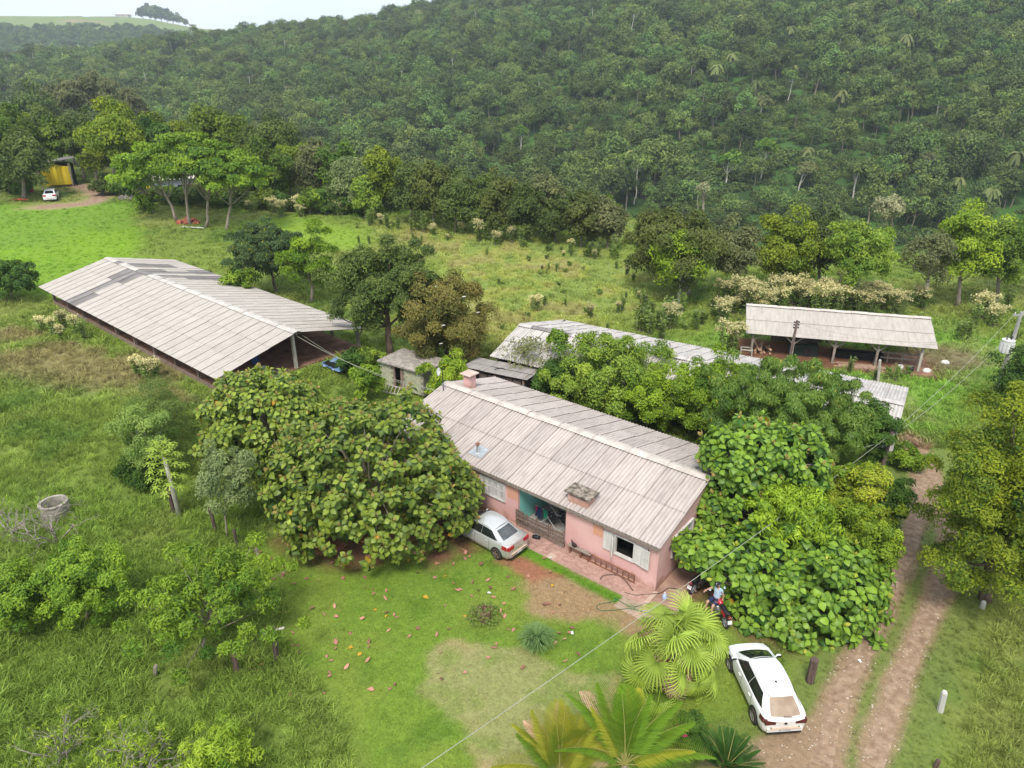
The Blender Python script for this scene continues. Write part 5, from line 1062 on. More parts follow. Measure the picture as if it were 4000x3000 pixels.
h_ = R(139); fx = np.array([math.cos(h_), math.sin(h_)]); lf = np.array([-fx[1], fx[0]]); c_ = np.array([-.7, 25.95]) - lf * .72 + fx * 1.22
car('sedan', 'silver sedan parked by the tiled walk with its nose under the large leaved tree', (c_[0], c_[1], gz(*c_)), h_, .9, SEDAN, (-1.72, 1.14, -.98, .34, .775, .585, .95, 1.47), P_S, mat('rear_glass_grey', (.05, .055, .06), (.09, .095, .1), .1, spec=.7), M_RIMB, M_LAMP, None, False, (-2.09, -1.72, .74, .95))
p = G(205, 778); car('sedan', 'white sedan seen from behind on the grass before the yellow curtained hut', (p[0], p[1], p[2]), math.atan2(p[1], p[0]) + R(-8), .95, SEDAN, (-1.72, 1.14, -.98, .34, .775, .585, .95, 1.47), P_W2, M_GLASS, M_RIM, M_LAMP, None, False, (-2.09, -1.72, .74, .95), details=False)

def motorbike(label, loc, rz, s, tank, plate):
    t = thing('motorcycle', label, 'motorcycle', loc, rz); t.scale = (s,) * 3
    for x_ in (-.65, .65):
        wh = thing('wheel', None, None); wh.parent = t; wh.matrix_basis = Matrix.Translation((x_, 0, .3)) @ Matrix.Rotation(R(90), 4, 'X')
        MB().lathe([(.22, -.045), (.28, -.045), (.3, 0), (.28, .045), (.22, .045), (.22, -.045)], 22).build('tyre', M_TYRE, wh, smooth=True)
        mb = MB().lathe([(.225, -.03), (.21, -.02), (.21, .02), (.225, .03)], 18).lathe([(.05, -.06), (.05, .06)], 8)
        for k in range(8): a = k * math.pi / 4; mb.bar((.03 * math.cos(a), .03 * math.sin(a), 0), (.22 * math.cos(a), .22 * math.sin(a), 0), .015, .015)
        mb.build('rim', M_STEEL, wh)
    mb = MB().tube([(-.65, .1, .3), (-.15, .1, .35), (.1, .08, .72), (.35, 0, .85)], .02, 6).tube([(-.65, -.1, .3), (-.15, -.1, .35), (.1, -.08, .72), (.35, 0, .85)], .02, 6).tube([(-.75, .08, .74), (.1, .06, .72)], .018, 6).tube([(-.75, -.08, .74), (.1, -.06, .72)], .018, 6).tube([(-.5, .12, .35), (-.62, .1, .72)], .03, 7).tube([(-.5, -.12, .35), (-.62, -.1, .72)], .03, 7)
    mb.build('frame', M_IRON, t)
    MB().box((.02, 0, .38), (.36, .26, .26)).lathe([(.1, -.14), (.12, 0), (.1, .14)], 12, mtx=Matrix.Translation((.05, 0, .52)) @ Matrix.Rotation(R(90), 4, 'X')).build('engine', M_STEEL, t)
    MB().tube([(.15, -.15, .3), (-.1, -.18, .22), (-.75, -.19, .34)], [.025, .03, .05], 8).build('exhaust', M_CHROME, t)
    loft([(-.15, .78, .05, .05), (-.1, .8, .11, .09), (.1, .84, .14, .11), (.25, .86, .12, .09), (.33, .86, .03, .03)]).build('tank', tank, t, smooth=True)
    loft([(-.85, .84, .02, .02), (-.8, .83, .1, .05), (-.5, .8, .13, .055), (-.2, .8, .1, .05), (-.12, .8, .04, .04)]).build('seat', M_BLACK, t, smooth=True)
    for sg in (1, -1): MB().tube([(.65, .07 * sg, .3), (.42, .06 * sg, .92)], .025, 7).build('fork', M_CHROME, t); MB().box((-.55, .12 * sg, .68), (.32, .03, .14)).build('side_cover', tank, t)
    MB().tube([(.3, .36, 1.02), (.38, .2, 1.0), (.42, 0, .96), (.38, -.2, 1.0), (.3, -.36, 1.02)], .016, 6).build('handlebar', M_IRON, t)
    loft([(.44, .86, .1, .1), (.52, .86, .1, .1), (.56, .86, .06, .06)]).build('headlight', M_CHROME, t, smooth=True)
    for sg in (1, -1): mb = MB().tube([(.36, .26 * sg, 1.0), (.4, .32 * sg, 1.18)], .007, 4); mb.lathe([(0, 0), (.055, 0), (.055, .015), (0, .015)], 12, mtx=Matrix.Translation((.4, .34 * sg, 1.2)) @ Matrix.Rotation(R(-60), 4, 'Y')); mb.build('mirror', M_CHROME, t)
    for x_, a0, a1 in ((.65, 20, 130), (-.65, 50, 165)): MB().grid(np.array([[(x_ + .34 * math.cos(a), y_, .3 + .34 * math.sin(a)) for y_ in (-.06, 0, .06)] for a in np.radians(np.linspace(a0, a1, 9))])).build('mudguard', M_BLACK if x_ < 0 else tank, t, smooth=True)
    MB().tube([(-.8, .08, .8), (-1.0, .08, .82), (-1.0, -.08, .82), (-.8, -.08, .8)], .014, 5).build('grab_rail', M_CHROME, t); MB().box((-.92, 0, .74), (.08, .14, .07)).build('tail_lamp', M_LAMP, t)
    pl = MB().box((0, 0, 0), (.008, .2, .17)).build('number_plate', M_PLATE, t, loc=(-1.0, 0, .56)); pl.rotation_euler = (0, R(18), 0)
    mp = Matrix(((0, 0, -1, 0), (-1, 0, 0, 0), (0, 1, 0, 0), (0, 0, 0, 1)))
    for k, s_ in enumerate(plate): text(s_, .085, M_IRON, pl, Matrix.Translation((-.006, 0, .04 - .075 * k)) @ mp)
    return t
P_R = paint('red_bike_paint', (.42, .015, .03)); P_B = paint('black_bike_paint', (.02, .02, .022))
p = Pz(2703, 2318); motorbike('black and red motorcycle parked beside the paved end of the farmhouse', (p[0] + .46, p[1] + .40, .0), R(43), .93, P_B, ['2531'])
p = Pz(2828, 2450); motorbike('red motorcycle under the big leaved tree with the man seated on it', (p[0] - .08, p[1] + .60, 0), R(100), .93, P_R, [])

# ------------------------------------------------------------------ man seated on the red motorcycle
def skin(name, verts, edges, radii, m_, parent, sub=2):
    me_ = bpy.data.meshes.new(name); me_.from_pydata([Vector(v) for v in verts], edges, []); me_.materials.append(m_)
    o = link(name, me_, parent); o.modifiers.new('skin', 'SKIN'); sk = me_.skin_vertices[0].data
    for i, r_ in enumerate(radii): sk[i].radius = (r_, r_) if np.isscalar(r_) else r_
    sk[0].use_root = True; o.modifiers['skin'].use_smooth_shade = True; s_ = o.modifiers.new('sub', 'SUBSURF'); s_.levels = s_.render_levels = sub; return o
M_SKIN = mat('skin', (.42, .24, .17), (.48, .28, .2), .6, scale=8); M_TEE = mat('pale_blue_cotton', (.36, .47, .60), (.45, .56, .68), .9, scale=6); M_SHORTS = mat('navy_shorts', (.015, .02, .06), (.03, .035, .09), .9, scale=8); M_HAIR = mat('dark_hair', (.02, .014, .01), (.035, .025, .02), .7)
man = thing('person', 'man in a pale blue shirt, navy shorts and black cap seated on the red motorcycle', 'person', (8.22, 22.42, 0), R(212)); man.scale = (.93,) * 3
V_ = [(0, 0, .86), (-.03, 0, 1.02), (-.05, 0, 1.2), (-.04, 0, 1.36), (-.02, 0, 1.45), (.0, 0, 1.55), (.015, 0, 1.64), (.01, 0, 1.72),
      (-.04, -.16, 1.38), (.12, -.26, 1.3), (.36, -.3, 1.28), (-.04, .16, 1.38), (-.14, .25, 1.14), (-.12, .24, .92),
      (.03, -.1, .84), (.38, -.15, .74), (.40, -.16, .12), (.03, .1, .84), (.36, .16, .72), (.42, .18, .12), (.53, -.17, .05), (.55, .19, .05)]
E_ = [(0, 1), (1, 2), (2, 3), (3, 4), (4, 5), (5, 6), (6, 7), (3, 8), (8, 9), (9, 10), (3, 11), (11, 12), (12, 13), (0, 14), (14, 15), (15, 16), (0, 17), (17, 18), (18, 19), (16, 20), (19, 21)]
R_ = [(.15, .12), (.145, .11), (.16, .115), (.12, .09), .055, .075, .092, .06, .068, .042, .028, .068, .042, .028, .095, .062, .04, .095, .062, .04, .035, .035]
skin('body', V_, E_, R_, M_SKIN, man)
T_V = [(0, 0, .88), (-.03, 0, 1.02), (-.05, 0, 1.2), (-.04, 0, 1.37), (-.04, -.17, 1.38), (.05, -.22, 1.33), (-.04, .17, 1.38), (-.1, .215, 1.24)]
skin('t_shirt', T_V, [(0, 1), (1, 2), (2, 3), (3, 4), (4, 5), (3, 6), (6, 7)], [(.18, .15), (.17, .14), (.18, .145), (.12, .105), .092, .082, .092, .082], M_TEE, man)
skin('shorts', [(0, 0, .9), (.0, 0, .84), (.05, -.1, .83), (.33, -.145, .76), (.05, .1, .83), (.31, .155, .745)], [(0, 1), (1, 2), (2, 3), (1, 4), (4, 5)], [(.165, .14), (.165, .14), .118, .092, .118, .092], M_SHORTS, man)
for sg, x_ in ((-1, .40), (1, .42)): skin('boot', [(x_, .17 * sg, .34), (x_, .17 * sg, .1), (x_ + .13, .175 * sg, .05)], [(0, 1), (1, 2)], [.062, .06, .05], M_BLACK, man)
cp = MB().grid(np.array([[(.012 + .105 * math.cos(a) * math.cos(b), .095 * math.sin(a) * math.cos(b), 1.67 + .11 * math.sin(b)) for a in np.linspace(0, 2 * math.pi, 15)] for b in np.linspace(0, math.pi / 2, 6)]))
cp.grid(np.array([[(.012 + (.1 + .09 * t) * math.cos(a), (.09 + .02 * t) * math.sin(a), 1.675 - .02 * t) for t in (0, .5, 1)] for a in np.linspace(-1.1, 1.1, 9)])); cp.build('cap', M_BLKC, man, smooth=True); MB().box((.122, 0, 1.71), (.01, .05, .035)).build('cap_badge', M_WHITE, man)
MB().grid(np.array([[(.035 + .075 * math.cos(a), .075 * math.sin(a), z_) for z_ in (1.535, 1.56, 1.59)] for a in np.linspace(-1.4, 1.4, 9)])).build('beard', M_HAIR, man, smooth=True)
MB().add([(.098, -.012, 1.64), (.098, .012, 1.64), (.125, 0, 1.612), (.1, -.018, 1.605), (.1, .018, 1.605)], [(0, 2, 1), (0, 3, 2), (1, 2, 4), (3, 4, 2)]).build('nose', M_SKIN, man)
for sg in (1, -1): MB().box((.088, .034 * sg, 1.65), (.012, .022, .01)).build('eye', M_HAIR, man); MB().box((.01, .095 * sg, 1.635), (.035, .015, .055)).build('ear', M_SKIN, man)
def hand(p, d, up, curl):
    p, d, up = np.array(p, float), unit(np.array(d, float)), unit(np.array(up, float)); s_ = np.cross(up, d); mb = MB(); mb.tube([p - d * .02, p + d * .035, p + d * .085], [.026, .036, .033], 8)
    for k, L2 in enumerate((.065, .075, .07, .055)):
        b = p + d * .08 + s_ * (.026 - .0175 * k); m_ = b + d * L2 * .5 - up * curl * L2 * .25; mb.tube([b, m_, m_ + d * L2 * .45 - up * curl * L2 * .6], [.0095, .009, .007], 6)
    b = p + d * .02 + s_ * .032; mb.tube([b, b + s_ * .03 + d * .03, b + s_ * .035 + d * .065 - up * .01], [.012, .011, .008], 6); return mb
hand((.36, -.3, 1.28), (.95, -.05, -.3), (0, 0, 1), .7).build('hand', M_SKIN, man, smooth=True); hand((-.12, .24, .93), (.1, -.05, -1), (-.3, 1, 0), .4).build('hand', M_SKIN, man, smooth=True)

# ------------------------------------------------------------------ poles, wires, posts
M_POLE = mat('concrete_pole', (.27, .26, .24), (.36, .345, .32), .9, scale=3, bump=.2)
p = G(3900, 1510); zt = zat(p[1], 1218); pole = thing('utility_pole', 'tall concrete utility pole carrying a white transformer can at the meadow edge', 'utility pole', (p[0], p[1], p[2])); hp = zt - p[2]
MB().tube([(0, 0, -.3), (0, 0, hp)], [.17, .1], 8).build('shaft', M_POLE, pole); MB().bar((-.5, 0, hp - .25), (.6, 0, hp - .2), .08, .1).build('crossarm', M_POLE, pole)
for x_ in (-.4, .1, .5): MB().lathe([(.02, 0), (.05, .04), (.03, .08), (.05, .12), (.02, .16)], 8, mtx=Matrix.Translation((x_, 0, hp - .18))).build('insulator', M_WHITE, pole)
zc = zat(p[1], 1375) - p[2]; tc_ = thing('transformer', None, None); tc_.parent = pole; tc_.location = (-.35, -.1, zc)
MB().lathe([(0, 0), (.33, 0), (.36, .05), (.36, .85), (.39, .86), (.39, .92), (0, .95)], 20).build('can', mat('white_enamel', (.62, .61, .6), (.72, .71, .7), .4), tc_, smooth=False)
for a in np.linspace(0, 6.28, 13)[:-1]: MB().box((.39 * math.cos(a), .39 * math.sin(a), .45), (.08, .015, .6), rz=a).build('fin', bpy.data.materials['white_enamel'], tc_)
for x_ in (-.15, .15): MB().lathe([(.04, .93), (.06, .98), (.04, 1.05), (.06, 1.12), (.03, 1.2)], 8, mtx=Matrix.Translation((x_, 0, 0))).build('bushing', M_IRON, tc_)
MB().bar((-.3, 0, zc + .2), (0, 0, zc + .2), .1, .1).build('bracket', M_IRON, pole); MB().tube([(.1, 0, hp), (.5, -.2, hp + .5)], .02, 5).lathe([(0, 0), (.1, .02), (.14, .12), (0, .2)], 10, mtx=Matrix.Translation((.45, -.15, hp + .35))).build('street_lamp', M_WHITE, pole)
TP = Vector((p[0], p[1], zt))
py_ = 46.4; zt2 = zat(py_, 1252); p = np.array([xat(py_, 2, 3088), py_, gz(20, py_)]); q = thing('utility_pole', 'thin dark service pole standing against the open timber shed', 'utility pole', tuple(p)); hp = zt2 - p[2]
MB().tube([(0, 0, -.3), (.12, 0, hp)], [.11, .09], 8).build('shaft', M_PLANKD, q)
for k in range(3):
    for sg in (-1, 1): MB().lathe([(.02, 0), (.06, .03), (.03, .07), (.06, .1), (.02, .13)], 8, mtx=Matrix.Translation((.11 + .16 * sg, 0, hp - .18 - .2 * k))).bar((.11, 0, hp - .12 - .2 * k), (.11 + .16 * sg, 0, hp - .12 - .2 * k), .03, .03).build('insulator', M_IRON, q)
MB().bar((-.75, 0, 0), (-.05, 0, 1.5), .1, .1).build('stay_prop', M_TIMBERP, q)
SVC = Vector((p[0] + .12, p[1], zt2))
p = G(3440, 1900); zt3 = zat(p[1], 1685); q = thing('utility_pole', 'short dark wooden pole with insulators at the end of the barn by the yellow shrubs', 'utility pole', (xat(p[1], 2, 3455), p[1], p[2])); hp = zt3 - p[2]
MB().tube([(0, 0, -.3), (.1, 0, hp)], [.13, .1], 8).build('shaft', M_PLANKD, q)
for k in range(3): MB().lathe([(.02, 0), (.055, .03), (.03, .06), (.055, .1), (.02, .12)], 8, mtx=Matrix.Translation((.22, 0, hp - .25 - .22 * k))).bar((.08, 0, hp - .2 - .22 * k), (.24, 0, hp - .2 - .22 * k), .03, .03).build('insulator', M_WHITE, q)
WP = Vector((q.location.x + .1, q.location.y, zt3))
def wire(lab, a, b, sag, r=.011, m_=None, name='power_line'):
    t = np.linspace(0, 1, 26); a, b = np.array(a), np.array(b); pts = a + (b - a) * t[:, None]; pts[:, 2] -= 4 * sag * t * (1 - t)
    tag(MB().tube(pts, r, 5).build(name, m_ or M_WIRE, smooth=True), lab, 'cable')
M_WIRE = mat('aluminium_wire', (.30, .31, .24), (.36, .37, .29), .7)
wire('long pale service wire crossing the yard from the short pole towards the palms', WP - Vector((0, 0, .15)), Pz(1590, 3040, 4.2),   .25, .011)
wire('upper wire running from the short pole to the transformer pole', WP - Vector((0, 0, .05)), TP - Vector((.4, 0, .1)), .35)
wire('lower wire running from the short pole to the transformer pole', WP - Vector((0, 0, .35)), TP - Vector((.3, 0, 1.6)), .45, .011)
wire('thin wire drooping from the short pole to the house end behind the trees', WP - Vector((0, 0, .5)), Vector((*world(HA, HC, 0, HD / 2 + 1), 3.4)), .3, .012)
wire('wire strung from the thin service pole to the far corner of the open timber shed', SVC - Vector((0, 0, .2)), Vector((*world(OA, OCn, -.1, .3), 2.35)), .35, .014)
wire('pale wire running from the long shed to the farmhouse dish', Vector((*world(SA, SCn, -.6, W1), ZR - .2)), Vector((*world(HA, HC, -15.8, 3.4), 3.5)), .55, .014)
wire('second thinner wire running from the long shed to the farmhouse dish', Vector((*world(SA, SCn, -.6, W1 + .5), ZR - .3)), Vector((*world(HA, HC, -15.8, 3.7), 3.3)), .75, .01)
def post(ub, vb, ut, vt, w, m_, lab, name='fence_post', sink=.25):
    b = G(ub, vb); zt_ = zat(b[1], vt); top_ = np.array([xat(b[1], zt_, ut), b[1], zt_]); mb = MB(); d_ = unit(top_ - b)
    k = 7; pts = [b - d_ * sink, b + (top_ - b) * .5, top_ - d_ * .06, top_]; mb.tube(pts, [w * .55, w * .5, w * .5, w * .34], k); return tag(mb.build(name, m_, loc=None), lab, 'post'), top_
M_POSTD = mat('dark_post', (.065, .042, .035), (.15, .105, .085), .95, scale=5, stretch=(4, 4, .5), bump=.6)
_, tp_ = post(1080, 2582, 1071, 2455, .22, M_POSTD, 'dark fence post with a pale board nailed across its top'); b_ = tp_
tag(MB().bar((b_[0] - .42, b_[1] - .08, b_[2] - .18), (b_[0] + .38, b_[1] - .02, b_[2] + .06), .1, .03).build('cross_board', M_TIMBERP), 'pale board nailed across the top of the dark fence post', 'board')
post(928, 2632, 913, 2555, .2, M_POSTD, 'dark fence post leaning in the grass beside a tuft of dry straw')
post(606, 2640, 609, 2598, .16, M_TIMBER, 'short grey fence post deep in tall grass under the pale leaved bush')
post(1020, 2202, 1000, 2140, .15, M_TIMBER, 'leaning grey split post at the shaded edge of the lawn')
post(928, 2132, 912, 2068, .15, M_POSTD, 'dark post between the young grey tree and the lawn edge')
post(843, 2075, 815, 1968, .16, M_POSTD, 'gnarled dark post beside the young grey leaved tree')
post(3163, 2662, 3184, 2572, .3, M_POSTD, 'thick dark post in the grass beside the white hatchback')
post(3672, 2778, 3691, 2700, .2, mat('pale_concrete_post', (.42, .40, .37), (.52, .5, .46), .9), 'pale square concrete post in the grass beyond the wheel tracks')
post(3836, 2375, 3844, 2348, .2, bpy.data.materials['pale_concrete_post'], 'short pale concrete post at the foot of the tree by the drive')
post(3652, 3000, 3668, 2968, .15, M_POSTD, 'small dark stake low in the grass beside the wheel tracks')
post(3428, 1502, 3438, 1405, .19, M_TIMBERP, 'pale timber pole standing between the barn roof and the open shed')
post(680, 2000, 655, 1900, .2, M_POSTD, 'dark stump of a post beside the papaya stem')
# concrete ring of the well
p = G(222, 2010); wl_ = thing('well_ring', 'round concrete well ring standing among bare twigs', 'well', p)
MB().lathe([(.62, -.2), (.62, .3), (.64, .31), (.64, .36), (.62, .37), (.62, .66), (.65, .67), (.65, .74), (.52, .74), (.52, .0)], 28).build('ring', M_CONC, wl_); MB().lathe([(0, .02), (.52, .02)], 20).build('dark_water', M_DARK, wl_)
# hollow stump planter
p = G(1893, 2412); sp = thing('stump_planter', 'hollow tree stump planter overgrown with trailing pale stems on the lawn', 'planter', p)
k = 18; out = np.array([[((.3 + .035 * math.sin(3 * a) + .02 * math.sin(7 * a)) * f_ * math.cos(a), (.3 + .035 * math.sin(3 * a)) * f_ * math.sin(a), z_) for f_, z_ in ((1.15, -.1), (1.0, .2), (.98, .42 + .03 * math.sin(5 * a)), (.8, .43 + .03 * math.sin(5 * a)), (.75, .2), (.0, .16))] for a in np.linspace(0, 2 * math.pi, k + 1)]); MB().grid(out, flip=True).build('stump', mat('stump_wood', (.13, .075, .05), (.28, .18, .12), .95, scale=6, bump=.6), sp)

# ------------------------------------------------------------------ far homestead
M_YEL = mat('yellow_curtain', (.52, .37, .012), (.66, .5, .03), .85, scale=1.2, stretch=(1, 1, .3))
p = G(222, 728); p[2] -= .05; a_ = math.atan2(p[1], p[0]) - R(90) + R(6); hut = thing('yellow_hut', 'open hut hung with a yellow curtain under a dark lean-to roof', 'hut', p, a_)
P_ = np.array([[(-1.9 + 3.8 * t, -1.2 + .12 * math.sin(t * 19) + .05 * math.sin(t * 43), z_ * (.95 + .08 * math.sin(t * 5))) for z_ in (.4, 1.4, 2.5, 3.35)] for t in np.linspace(0, 1, 34)]); MB().grid(P_).build('curtain', M_YEL, hut, smooth=True)
for x_ in (-1.95, 1.95):
    for y_ in (-1.25, 2.0): MB().bar((x_, y_, -.5), (x_, y_, 3.3), .15, .15).build('post', M_TIMBER, hut)
MB().add([(-2.6, -1.5, 3.35), (3.0, -1.5, 3.95), (3.0, 2.4, 3.8), (-2.6, 2.4, 3.2), (-2.6, -1.5, 3.43), (3.0, -1.5, 4.03), (3.0, 2.4, 3.88), (-2.6, 2.4, 3.28)], [(3, 2, 1, 0), (4, 5, 6, 7), (0, 1, 5, 4), (1, 2, 6, 5), (2, 3, 7, 6), (3, 0, 4, 7)]).build('roof', M_SHEETD, hut); MB().box((.3, 1.6, 1.6), (4.2, .1, 3.2)).build('back_wall', M_PLANKD, hut); MB().box((2.6, .6, 1.6), (.1, 2.4, 3.0)).build('side_wall', M_DARK, hut)
p = G(640, 800); p[1] += 3; p[2] = gz(p[0], p[1]); fh = thing('far_house', 'whitewashed house with a yellow corner mostly hidden behind the spreading trees', 'house', p, R(25))
MB().box((0, 2.4, 1.3), (5.4, 4.6, 2.9)).build('wall', mat('bluish_white_board', (.40, .44, .48), (.58, .6, .62), .8, scale=1.5, stretch=(6, 6, .4)), fh); MB().box((-2.75, -.05, 1.3), (.5, .3, 2.9)).build('corner', M_YEL, fh)
MB().add([(-3.2, -.4, 2.75), (3.2, -.4, 2.75), (3.2, 2.4, 3.9), (-3.2, 2.4, 3.9), (3.2, 5.2, 2.75), (-3.2, 5.2, 2.75)], [(0, 1, 2, 3), (3, 2, 4, 5)]).build('roof', M_SHEETG, fh); MB().box((1.3, -.02, .95), (.9, .12, 2.0)).build('door', M_DARK, fh); MB().box((2.3, -.04, 1.5), (.7, .1, .9)).build('red_shutter', M_REDC, fh)
p = G(165, 705); rf_ = thing('far_roof', 'small grey roofed hut at the trees behind the yellow curtained hut', 'hut', (p[0], p[1] + 2, gz(p[0], p[1]))); MB().add([(-1.6, -1.5, 1.7), (1.6, -1.5, 1.7), (1.6, 1.5, 2.5), (-1.6, 1.5, 2.5)], [(0, 1, 2, 3)]).build('roof', M_SHEETG, rf_); MB().box((0, .3, .8), (2.9, 2.2, 1.9)).build('wall', M_TIMBER, rf_)
def heap(name, lab, cat, p, m_, r_, h_, n, sz):
    t = thing(name, lab, cat, p); me_ = MB().box((0, 0, 0), sz).mesh(name, m_)
    for i in range(n):
        a = rng.uniform(0, 6.28); q = r_ * math.sqrt(rng.random()); o = link('brick' if 'brick' in lab else 'stone', me_, t, loc=(q * math.cos(a), q * .7 * math.sin(a), h_ * (1 - q / r_) * rng.uniform(.3, 1) + .05)); o.rotation_euler = tuple(rng.normal(size=3) * .4)
heap('brick_pile', 'heap of red bricks under the spreading multi trunk trees', 'bricks', G(735, 872), mat('red_brick', (.25, .07, .045), (.38, .13, .08), .9, rnd=.2), 1.4, .9, 60, (.38, .2, .2))
heap('stone_heap', 'grey heap of rubble by the bend of the far dirt road', 'stones', G(515, 775), mat('grey_rubble', (.14, .12, .105), (.26, .23, .2), .95, rnd=.2), 1.5, .9, 40, (.6, .45, .35))
p = G(752, 893); P_ = np.array([[(x_, y_ + .25 * math.sin(x_ * 1.6), .12 + .1 * rng.random()) for y_ in (-.22, 0, .22)] for x_ in np.linspace(-1.6, 1.6, 12)]); tag(MB().grid(P_, flip=True).build('plastic_sheet', M_WHITE, loc=p, rz=-.45, smooth=True), 'white plastic sheet lying on the grass before the brick heap', 'sheet')
p = G(122, 750); rd = thing('drum', 'red drum standing under the dark trees by the white sedan', 'drum', p); MB().lathe([(0, 0), (.35, 0), (.36, .5), (.35, 1.1), (0, 1.1)], 14).build('body', P_R, rd, smooth=True); MB().lathe([(0, 1.1), (.1, 1.1), (.1, 1.15), (0, 1.15)], 10).build('cap', M_IRON, rd)
p = G(80, 785); P_ = np.array([[(x_, y_, .1 + .22 * rng.random()) for y_ in (-.4, 0, .4)] for x_ in np.linspace(-1, 1, 8)]); tag(MB().grid(P_, flip=True).build('plastic_sheet', mat('orange_plastic', (.5, .08, .03), (.6, .14, .06), .7), loc=p, smooth=True), 'orange red plastic lying at the edge of the bright field', 'sheet')
for (u, v_, w_, h_, lab) in ((282, 52, 26, 6, 'long low pale building on the far hazy ridge'), (403, 58, 38, 5, 'white flat roofed building on the skyline of the far ridge'), (480, 54, 22, 8, 'tall pale building beside the skyline grove on the far ridge')):
    d_ = ray(u, v_); y_ = 1440.; x_ = d_[0] / d_[1] * y_; z_ = gz(x_, y_); b = thing('ridge_building', lab, 'building', (x_, y_, z_)); MB().box((0, 0, h_ / 2), (w_, 14, h_)).build('wall', M_WHITE, b); MB().box((0, 0, h_ + .4), (w_ + 2, 16, .8)).build('roof', M_SHEETG if w_ > 24 else mat('ridge_red_roof', (.4, .2, .14), (.5, .28, .2), .9), b)
    for k in range(int(w_ / 4)): MB().box((-w_ / 2 + 2 + 4 * k, -7.05, h_ * .5), (1.6, .1, h_ * .4)).build('window', M_DARK, b)

for i, (u, h_) in enumerate(((560, 1.3), (585, 1.6), (605, 1.7), (628, 1.6), (650, 1.5), (672, 1.3), (694, 1.1), (720, .8))):
    y_ = 1400.; x_ = (u - 2000) / FPX * depth(y_, 90); root = thing('skyline_tree', 'dark tree of the grove on the skyline of the far ridge', 'tree', (x_, y_, gz(x_, y_)), 0, 'grove on the skyline of the far ridge'); cm = MB(); tm = MB(); pc = crown(cm, (0, 0, 8), (7, 6, 6.5), 26, 40, 2.2, .6, .35); limbs(tm, (0, 0, -1), (0, 0, 7), .5, pc, 3); tm.build('trunk', B_GREY, root); cm.build('crown', L_HILL, root, tint=True); root.scale = (h_, h_, h_)

def hillhit(u, v_):
    r_ = ray(u, v_); y_ = 205.
    while y_ < 900 and CAMZ + r_[2] / r_[1] * y_ > gz(r_[0] / r_[1] * y_, y_): y_ += 1.5
    return np.array([r_[0] / r_[1] * y_, y_, gz(r_[0] / r_[1] * y_, y_)])
for ub, vb, ut, vt, w_, lab, lm in ((2964, 720, 2980, 548, 90, 'tall bare pale trunk with a flat crown rising from the vines of the hillside', L_MID), (2837, 726, 2838, 600, 80, 'pale straight trunk with small flat crown beside the taller pale trunk on the hillside', L_MID), (3112, 770, 3130, 640, 80, 'pale forked trunk under a dark grey crown on the lower hillside', L_GREY), (3328, 786, 3330, 645, 90, 'dark crowned tree with a short pale trunk on the lower hillside', L_DARK), (3525, 778, 3585, 600, 60, 'leaning pale trunk with a thin crown on the lower hillside', L_GREY), (2037, 620, 2032, 500, 60, 'white crooked trunk with a thin crown above the dark row', L_MID), (2420, 720, 2426, 595, 80, 'white trunk tree with an umbrella crown above the end of the dark row', L_MID), (1556, 565, 1556, 470, 45, 'white bare trunk standing out on the slope above the light green tree', L_MID), (2202, 700, 2204, 620, 60, 'white trunk tree with a small dark crown above the dark row', L_DARK), (2965, 455, 2972, 380, 70, 'pale forked tree half way up the wooded hillside', L_GREY)):
    b = hillhit(ub, vb); s_ = depth(b[1], b[2]) / FPX; zt_ = zat(b[1], vt); root = thing('emergent_tree', lab, 'tree', tuple(b), 0, 'pale trunk trees standing out on the hillside'); H2 = zt_ - b[2]; dx = (ut - ub) * s_; rx = w_ / 2 * s_; cm = MB(); tm = MB()
    pc = crown(cm, (dx, 0, H2 - rx * .45), (rx, rx, rx * .5), 18, 40, rx * .28, .6, .36); limbs(tm, (0, 0, -1), (dx * .9, 0, H2 - rx * .6), max(.28, 3.2 * s_), pc, 6, bend=.05, rtop=.6); tm.build('trunk', B_PALE, root); cm.build('crown', lm, root, tint=True)
# ------------------------------------------------------------------ trees and plants one by one
L_MANGO = leafmat('mango_leaf', (.05, .115, .02), (.11, .2, .035), accent=(.42, .36, .03), accpos=.93, rnd=.05, ns=.6, rough=.42)
L_ORANGE = leafmat('citrus_leaf', (.045, .11, .012), (.19, .32, .022), rnd=.05, ns=.8, rough=.45)
L_BUSH = leafmat('bush_leaf', (.04, .105, .014), (.16, .275, .026), rnd=.2, ns=.8)
L_FRESH = leafmat('fresh_leaf', (.065, .15, .02), (.2, .31, .045), rnd=.1, ns=.8)
L_COPPER = leafmat('coppery_leaf', (.08, .17, .02), (.24, .32, .03), accent=(.27, .22, .09), accpos=.74, rnd=.05, ns=.7)
L_DEEP = leafmat('deep_green_leaf', (.025, .07, .012), (.06, .13, .02), rnd=.15, ns=.5)
L_SILV = leafmat('silvery_leaf', (.07, .12, .05), (.17, .24, .11), rnd=.1, ns=.8)
L_FEATH = leafmat('feathery_leaf', (.035, .08, .035), (.075, .135, .055), accent=(.36, .36, .02), accpos=.945, rnd=.03, ns=.4)
L_TAN = leafmat('tan_topped_leaf', (.055, .085, .02), (.17, .165, .05), rnd=.05, ns=.45, nv=.35)
L_CREAM = leafmat('cream_flower_head', (.24, .29, .15), (.40, .42, .26), rnd=.15, ns=.8)
L_WEED = leafmat('weed_leaf', (.075, .15, .035), (.15, .235, .065), rnd=.25, ns=.4)
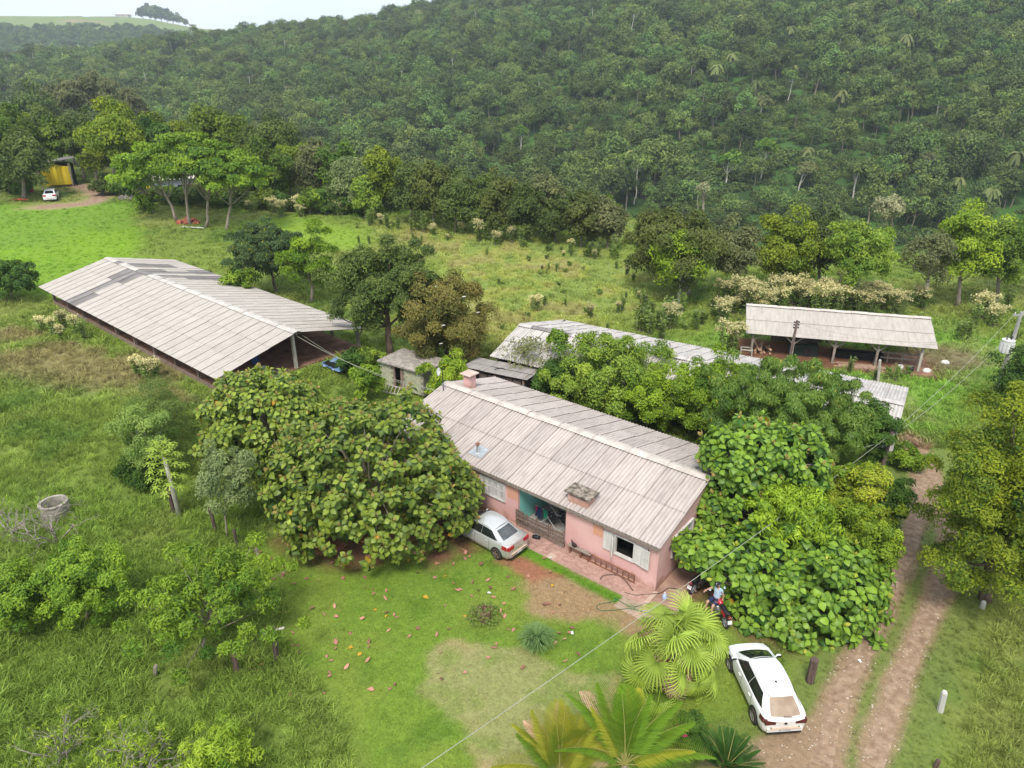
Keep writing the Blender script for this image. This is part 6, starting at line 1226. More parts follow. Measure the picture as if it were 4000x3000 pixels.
def tree(name, label, base, box, lm, bark=None, cat='tree', group=None, lt=None, asp=.5, dens=1., npuff=46, puff=.32, droop=.25, flat=1., zmin=-.9, accent=0., spread=.6, r0=None, k=6, y=None, inner=.15, squash=1., shell=(.55, .98), trunkz=None, jit=.22, ry=1., lean=None):
    if y is None: b = G(*base)
    else:
        zz = 0.
        for _ in range(6): x_ = xat(y, zz, base[0]); zz = gz(x_, y)
        b = np.array([x_, y, zz])
    u0, u1, vt, vb = box; dep = depth(b[1], b[2] + 2); rx = (u1 - u0) / 2 / FPX * dep * 1.04
    zt = zat(b[1] + .25 * rx, vt) ; zb = max(zat(b[1], vb), b[2] + .05); zc = (zt + zb) / 2; rz_c = max((zt - zb) / 2, .4) * squash
    cx_ = xat(b[1], zc, (u0 + u1) / 2); L = lt or max(.12, dep * .0044)
    root = thing(name, label, cat, tuple(b), 0, group)
    c = np.array([cx_ - b[0], 0, zc - b[2]]); A = 4 * math.pi * rx * rz_c ** .5 * rx ** .5
    nl = int(A * 2.3 * dens / (L * L * asp * .55) / npuff); nl = min(nl, 520)
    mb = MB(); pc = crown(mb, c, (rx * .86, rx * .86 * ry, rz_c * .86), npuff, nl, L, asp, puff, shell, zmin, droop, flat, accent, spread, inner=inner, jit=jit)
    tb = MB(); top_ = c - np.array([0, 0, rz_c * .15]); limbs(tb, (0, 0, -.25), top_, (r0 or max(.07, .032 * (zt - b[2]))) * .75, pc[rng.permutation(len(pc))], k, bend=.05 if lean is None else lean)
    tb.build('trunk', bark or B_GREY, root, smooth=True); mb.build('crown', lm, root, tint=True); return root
GB = 'trees of the belt around the far homestead'; GR = 'trees of the dark row along the valley edge'; GE = 'trees along the meadow edge behind the open shed'
for a in [
 ('dark broad tree standing over the red drum by the far white sedan', (95, 775), (-40, 200, 520, 745), L_DARK, dict(r0=.4)),
 ('mid green tree rising right behind the yellow curtained hut', (250, 700), (150, 330, 470, 640), L_MID, {}),
 ('tall yellow green tree, tallest of the belt, over the bend of the far road', (445, 742), (335, 560, 395, 690), L_YEL, dict(r0=.35)),
 ('yellow green bushy tree at the road bend below the tallest tree', (375, 720), (300, 440, 500, 690), L_YEL, {}),
 ('dark green tree at the far homestead with low crown beside the dirt road end', (330, 700), (240, 380, 430, 640), L_DARK, {}),
 ('bright green round tree at the picture edge behind the drum', (20, 720), (-60, 120, 410, 600), L_MID, {}),
 ('olive tree between the picture edge and the hut grove', (150, 690), (90, 240, 425, 590), L_DARK, {}),
 ('pale yellow crown peeping above the belt behind the spreading trees', (650, 700), (560, 745, 450, 600), L_YEL, {}),
 ('broad light green crown behind the spreading trees', (850, 715), (755, 965, 415, 600), L_MID, {}),
 ('dark green round crown between the two light crowns of the belt', (590, 720), (520, 660, 440, 620), L_DEEP, {}),
 ('olive tree at the outer end of the homestead belt', (1050, 730), (950, 1170, 460, 660), L_DARK, {}),
 ('grey green tree beyond the outer spreading tree', (1010, 795), (930, 1110, 560, 740), L_MID, {}),
 ('loose yellowish tree where the belt thins towards the valley', (1130, 760), (1060, 1230, 560, 740), L_YEL, {}),
 ('pale silvery tree at the valley edge past the homestead belt', (1230, 780), (1150, 1310, 520, 730), L_GREY, {}),
 ('dim green tree closing the gap before the dark row', (1330, 800), (1250, 1420, 560, 770), L_MID, {}),
 ('silvery tree with whitish leaf tips before the dark row', (1370, 830), (1300, 1440, 610, 800), L_SILV, {}),
]: k_ = 0 if a[1][0] < 480 else 1; tree('broadleaf_tree', a[0], a[1], (a[2][0] - 14 * k_, a[2][1] + 14 * k_, a[2][2] - 8, a[2][3] + 45 * k_), a[3], group=GB, **a[4])
for i, u in enumerate(np.arange(-30, 1400, 62)):
    if 150 < u < 400: continue
    vb_ = np.interp(u, [-30, 420, 700, 1400], [755, 760, 800, 838]); tree('understory_bush', 'dark understory bush closing the foot of the homestead belt', (u, vb_), (u - 60, u + 60, vb_ - rng.uniform(60, 100), vb_ + 4), (L_DEEP, L_DARK, L_MID)[i % 3], cat='bush', npuff=18, group='understory of the homestead belt')
for i, u in enumerate(np.arange(-40, 1420, 82)):
    v_ = np.interp(u, [-40, 300, 700, 1000, 1200, 1420], [450, 455, 470, 515, 560, 640]) + rng.uniform(-25, 25); w_ = rng.uniform(75, 115); gx = G(u, np.interp(u, [-40, 1420], [690, 810]))
    tree('belt_tree', 'green tree in the second rank of the belt beyond the far homestead', (u, 0), (u - w_, u + w_, v_, v_ + 210), (L_MID, L_DARK, L_YEL, L_MID, L_OLIVE)[i % 5], y=gx[1] + 16, group='second rank of the belt beyond the far homestead', npuff=34)
for i, (u, v0, v1, w_, lab) in enumerate([(270, 290, 480, 130, 'tall grey green eucalyptus at the picture edge side of the grove'), (355, 265, 480, 140, 'tallest grey green eucalyptus of the grove beyond the belt'), (440, 300, 480, 120, 'eucalyptus with drooping crown on the valley side of the grove'), (200, 330, 480, 110, 'small eucalyptus standing apart from the grove beyond the belt'), (520, 330, 500, 110, 'last eucalyptus of the grove above the tall yellow green tree')]):
    tree('eucalyptus', lab, (u, 0), (u - w_ / 2, u + w_ / 2, v0, v1), L_GREY, B_PALE, y=215., npuff=40, puff=.26, droop=.6, asp=.4, group='eucalyptus grove beyond the belt')
for lab, b_, bx in [('spreading flat crowned tree nearest the brick heap', (745, 880), (590, 860, 500, 760)), ('spreading flat crowned tree over the whitewashed far house', (692, 862), (450, 740, 560, 770)), ('spreading flat crowned tree in the middle of its clump', (800, 888), (690, 950, 520, 770)), ('spreading flat crowned tree with curved trunk at the outer side of its clump', (882, 898), (790, 1050, 570, 800)), ('low flat crowned tree before the far house door', (600, 825), (480, 600, 640, 770))]:
    tree('spreading_tree', lab, b_, bx, L_BUSH, B_GREY, npuff=80, puff=.26, flat=.45, zmin=-.35, dens=1.0, droop=.0, k=14, inner=.03, lean=.12, r0=.26, group='spreading trees at the brick heap')
tree('small_round_tree', 'small round dark green tree alone at the rim of the meadow', (1210, 838), (1155, 1265, 745, 818), L_BUSH, npuff=26, puff=.35)
tree('shrub', 'dark green shrub beside the far whitewashed house', (560, 830), (520, 610, 760, 832), L_BUSH, cat='shrub', npuff=22)
for a in [
 ('fresh light green tree in front of the start of the dark row', (1425, 852), (1357, 1498, 680, 845), L_FRESH),
 ('yellow topped tree rising at the start of the dark row', (1485, 838), (1417, 1568, 565, 830), L_YEL),
 ('dark olive tree second in the dark row', (1600, 872), (1527, 1698, 615, 860), L_DARK),
 ('deep green tree third in the dark row', (1690, 885), (1617, 1778, 625, 880), L_OLIVE),
 ('dark domed tree fourth in the dark row', (1780, 905), (1702, 1868, 655, 900), L_DARK),
 ('slim dark tree in the middle of the dark row', (1870, 918), (1797, 1948, 690, 920), L_DARK),
 ('tree with pale yellow tips in the middle of the dark row', (1950, 925), (1872, 2038, 665, 925), L_OLIVE),
 ('dark tree just past the pale tipped one', (2050, 938), (1977, 2128, 710, 935), L_DARK),
 ('thin twiggy tree rising above the dark row', (2110, 915), (2042, 2208, 665, 880), L_GREY),
 ('dark rounded tree low in the dark row', (2165, 950), (2092, 2248, 755, 950), L_DARK),
 ('broad dark olive tree near the end of the dark row', (2270, 962), (2192, 2358, 740, 965), L_OLIVE),
 ('greyish tree closing the end of the dark row', (2370, 972), (2302, 2448, 765, 970), L_GREY),
]: tree('row_tree', a[0], a[1], a[2], a[3], group=GR, r0=.2, npuff=46, jit=.15, dens=1.2)
for i, u in enumerate(np.arange(1500, 2420, 72)):
    v_ = np.interp(u, [1500, 2420], [640, 760]) + rng.uniform(-30, 20); w_ = rng.uniform(55, 85); gx = G(u, np.interp(u, [1450, 2450], [835, 962]))
    tree('row_tree', 'dark tree in the second rank of the row along the valley edge', (u, 0), (u - w_, u + w_, v_, v_ + 210), (L_DARK, L_OLIVE, L_MID, L_DARK, L_GREY)[i % 5], y=gx[1] + 6, group='second rank of the dark row', npuff=34)
for a in [
 ('huge dark olive domed tree by the meadow edge', (2690, 1150), (2425, 2850, 775, 1130), L_OLIVE, dict(npuff=80, puff=.24, r0=.4)),
 ('smaller yellow leaved tree with forked pale trunks before the olive dome', (2650, 1195), (2540, 2790, 890, 1120), L_LIME, dict(k=10, r0=.2, dens=.7, inner=.02, bark=B_PALE)),
 ('grey green tree beside the huge olive dome', (2880, 1150), (2790, 2975, 850, 1120), L_GREY, {}),
 ('tall yellow green tree with dark lower half behind the open shed', (3060, 1150), (2955, 3185, 800, 1130), L_YEL, {}),
 ('olive tree between the tall yellow green tree and the bright cone', (3200, 1130), (3110, 3290, 825, 1110), L_DARK, {}),
 ('bright green cone shaped tree right behind the open shed roof', (3345, 1205), (3215, 3495, 815, 1140), L_FRESH, dict(npuff=70, puff=.22)),
 ('thin grey tree with pale bare trunk past the bright cone', (3610, 1205), (3530, 3740, 860, 1130), L_GREY, dict(dens=.45, inner=0, k=12, bark=B_PALE)),
 ('bright green tall tree with dark trunks past the thin grey tree', (3740, 1195), (3640, 3880, 810, 1110), L_LIME, {}),
 ('grey green tree at the picture edge behind the transformer pole', (3900, 1195), (3790, 4040, 850, 1130), L_MID, dict(dens=.8)),
 ('dim tree above the transformer pole', (4010, 1150), (3900, 4130, 830, 1060), L_FRESH, {}),
]: tree('meadow_edge_tree', a[0], a[1], a[2], a[3], group=GE, **a[4])
tree('pale_tree', 'whitish leaved tree standing out pale below the hillside', (3475, 0), (3415, 3535, 760, 860), L_PALE, y=118., npuff=30)
tree('pale_tree', 'small whitish leaved tree on the lower hillside above the olive dome', (2745, 0), (2720, 2772, 708, 750), L_PALE, y=165., npuff=20)

def atxy(x_, y_):                                               # image column of a ground point
    z_ = gz(x_, y_); return 2000 + FPX * x_ / depth(y_, z_)
xy = world(SA, SCn, -17.2, 15.0); tree('dome_tree', 'dark feathery domed tree with yellow patches over the long shed roof', (atxy(*xy), 0), (905, 1190, 858, 1130), L_FEATH, B_BROWN, y=xy[1], npuff=110, puff=.17, flat=.55, asp=.28, lt=.34, droop=.15, accent=.05, zmin=-.2, dens=1.0, shell=(.8, 1.0), k=10)
xy = world(SA, SCn, -12.6, 15.5); tree('feathery_tree', 'loose bright green feathery tree behind the ridge of the long shed', (atxy(*xy), 0), (1090, 1340, 870, 1240), L_BUSH, B_GREY, y=xy[1], npuff=44, puff=.24, flat=.5, asp=.28, lt=.36, dens=.55, inner=.02, k=10)
xy = world(SA, SCn, -14.5, 13.4); tree('shrub', 'low green creeper bush hanging onto the long shed eave', (atxy(*xy), 0), (870, 1010, 1040, 1130), L_BUSH, cat='shrub', y=xy[1], npuff=24)
tree('spreading_oak', 'wide dark tree with a thick leaning trunk beside the open end of the long shed', (1525, 1385), (1260, 1740, 905, 1310), L_DARK, B_BROWN, npuff=100, puff=.2, dens=.85, r0=.36, k=22, inner=.04, lean=.08, jit=.28, ry=.55)
tree('tan_tree', 'brown tinged bushy tree with a few white flowers behind the block shed', (1750, 1452), (1555, 1935, 1035, 1450), L_TAN, B_BROWN, npuff=90, puff=.21, zmin=-.85, lt=.17)
mb = MB(); b = bpy.data.objects['tan_tree']; cr_ = [q for q in b.children if q.name.startswith('crown')][0]; V2 = np.array([v.co[:] for v in cr_.data.vertices]); BLC = V2.mean(0); 
d_ = sphere(40); d_ = d_[(d_[:, 1] < .2)][:16]
for q in d_: mb.add(np.array([(math.cos(a) * .13, math.sin(a) * .1, .03 * (i % 2)) for i, a in enumerate(np.linspace(0, 6.28, 7)[:-1])]) + q * np.array([2.3, 2.3, 2.4]) + BLC, [(0, 1, 2, 3), (0, 3, 4, 5)], 0)
mb.build('blossoms', M_WHITE, b)
tree('young_tree', 'bright young tree with yellow leaf tips beside the farmhouse chimney', (1745, 1605), (1635, 1865, 1355, 1605), L_LIME, B_GREY, lt=.26, asp=.36, droop=.55, npuff=50, puff=.22, zmin=-.9, accent=.06)
for lab, b_, bx, lm in (('low bright bush between the tarpaulin and the block shed', (1430, 1568), (1370, 1490, 1400, 1560), L_BUSH), ('dark weedy bush at the open end of the long shed', (1400, 1480), (1310, 1420, 1360, 1470), L_DEEP), ('light green leafy bush behind the block shed roof', (1440, 1430), (1390, 1500, 1350, 1450), L_FRESH)):
    tree('bush', lab, b_, bx, lm, cat='bush', npuff=24, zmin=-.9)
tree('bare_bush', 'twiggy half bare bush before the barn gable', (2070, 1500), (1960, 2230, 1310, 1450), L_GREY, B_PALE, cat='bush', dens=.16, inner=0, k=30, npuff=50, r0=.07)
tree('sapling', 'thin stemmed sapling with a tuft of leaves before the barn roof', (2185, 1560), (2150, 2225, 1280, 1350), L_BUSH, B_PALE, npuff=10, r0=.06, k=3, dens=.8)
tree('bush', 'dark green bush beside the plank shed under the thin sapling', (2170, 1570), (2080, 2280, 1400, 1640), L_DEEP, cat='bush', npuff=44, zmin=-.9)
tree('broadleaf_tree', 'loose pale green tree between the plank shed and the citrus trees', (2370, 1610), (2130, 2650, 1270, 1610), L_FRESH, B_GREY, npuff=110, puff=.17, dens=.62, inner=.06, k=16, lt=.19, jit=.3)
tree('citrus_tree', 'glossy bright green citrus tree behind the farmhouse roof next to the pale green tree', (2530, 1680), (2390, 2690, 1420, 1690), L_ORANGE, B_GREY, npuff=80, puff=.19, zmin=-.9, lt=.16, jit=.25)
tree('citrus_tree', 'taller glossy citrus tree between the other citrus and the mango', (2740, 1720), (2600, 2930, 1350, 1700), L_ORANGE, B_GREY, npuff=90, puff=.19, zmin=-.9, lt=.16, jit=.25)
tree('bush', 'dark bush in the shade between mango and farmhouse eave', (2880, 1740), (2760, 2960, 1600, 1760), L_DEEP, cat='bush', npuff=40, zmin=-.9)
xyb = (13.2, 33.6)
mg = tree('mango_tree', 'large mango tree with hanging leaf tufts and a few yellow tips behind the farmhouse', (3080, 0), (2740, 3390, 1375, 1770), L_MANGO, B_BROWN, y=33.0, npuff=210, puff=.105, lt=.27, asp=.2, droop=1.15, spread=.35, dens=.95, zmin=-.8, shell=(.78, 1.02), accent=.012, r0=.35, jit=.16)
tree('dark_tree', 'dark small leaved tree between the mango and the white barn end', (3400, 1860), (3270, 3520, 1540, 1800), L_DEEP, B_BROWN, npuff=70, puff=.2, lt=.15)
tree('coppery_shrub', 'tall shrub with coppery yellow young leaves by the short wooden pole', (3350, 2060), (3190, 3500, 1770, 2050), L_COPPER, cat='shrub', npuff=90, puff=.19, zmin=-.9, lt=.15, accent=.0)
tree('lime_shrub', 'lime green shrub bulging over the wheel track beside the large leaved tree', (3440, 2290), (3340, 3525, 2020, 2290), L_LIME, cat='shrub', npuff=60, puff=.22, zmin=-.95, lt=.14)
tree('dark_shrub', 'deep green shrub at the drive behind the coppery shrub', (3500, 2095), (3410, 3565, 1850, 2090), L_DEEP, cat='shrub', npuff=60, puff=.22, zmin=-.95, lt=.14)
tree('lime_shrub', 'yellow green shrub between the coppery shrub and the drive', (3380, 2170), (3240, 3450, 1940, 2180), L_LIME, cat='shrub', npuff=60, puff=.22, zmin=-.9, lt=.14)
tree('avocado_tree', 'vivid green tree with long hanging leaves squeezed between the large leaved trees', (3070, 2230), (2890, 3270, 1860, 2150), L_ORANGE, cat='tree', npuff=90, puff=.18, lt=.3, asp=.26, droop=.9, zmin=-.7, spread=.4)
tree('bush', 'small dark bush at the bend of the drive under the barn end', (3560, 1830), (3480, 3640, 1740, 1840), L_BUSH, cat='bush', npuff=30, zmin=-.9)
tree('drive_tree', 'big olive green tree hanging over the drive opposite the shrubs', (3850, 2345), (3640, 4230, 1510, 2340), leafmat('drive_tree_leaf', (.028, .075, .012), (.17, .235, .016), rnd=.02, ns=.5, nv=.35), B_BROWN, npuff=200, puff=.16, lt=.14, dens=1.05, r0=.3, k=26, inner=.1, jit=.22)
tree('dark_tree', 'dark round tree at the picture edge below the transformer pole', (3995, 1610), (3900, 4130, 1340, 1570), L_DEEP, npuff=50)
tree('shrub', 'dark dense shrub beyond the far corner of the long shed', (45, 1168), (-70, 142, 1005, 1160), L_DEEP, cat='shrub', npuff=60, puff=.25, zmin=-.9)
# near plants on the rough side
tree('young_tree', 'thin fine leaved tree with a slanting pale stem in the tall grass', (612, 1888), (420, 700, 1540, 1830), L_WEED, B_PALE, lt=.15, asp=.4, dens=.4, npuff=60, puff=.22, inner=.0, k=16, r0=.07)
tree('bush', 'deep green bush at the foot of the thin slanting tree', (525, 1895), (440, 640, 1770, 1890), L_DEEP, cat='bush', lt=.14, npuff=36, zmin=-.9)
tree('bush', 'light feathery bush between the thin tree and the long shed', (590, 1760), (480, 760, 1500, 1740), L_WEED, cat='bush', lt=.1, asp=.35, dens=.5, npuff=44, inner=.03)
tree('young_tree', 'young grey green tree in front of the further large leaved tree', (890, 2100), (735, 1010, 1690, 2040), L_SILV, B_GREY, lt=.17, asp=.42, dens=.42, npuff=60, puff=.2, inner=.0, k=18, r0=.07, zmin=-.8)
tree('open_shrub', 'wide open shrub with bright leaf rosettes beside the dark fence posts', (775, 2552), (490, 1130, 2130, 2530), L_BUSH, B_GREY, cat='shrub', lt=.17, asp=.4, dens=.42, npuff=120, puff=.12, inner=.0, k=40, r0=.08, zmin=-.5, jit=.35, shell=(.45, 1.0))
tree('hedge_bush', 'dense green bush under the bare twigs of the well', (330, 2425), (150, 490, 2075, 2410), L_BUSH, cat='bush', lt=.13, npuff=90, puff=.2, zmin=-.9)
tree('hedge_bush', 'dense green bush at the picture edge beside the well bush', (70, 2470), (-90, 230, 2190, 2460), L_BUSH, cat='bush', lt=.13, npuff=80, puff=.2, zmin=-.9)
tree('bush', 'yellow green leafy bush rising at the bottom edge of the picture', (860, 3060), (720, 1010, 2800, 3060), L_LIME, cat='bush', lt=.16, asp=.25, dens=.5, npuff=50, puff=.2, zmin=-.8)
def twigs(name, label, b, n, h, spread_, r_, lm, leafn, lean=(0, 0), lt=.12, bark=None):
    root = thing(name, label, 'shrub', tuple(b)); mb = MB(); tips = []
    def grow(p, d, L, r, lev):
        k = 4; pts = [p]; 
        for i in range(k): d = unit(d + rng.normal(size=3) * .16 + np.array([0, 0, .03])); pts.append(pts[-1] + d * L / k)
        mb.tube(pts, np.linspace(r, r * .55, k + 1), 4 if lev > 1 else 6); tips.append((pts[-1], d, lev))
        if lev < 4:
            for _ in range(rng.integers(2, 4)):
                i = rng.integers(2, k + 1); dd = unit(d + unit(rng.normal(size=3)) * .75); grow(pts[i], dd, L * rng.uniform(.55, .8), r * .55, lev + 1)
    for i in range(n): a = rng.uniform(0, 6.28); grow(np.array([.1 * math.cos(a), .1 * math.sin(a), -.1]), unit(np.array([math.cos(a) * spread_ + lean[0], math.sin(a) * spread_ + lean[1], 1.])), h, r_, 0)
    mb.build('branches', bark or mat(name + '_bark', (.2, .165, .14), (.36, .31, .27), .9, scale=5), root, smooth=True)
    if leafn:
        T_ = [t for t in tips if t[2] >= 2]; sel = [T_[i] for i in rng.integers(0, len(T_), leafn)]
        p = np.repeat(np.array([s[0] for s in sel]), 7, 0) + rng.normal(size=(leafn * 7, 3)) * .03; d = np.repeat(np.array([s[1] for s in sel]), 7, 0) * .6 + sphere(leafn * 7); d[:, 2] -= .2
        m2 = MB(); leaf_cloud(m2, p, d, lt * rng.uniform(.7, 1.2, len(p)), lt * .26, np.clip(rng.normal(size=len(p)) * .15 + .55, .02, .84)); m2.build('leaves', lm, root, tint=True)
    return root
twigs('bare_shrub', 'nearly leafless grey shrub spreading its twigs around the well ring', G(215, 2120), 7, 1.15, .9, .045, L_LIME, 30, lean=(-.1, .1))
twigs('bare_shrub', 'second leafless grey shrub at the picture edge by the well', G(40, 2080), 5, 1.0, .9, .04, L_LIME, 12)
twigs('twiggy_shrub', 'twiggy brown shrub with sparse bright leaves at the bottom edge of the picture', G(520, 3080), 10, 1.0, 1.0, .04, L_LIME, 190, lt=.19)
twigs('twiggy_shrub', 'second twiggy shrub with yellow leaf tips in the bottom corner grass', G(230, 2950), 7, .8, 1.0, .03, L_LIME, 70, lt=.17)

# ---- flowering weeds of the meadow
weed_lab = ['pale headed tall weed', 'green leafy tall weed', 'cream flowered weed bush', 'low bluish green weed clump']
def weed_proto(k):
    root = thing(('pale_weed', 'tall_weed', 'cream_weed', 'low_weed')[k], None, 'weed'); st = MB(); lv = MB(); n = (9, 8, 14, 6)[k]
    heads = []
    for i in range(n):
        a = rng.uniform(0, 6.28); rr = rng.uniform(0, (.35, .3, .7, .5)[k]); h = (1.3, 1.35, 1.6, .7)[k] * rng.uniform(.7, 1.1); b = np.array([rr * .5 * math.cos(a), rr * .5 * math.sin(a), 0]); t = np.array([rr * math.cos(a), rr * math.sin(a), h]); st.tube([b, (b + t) / 2 + [0, 0, .05], t], [.018, .014, .01], 4)
        m = 34; f = rng.random(m)[:, None]; lv_p = b + (t - b) * (.15 + .85 * f); d = sphere(m); d[:, 2] = abs(d[:, 2]) * .5 + .1; leaf_cloud(lv, lv_p, d, .26 * rng.uniform(.6, 1.2, m), .1, np.clip(rng.normal(size=m) * .17 + .45, .02, .84)); heads.append(t)
    if k in (0, 2):
        for t in heads:
            m = 60 if k == 2 else 40; p = t + rng.normal(size=(m, 3)) * np.array([.15, .15, .08]); d = sphere(m); d[:, 2] = abs(d[:, 2]); leaf_cloud(lv, p, d, .13, .09, np.clip(rng.normal(size=m) * .2 + .5, .02, .84), 1)
    st.build('stems', B_GREY, root); lv.build('leaves', [L_WEED, L_CREAM], root, tint=True); return root
WP_ = [weed_proto(k) for k in range(4)]; used = [0] * 4
def weed(u, v_, k, s, label):
    o = WP_[k] if not used[k] else copy_tree(WP_[k]); used[k] += 1; b = G(u, v_); o.location = tuple(b); o.rotation_euler = (0, 0, rng.uniform(0, 6.28)); o.scale = (s, s, s * rng.uniform(.85, 1.15)); o['label'] = label; o['group'] = 'weeds of the meadow'
for u, v_, k, s in ((165, 1300, 0, 1.0), (215, 1310, 0, .9), (255, 1290, 0, 1.1), (300, 1310, 0, 1.0), (335, 1330, 1, 1.0), (240, 1335, 0, .8)): weed(u, v_, k, s, 'tall pale green weed along the eave of the long shed')
for u, v_ in ((545, 1470), (575, 1490), (610, 1480)): weed(u, v_, 0, 1.0, 'pale headed weed standing before the long shed posts')
for i in range(30): weed(2830 + i * 23 + rng.uniform(-12, 12), rng.uniform(1172, 1235), 2, rng.uniform(.9, 1.5), 'cream flowered tall weed in the thicket behind the open timber shed')
for i in range(16): weed(rng.uniform(3480, 4000), rng.uniform(1200, 1330), int(rng.choice([1, 1, 2, 3])), rng.uniform(.9, 1.5), 'leafy weed in the thicket past the open timber shed')
for i in range(16): weed(rng.uniform(2560, 2900), rng.uniform(1200, 1290), int(rng.choice([1, 2, 3, 1])), rng.uniform(.8, 1.4), 'leafy weed in the thicket below the olive dome')
for i in range(9): weed(rng.uniform(2440, 2640), rng.uniform(1240, 1330), 1, rng.uniform(1.1, 1.6), 'tall pale green weed just beyond the barn roof')
weed(2845, 1385, 2, 1.3, 'round cream flowered weed bush beside the log pile of the open shed')
cnt = 0
while cnt < 46:
    u = rng.uniform(1380, 2500); v_ = rng.uniform(880, 1290)
    if v_ < 850 + (u - 1400) * .13 + 25 or (u < 1950 and v_ > 1000): continue
    k = int(rng.choice([0, 1, 2, 3], p=[.12, .36, .07, .45])); weed(u, v_, k, rng.uniform(.4, .85), weed_lab[k] + ' scattered on the sloping meadow before the dark row'); cnt += 1
for i in range(34): u = rng.uniform(1440, 2440); weed(u, 858 + (u - 1400) * .125 + rng.uniform(8, 34), int(rng.choice([1, 1, 0, 3])), rng.uniform(.9, 1.5), 'tall weed fringe plant at the foot of the dark row')
for i in range(14): weed(rng.uniform(960, 1400), rng.uniform(815, 850), int(rng.choice([0, 2, 1])), rng.uniform(.8, 1.4), 'weed at the rim of the bright meadow strip by the small round tree')
for i in range(12): weed(rng.uniform(3250, 3560), rng.uniform(1450, 1500), int(rng.choice([1, 3, 3])), rng.uniform(.5, .8), 'green weed between the barn end and the open timber shed')

# ---- large leaved trees: every near leaf is its own piece
def bigleaf_mesh(name, curl, wide, tint, m_, tintx=.0):
    X_ = np.linspace(0, 1, 6); prof = np.array([.02, .62, 1.0, .92, .55, .0]) * wide; P_ = []
    for x_, w_ in zip(X_, prof): P_.append([(x_, w_ * k * .5, -curl * x_ * x_ + .16 * abs(k) * w_ - .05 * abs(k) ** 2) for k in (-1, -.5, 0, .5, 1)])
    T_ = np.array([[tint + (.16 if abs(k) < .1 else 0) + tintx * x_ for k in (-1, -.5, 0, .5, 1)] for x_ in X_]).clip(0, 1)
    return MB().grid(np.array(P_), flip=True, tint=T_.ravel()).mesh(name, m_, smooth=True, tint=True)
def bigleaf_tree(name, label, base, box, centers, mats_, leafL, n_ros, young, yellow, cover_=1., zmin=-.35, seedlab=''):
    """centers: list of (du, dv, fraction) lobes in image space around the crown box"""
    b = G(*base); u0, u1, vt, vb = box; dep = depth(b[1], 2); rx = (u1 - u0) / 2 / FPX * dep
    root = thing(name, label, 'tree', tuple(b)); lm, lt_, ly = mats_
    M3 = {0: [bigleaf_mesh('leaf', c_, w_, t_, lm) for c_, w_, t_ in ((.3, .72, .12), (.42, .8, .26), (.55, .7, .06), (.36, .76, .36))], 1: [bigleaf_mesh('leaf', c_, w_, t_, lm) for c_, w_, t_ in ((.2, .72, .45), (.3, .8, .58), (.38, .68, .38), (.25, .76, .66))]}
    MI = [bigleaf_mesh('leaf', c_, .66, t_, lm) for c_, t_ in ((-.25, .7), (-.1, .8))]; MT = [bigleaf_mesh('leaf', -.3, .6, t_, lt_) for t_ in (.3, .7)]; MY = [bigleaf_mesh('leaf', .5, .7, t_, ly) for t_ in (.3, .75)]
    allp = []; branches = MB(); c0 = None
    for (cu, cv, ru, rv, dy, nr) in centers:
        yc = b[1] + dy; zc = zat(yc, cv); c = np.array([xat(yc, zc, cu) - b[0], dy, zc - b[2]]); d_ = depth(yc, zc); r = np.array([ru / FPX * d_, ru / FPX * d_ * .92, rv / FPX * d_ / .92])
        c0 = c if c0 is None else c0
        k = np.arange(nr) + .5; ph = np.arccos(1 - (1 - zmin) * k / nr); th2 = math.pi * (1 + 5 ** .5) * k; nrm = np.stack([np.cos(th2) * np.sin(ph), np.sin(th2) * np.sin(ph), np.cos(ph)], 1)
        nrm = unit(nrm + rng.normal(size=nrm.shape) * .11); bump = 1 + .26 * (fbm(nrm[:, 0] * 3 + cu, nrm[:, 2] * 3 + nrm[:, 1] * 3, 2) - .5) * 2 + rng.normal(size=nr) * .035
        pos = c + nrm * r * bump[:, None]; allp += [(pos[i], nrm[i]) for i in range(nr)] + [(c + (pos[i] - c) * .74, nrm[i]) for i in range(0, nr, 4)]
        for q in rng.permutation(nr)[:26]: branches.tube([c * np.array([.25, .25, .0]) + [0, 0, .15], c * .6 + [0, 0, -.3] + rng.normal(size=3) * .2, c + (pos[q] - c) * .55, pos[q] - nrm[q] * .1], [.09, .06, .035, .015], 5)
    leaves = []                                                   # (score, matrix, mesh)
    cdir = unit(np.array([0, 0, CAMZ]) - b)
    for p, nr_ in allp:
        if p[2] < .12: continue
        ax = unit(nr_ * .75 + np.array([0, 0, .6]) + rng.normal(size=3) * .24); e = unit(np.cross(ax, [.3, .9, .1])); f = np.cross(ax, e); s0 = leafL * rng.uniform(.82, 1.18); sc = float(nr_ @ cdir); ph0 = rng.uniform(0, 6.28); isy = rng.random() < young
        for tier, (cnt_, el, L_, off) in enumerate(((5, -.30, 1.0, -.10), (4, .22, .82, 0), (3, .95, .52, .05))):
            for j in range(cnt_):
                a = ph0 + tier * .7 + j * 6.283 / cnt_ + rng.normal() * .12; el2 = el + rng.normal() * .13; d = unit((math.cos(a) * e + math.sin(a) * f) * math.cos(el2) + ax * math.sin(el2)); d = unit(d + np.array([0, 0, -.16 if tier == 0 else 0])); zz = unit(ax - d * (ax @ d)); yy = np.cross(zz, d); s_ = s0 * L_ * rng.uniform(.88, 1.12)
                o_ = p + ax * off * s0 + d * .05
                me_ = (MT if isy else MI)[rng.integers(2)] if tier == 2 else (MY[rng.integers(2)] if (tier == 0 and rng.random() < yellow) else M3[min(tier, 1)][rng.integers(4)])
                leaves.append((sc + .15 * tier, (d * s_, yy * s_, zz * s_, o_), me_))
    order = sorted(range(len(leaves)), key=lambda i: -leaves[i][0]); front = [i for i in order if leaves[i][0] > .45]; own = set(rng.permutation(front)[:300].tolist()) if len(front) > 300 else set(order[:300])
    rest = {}
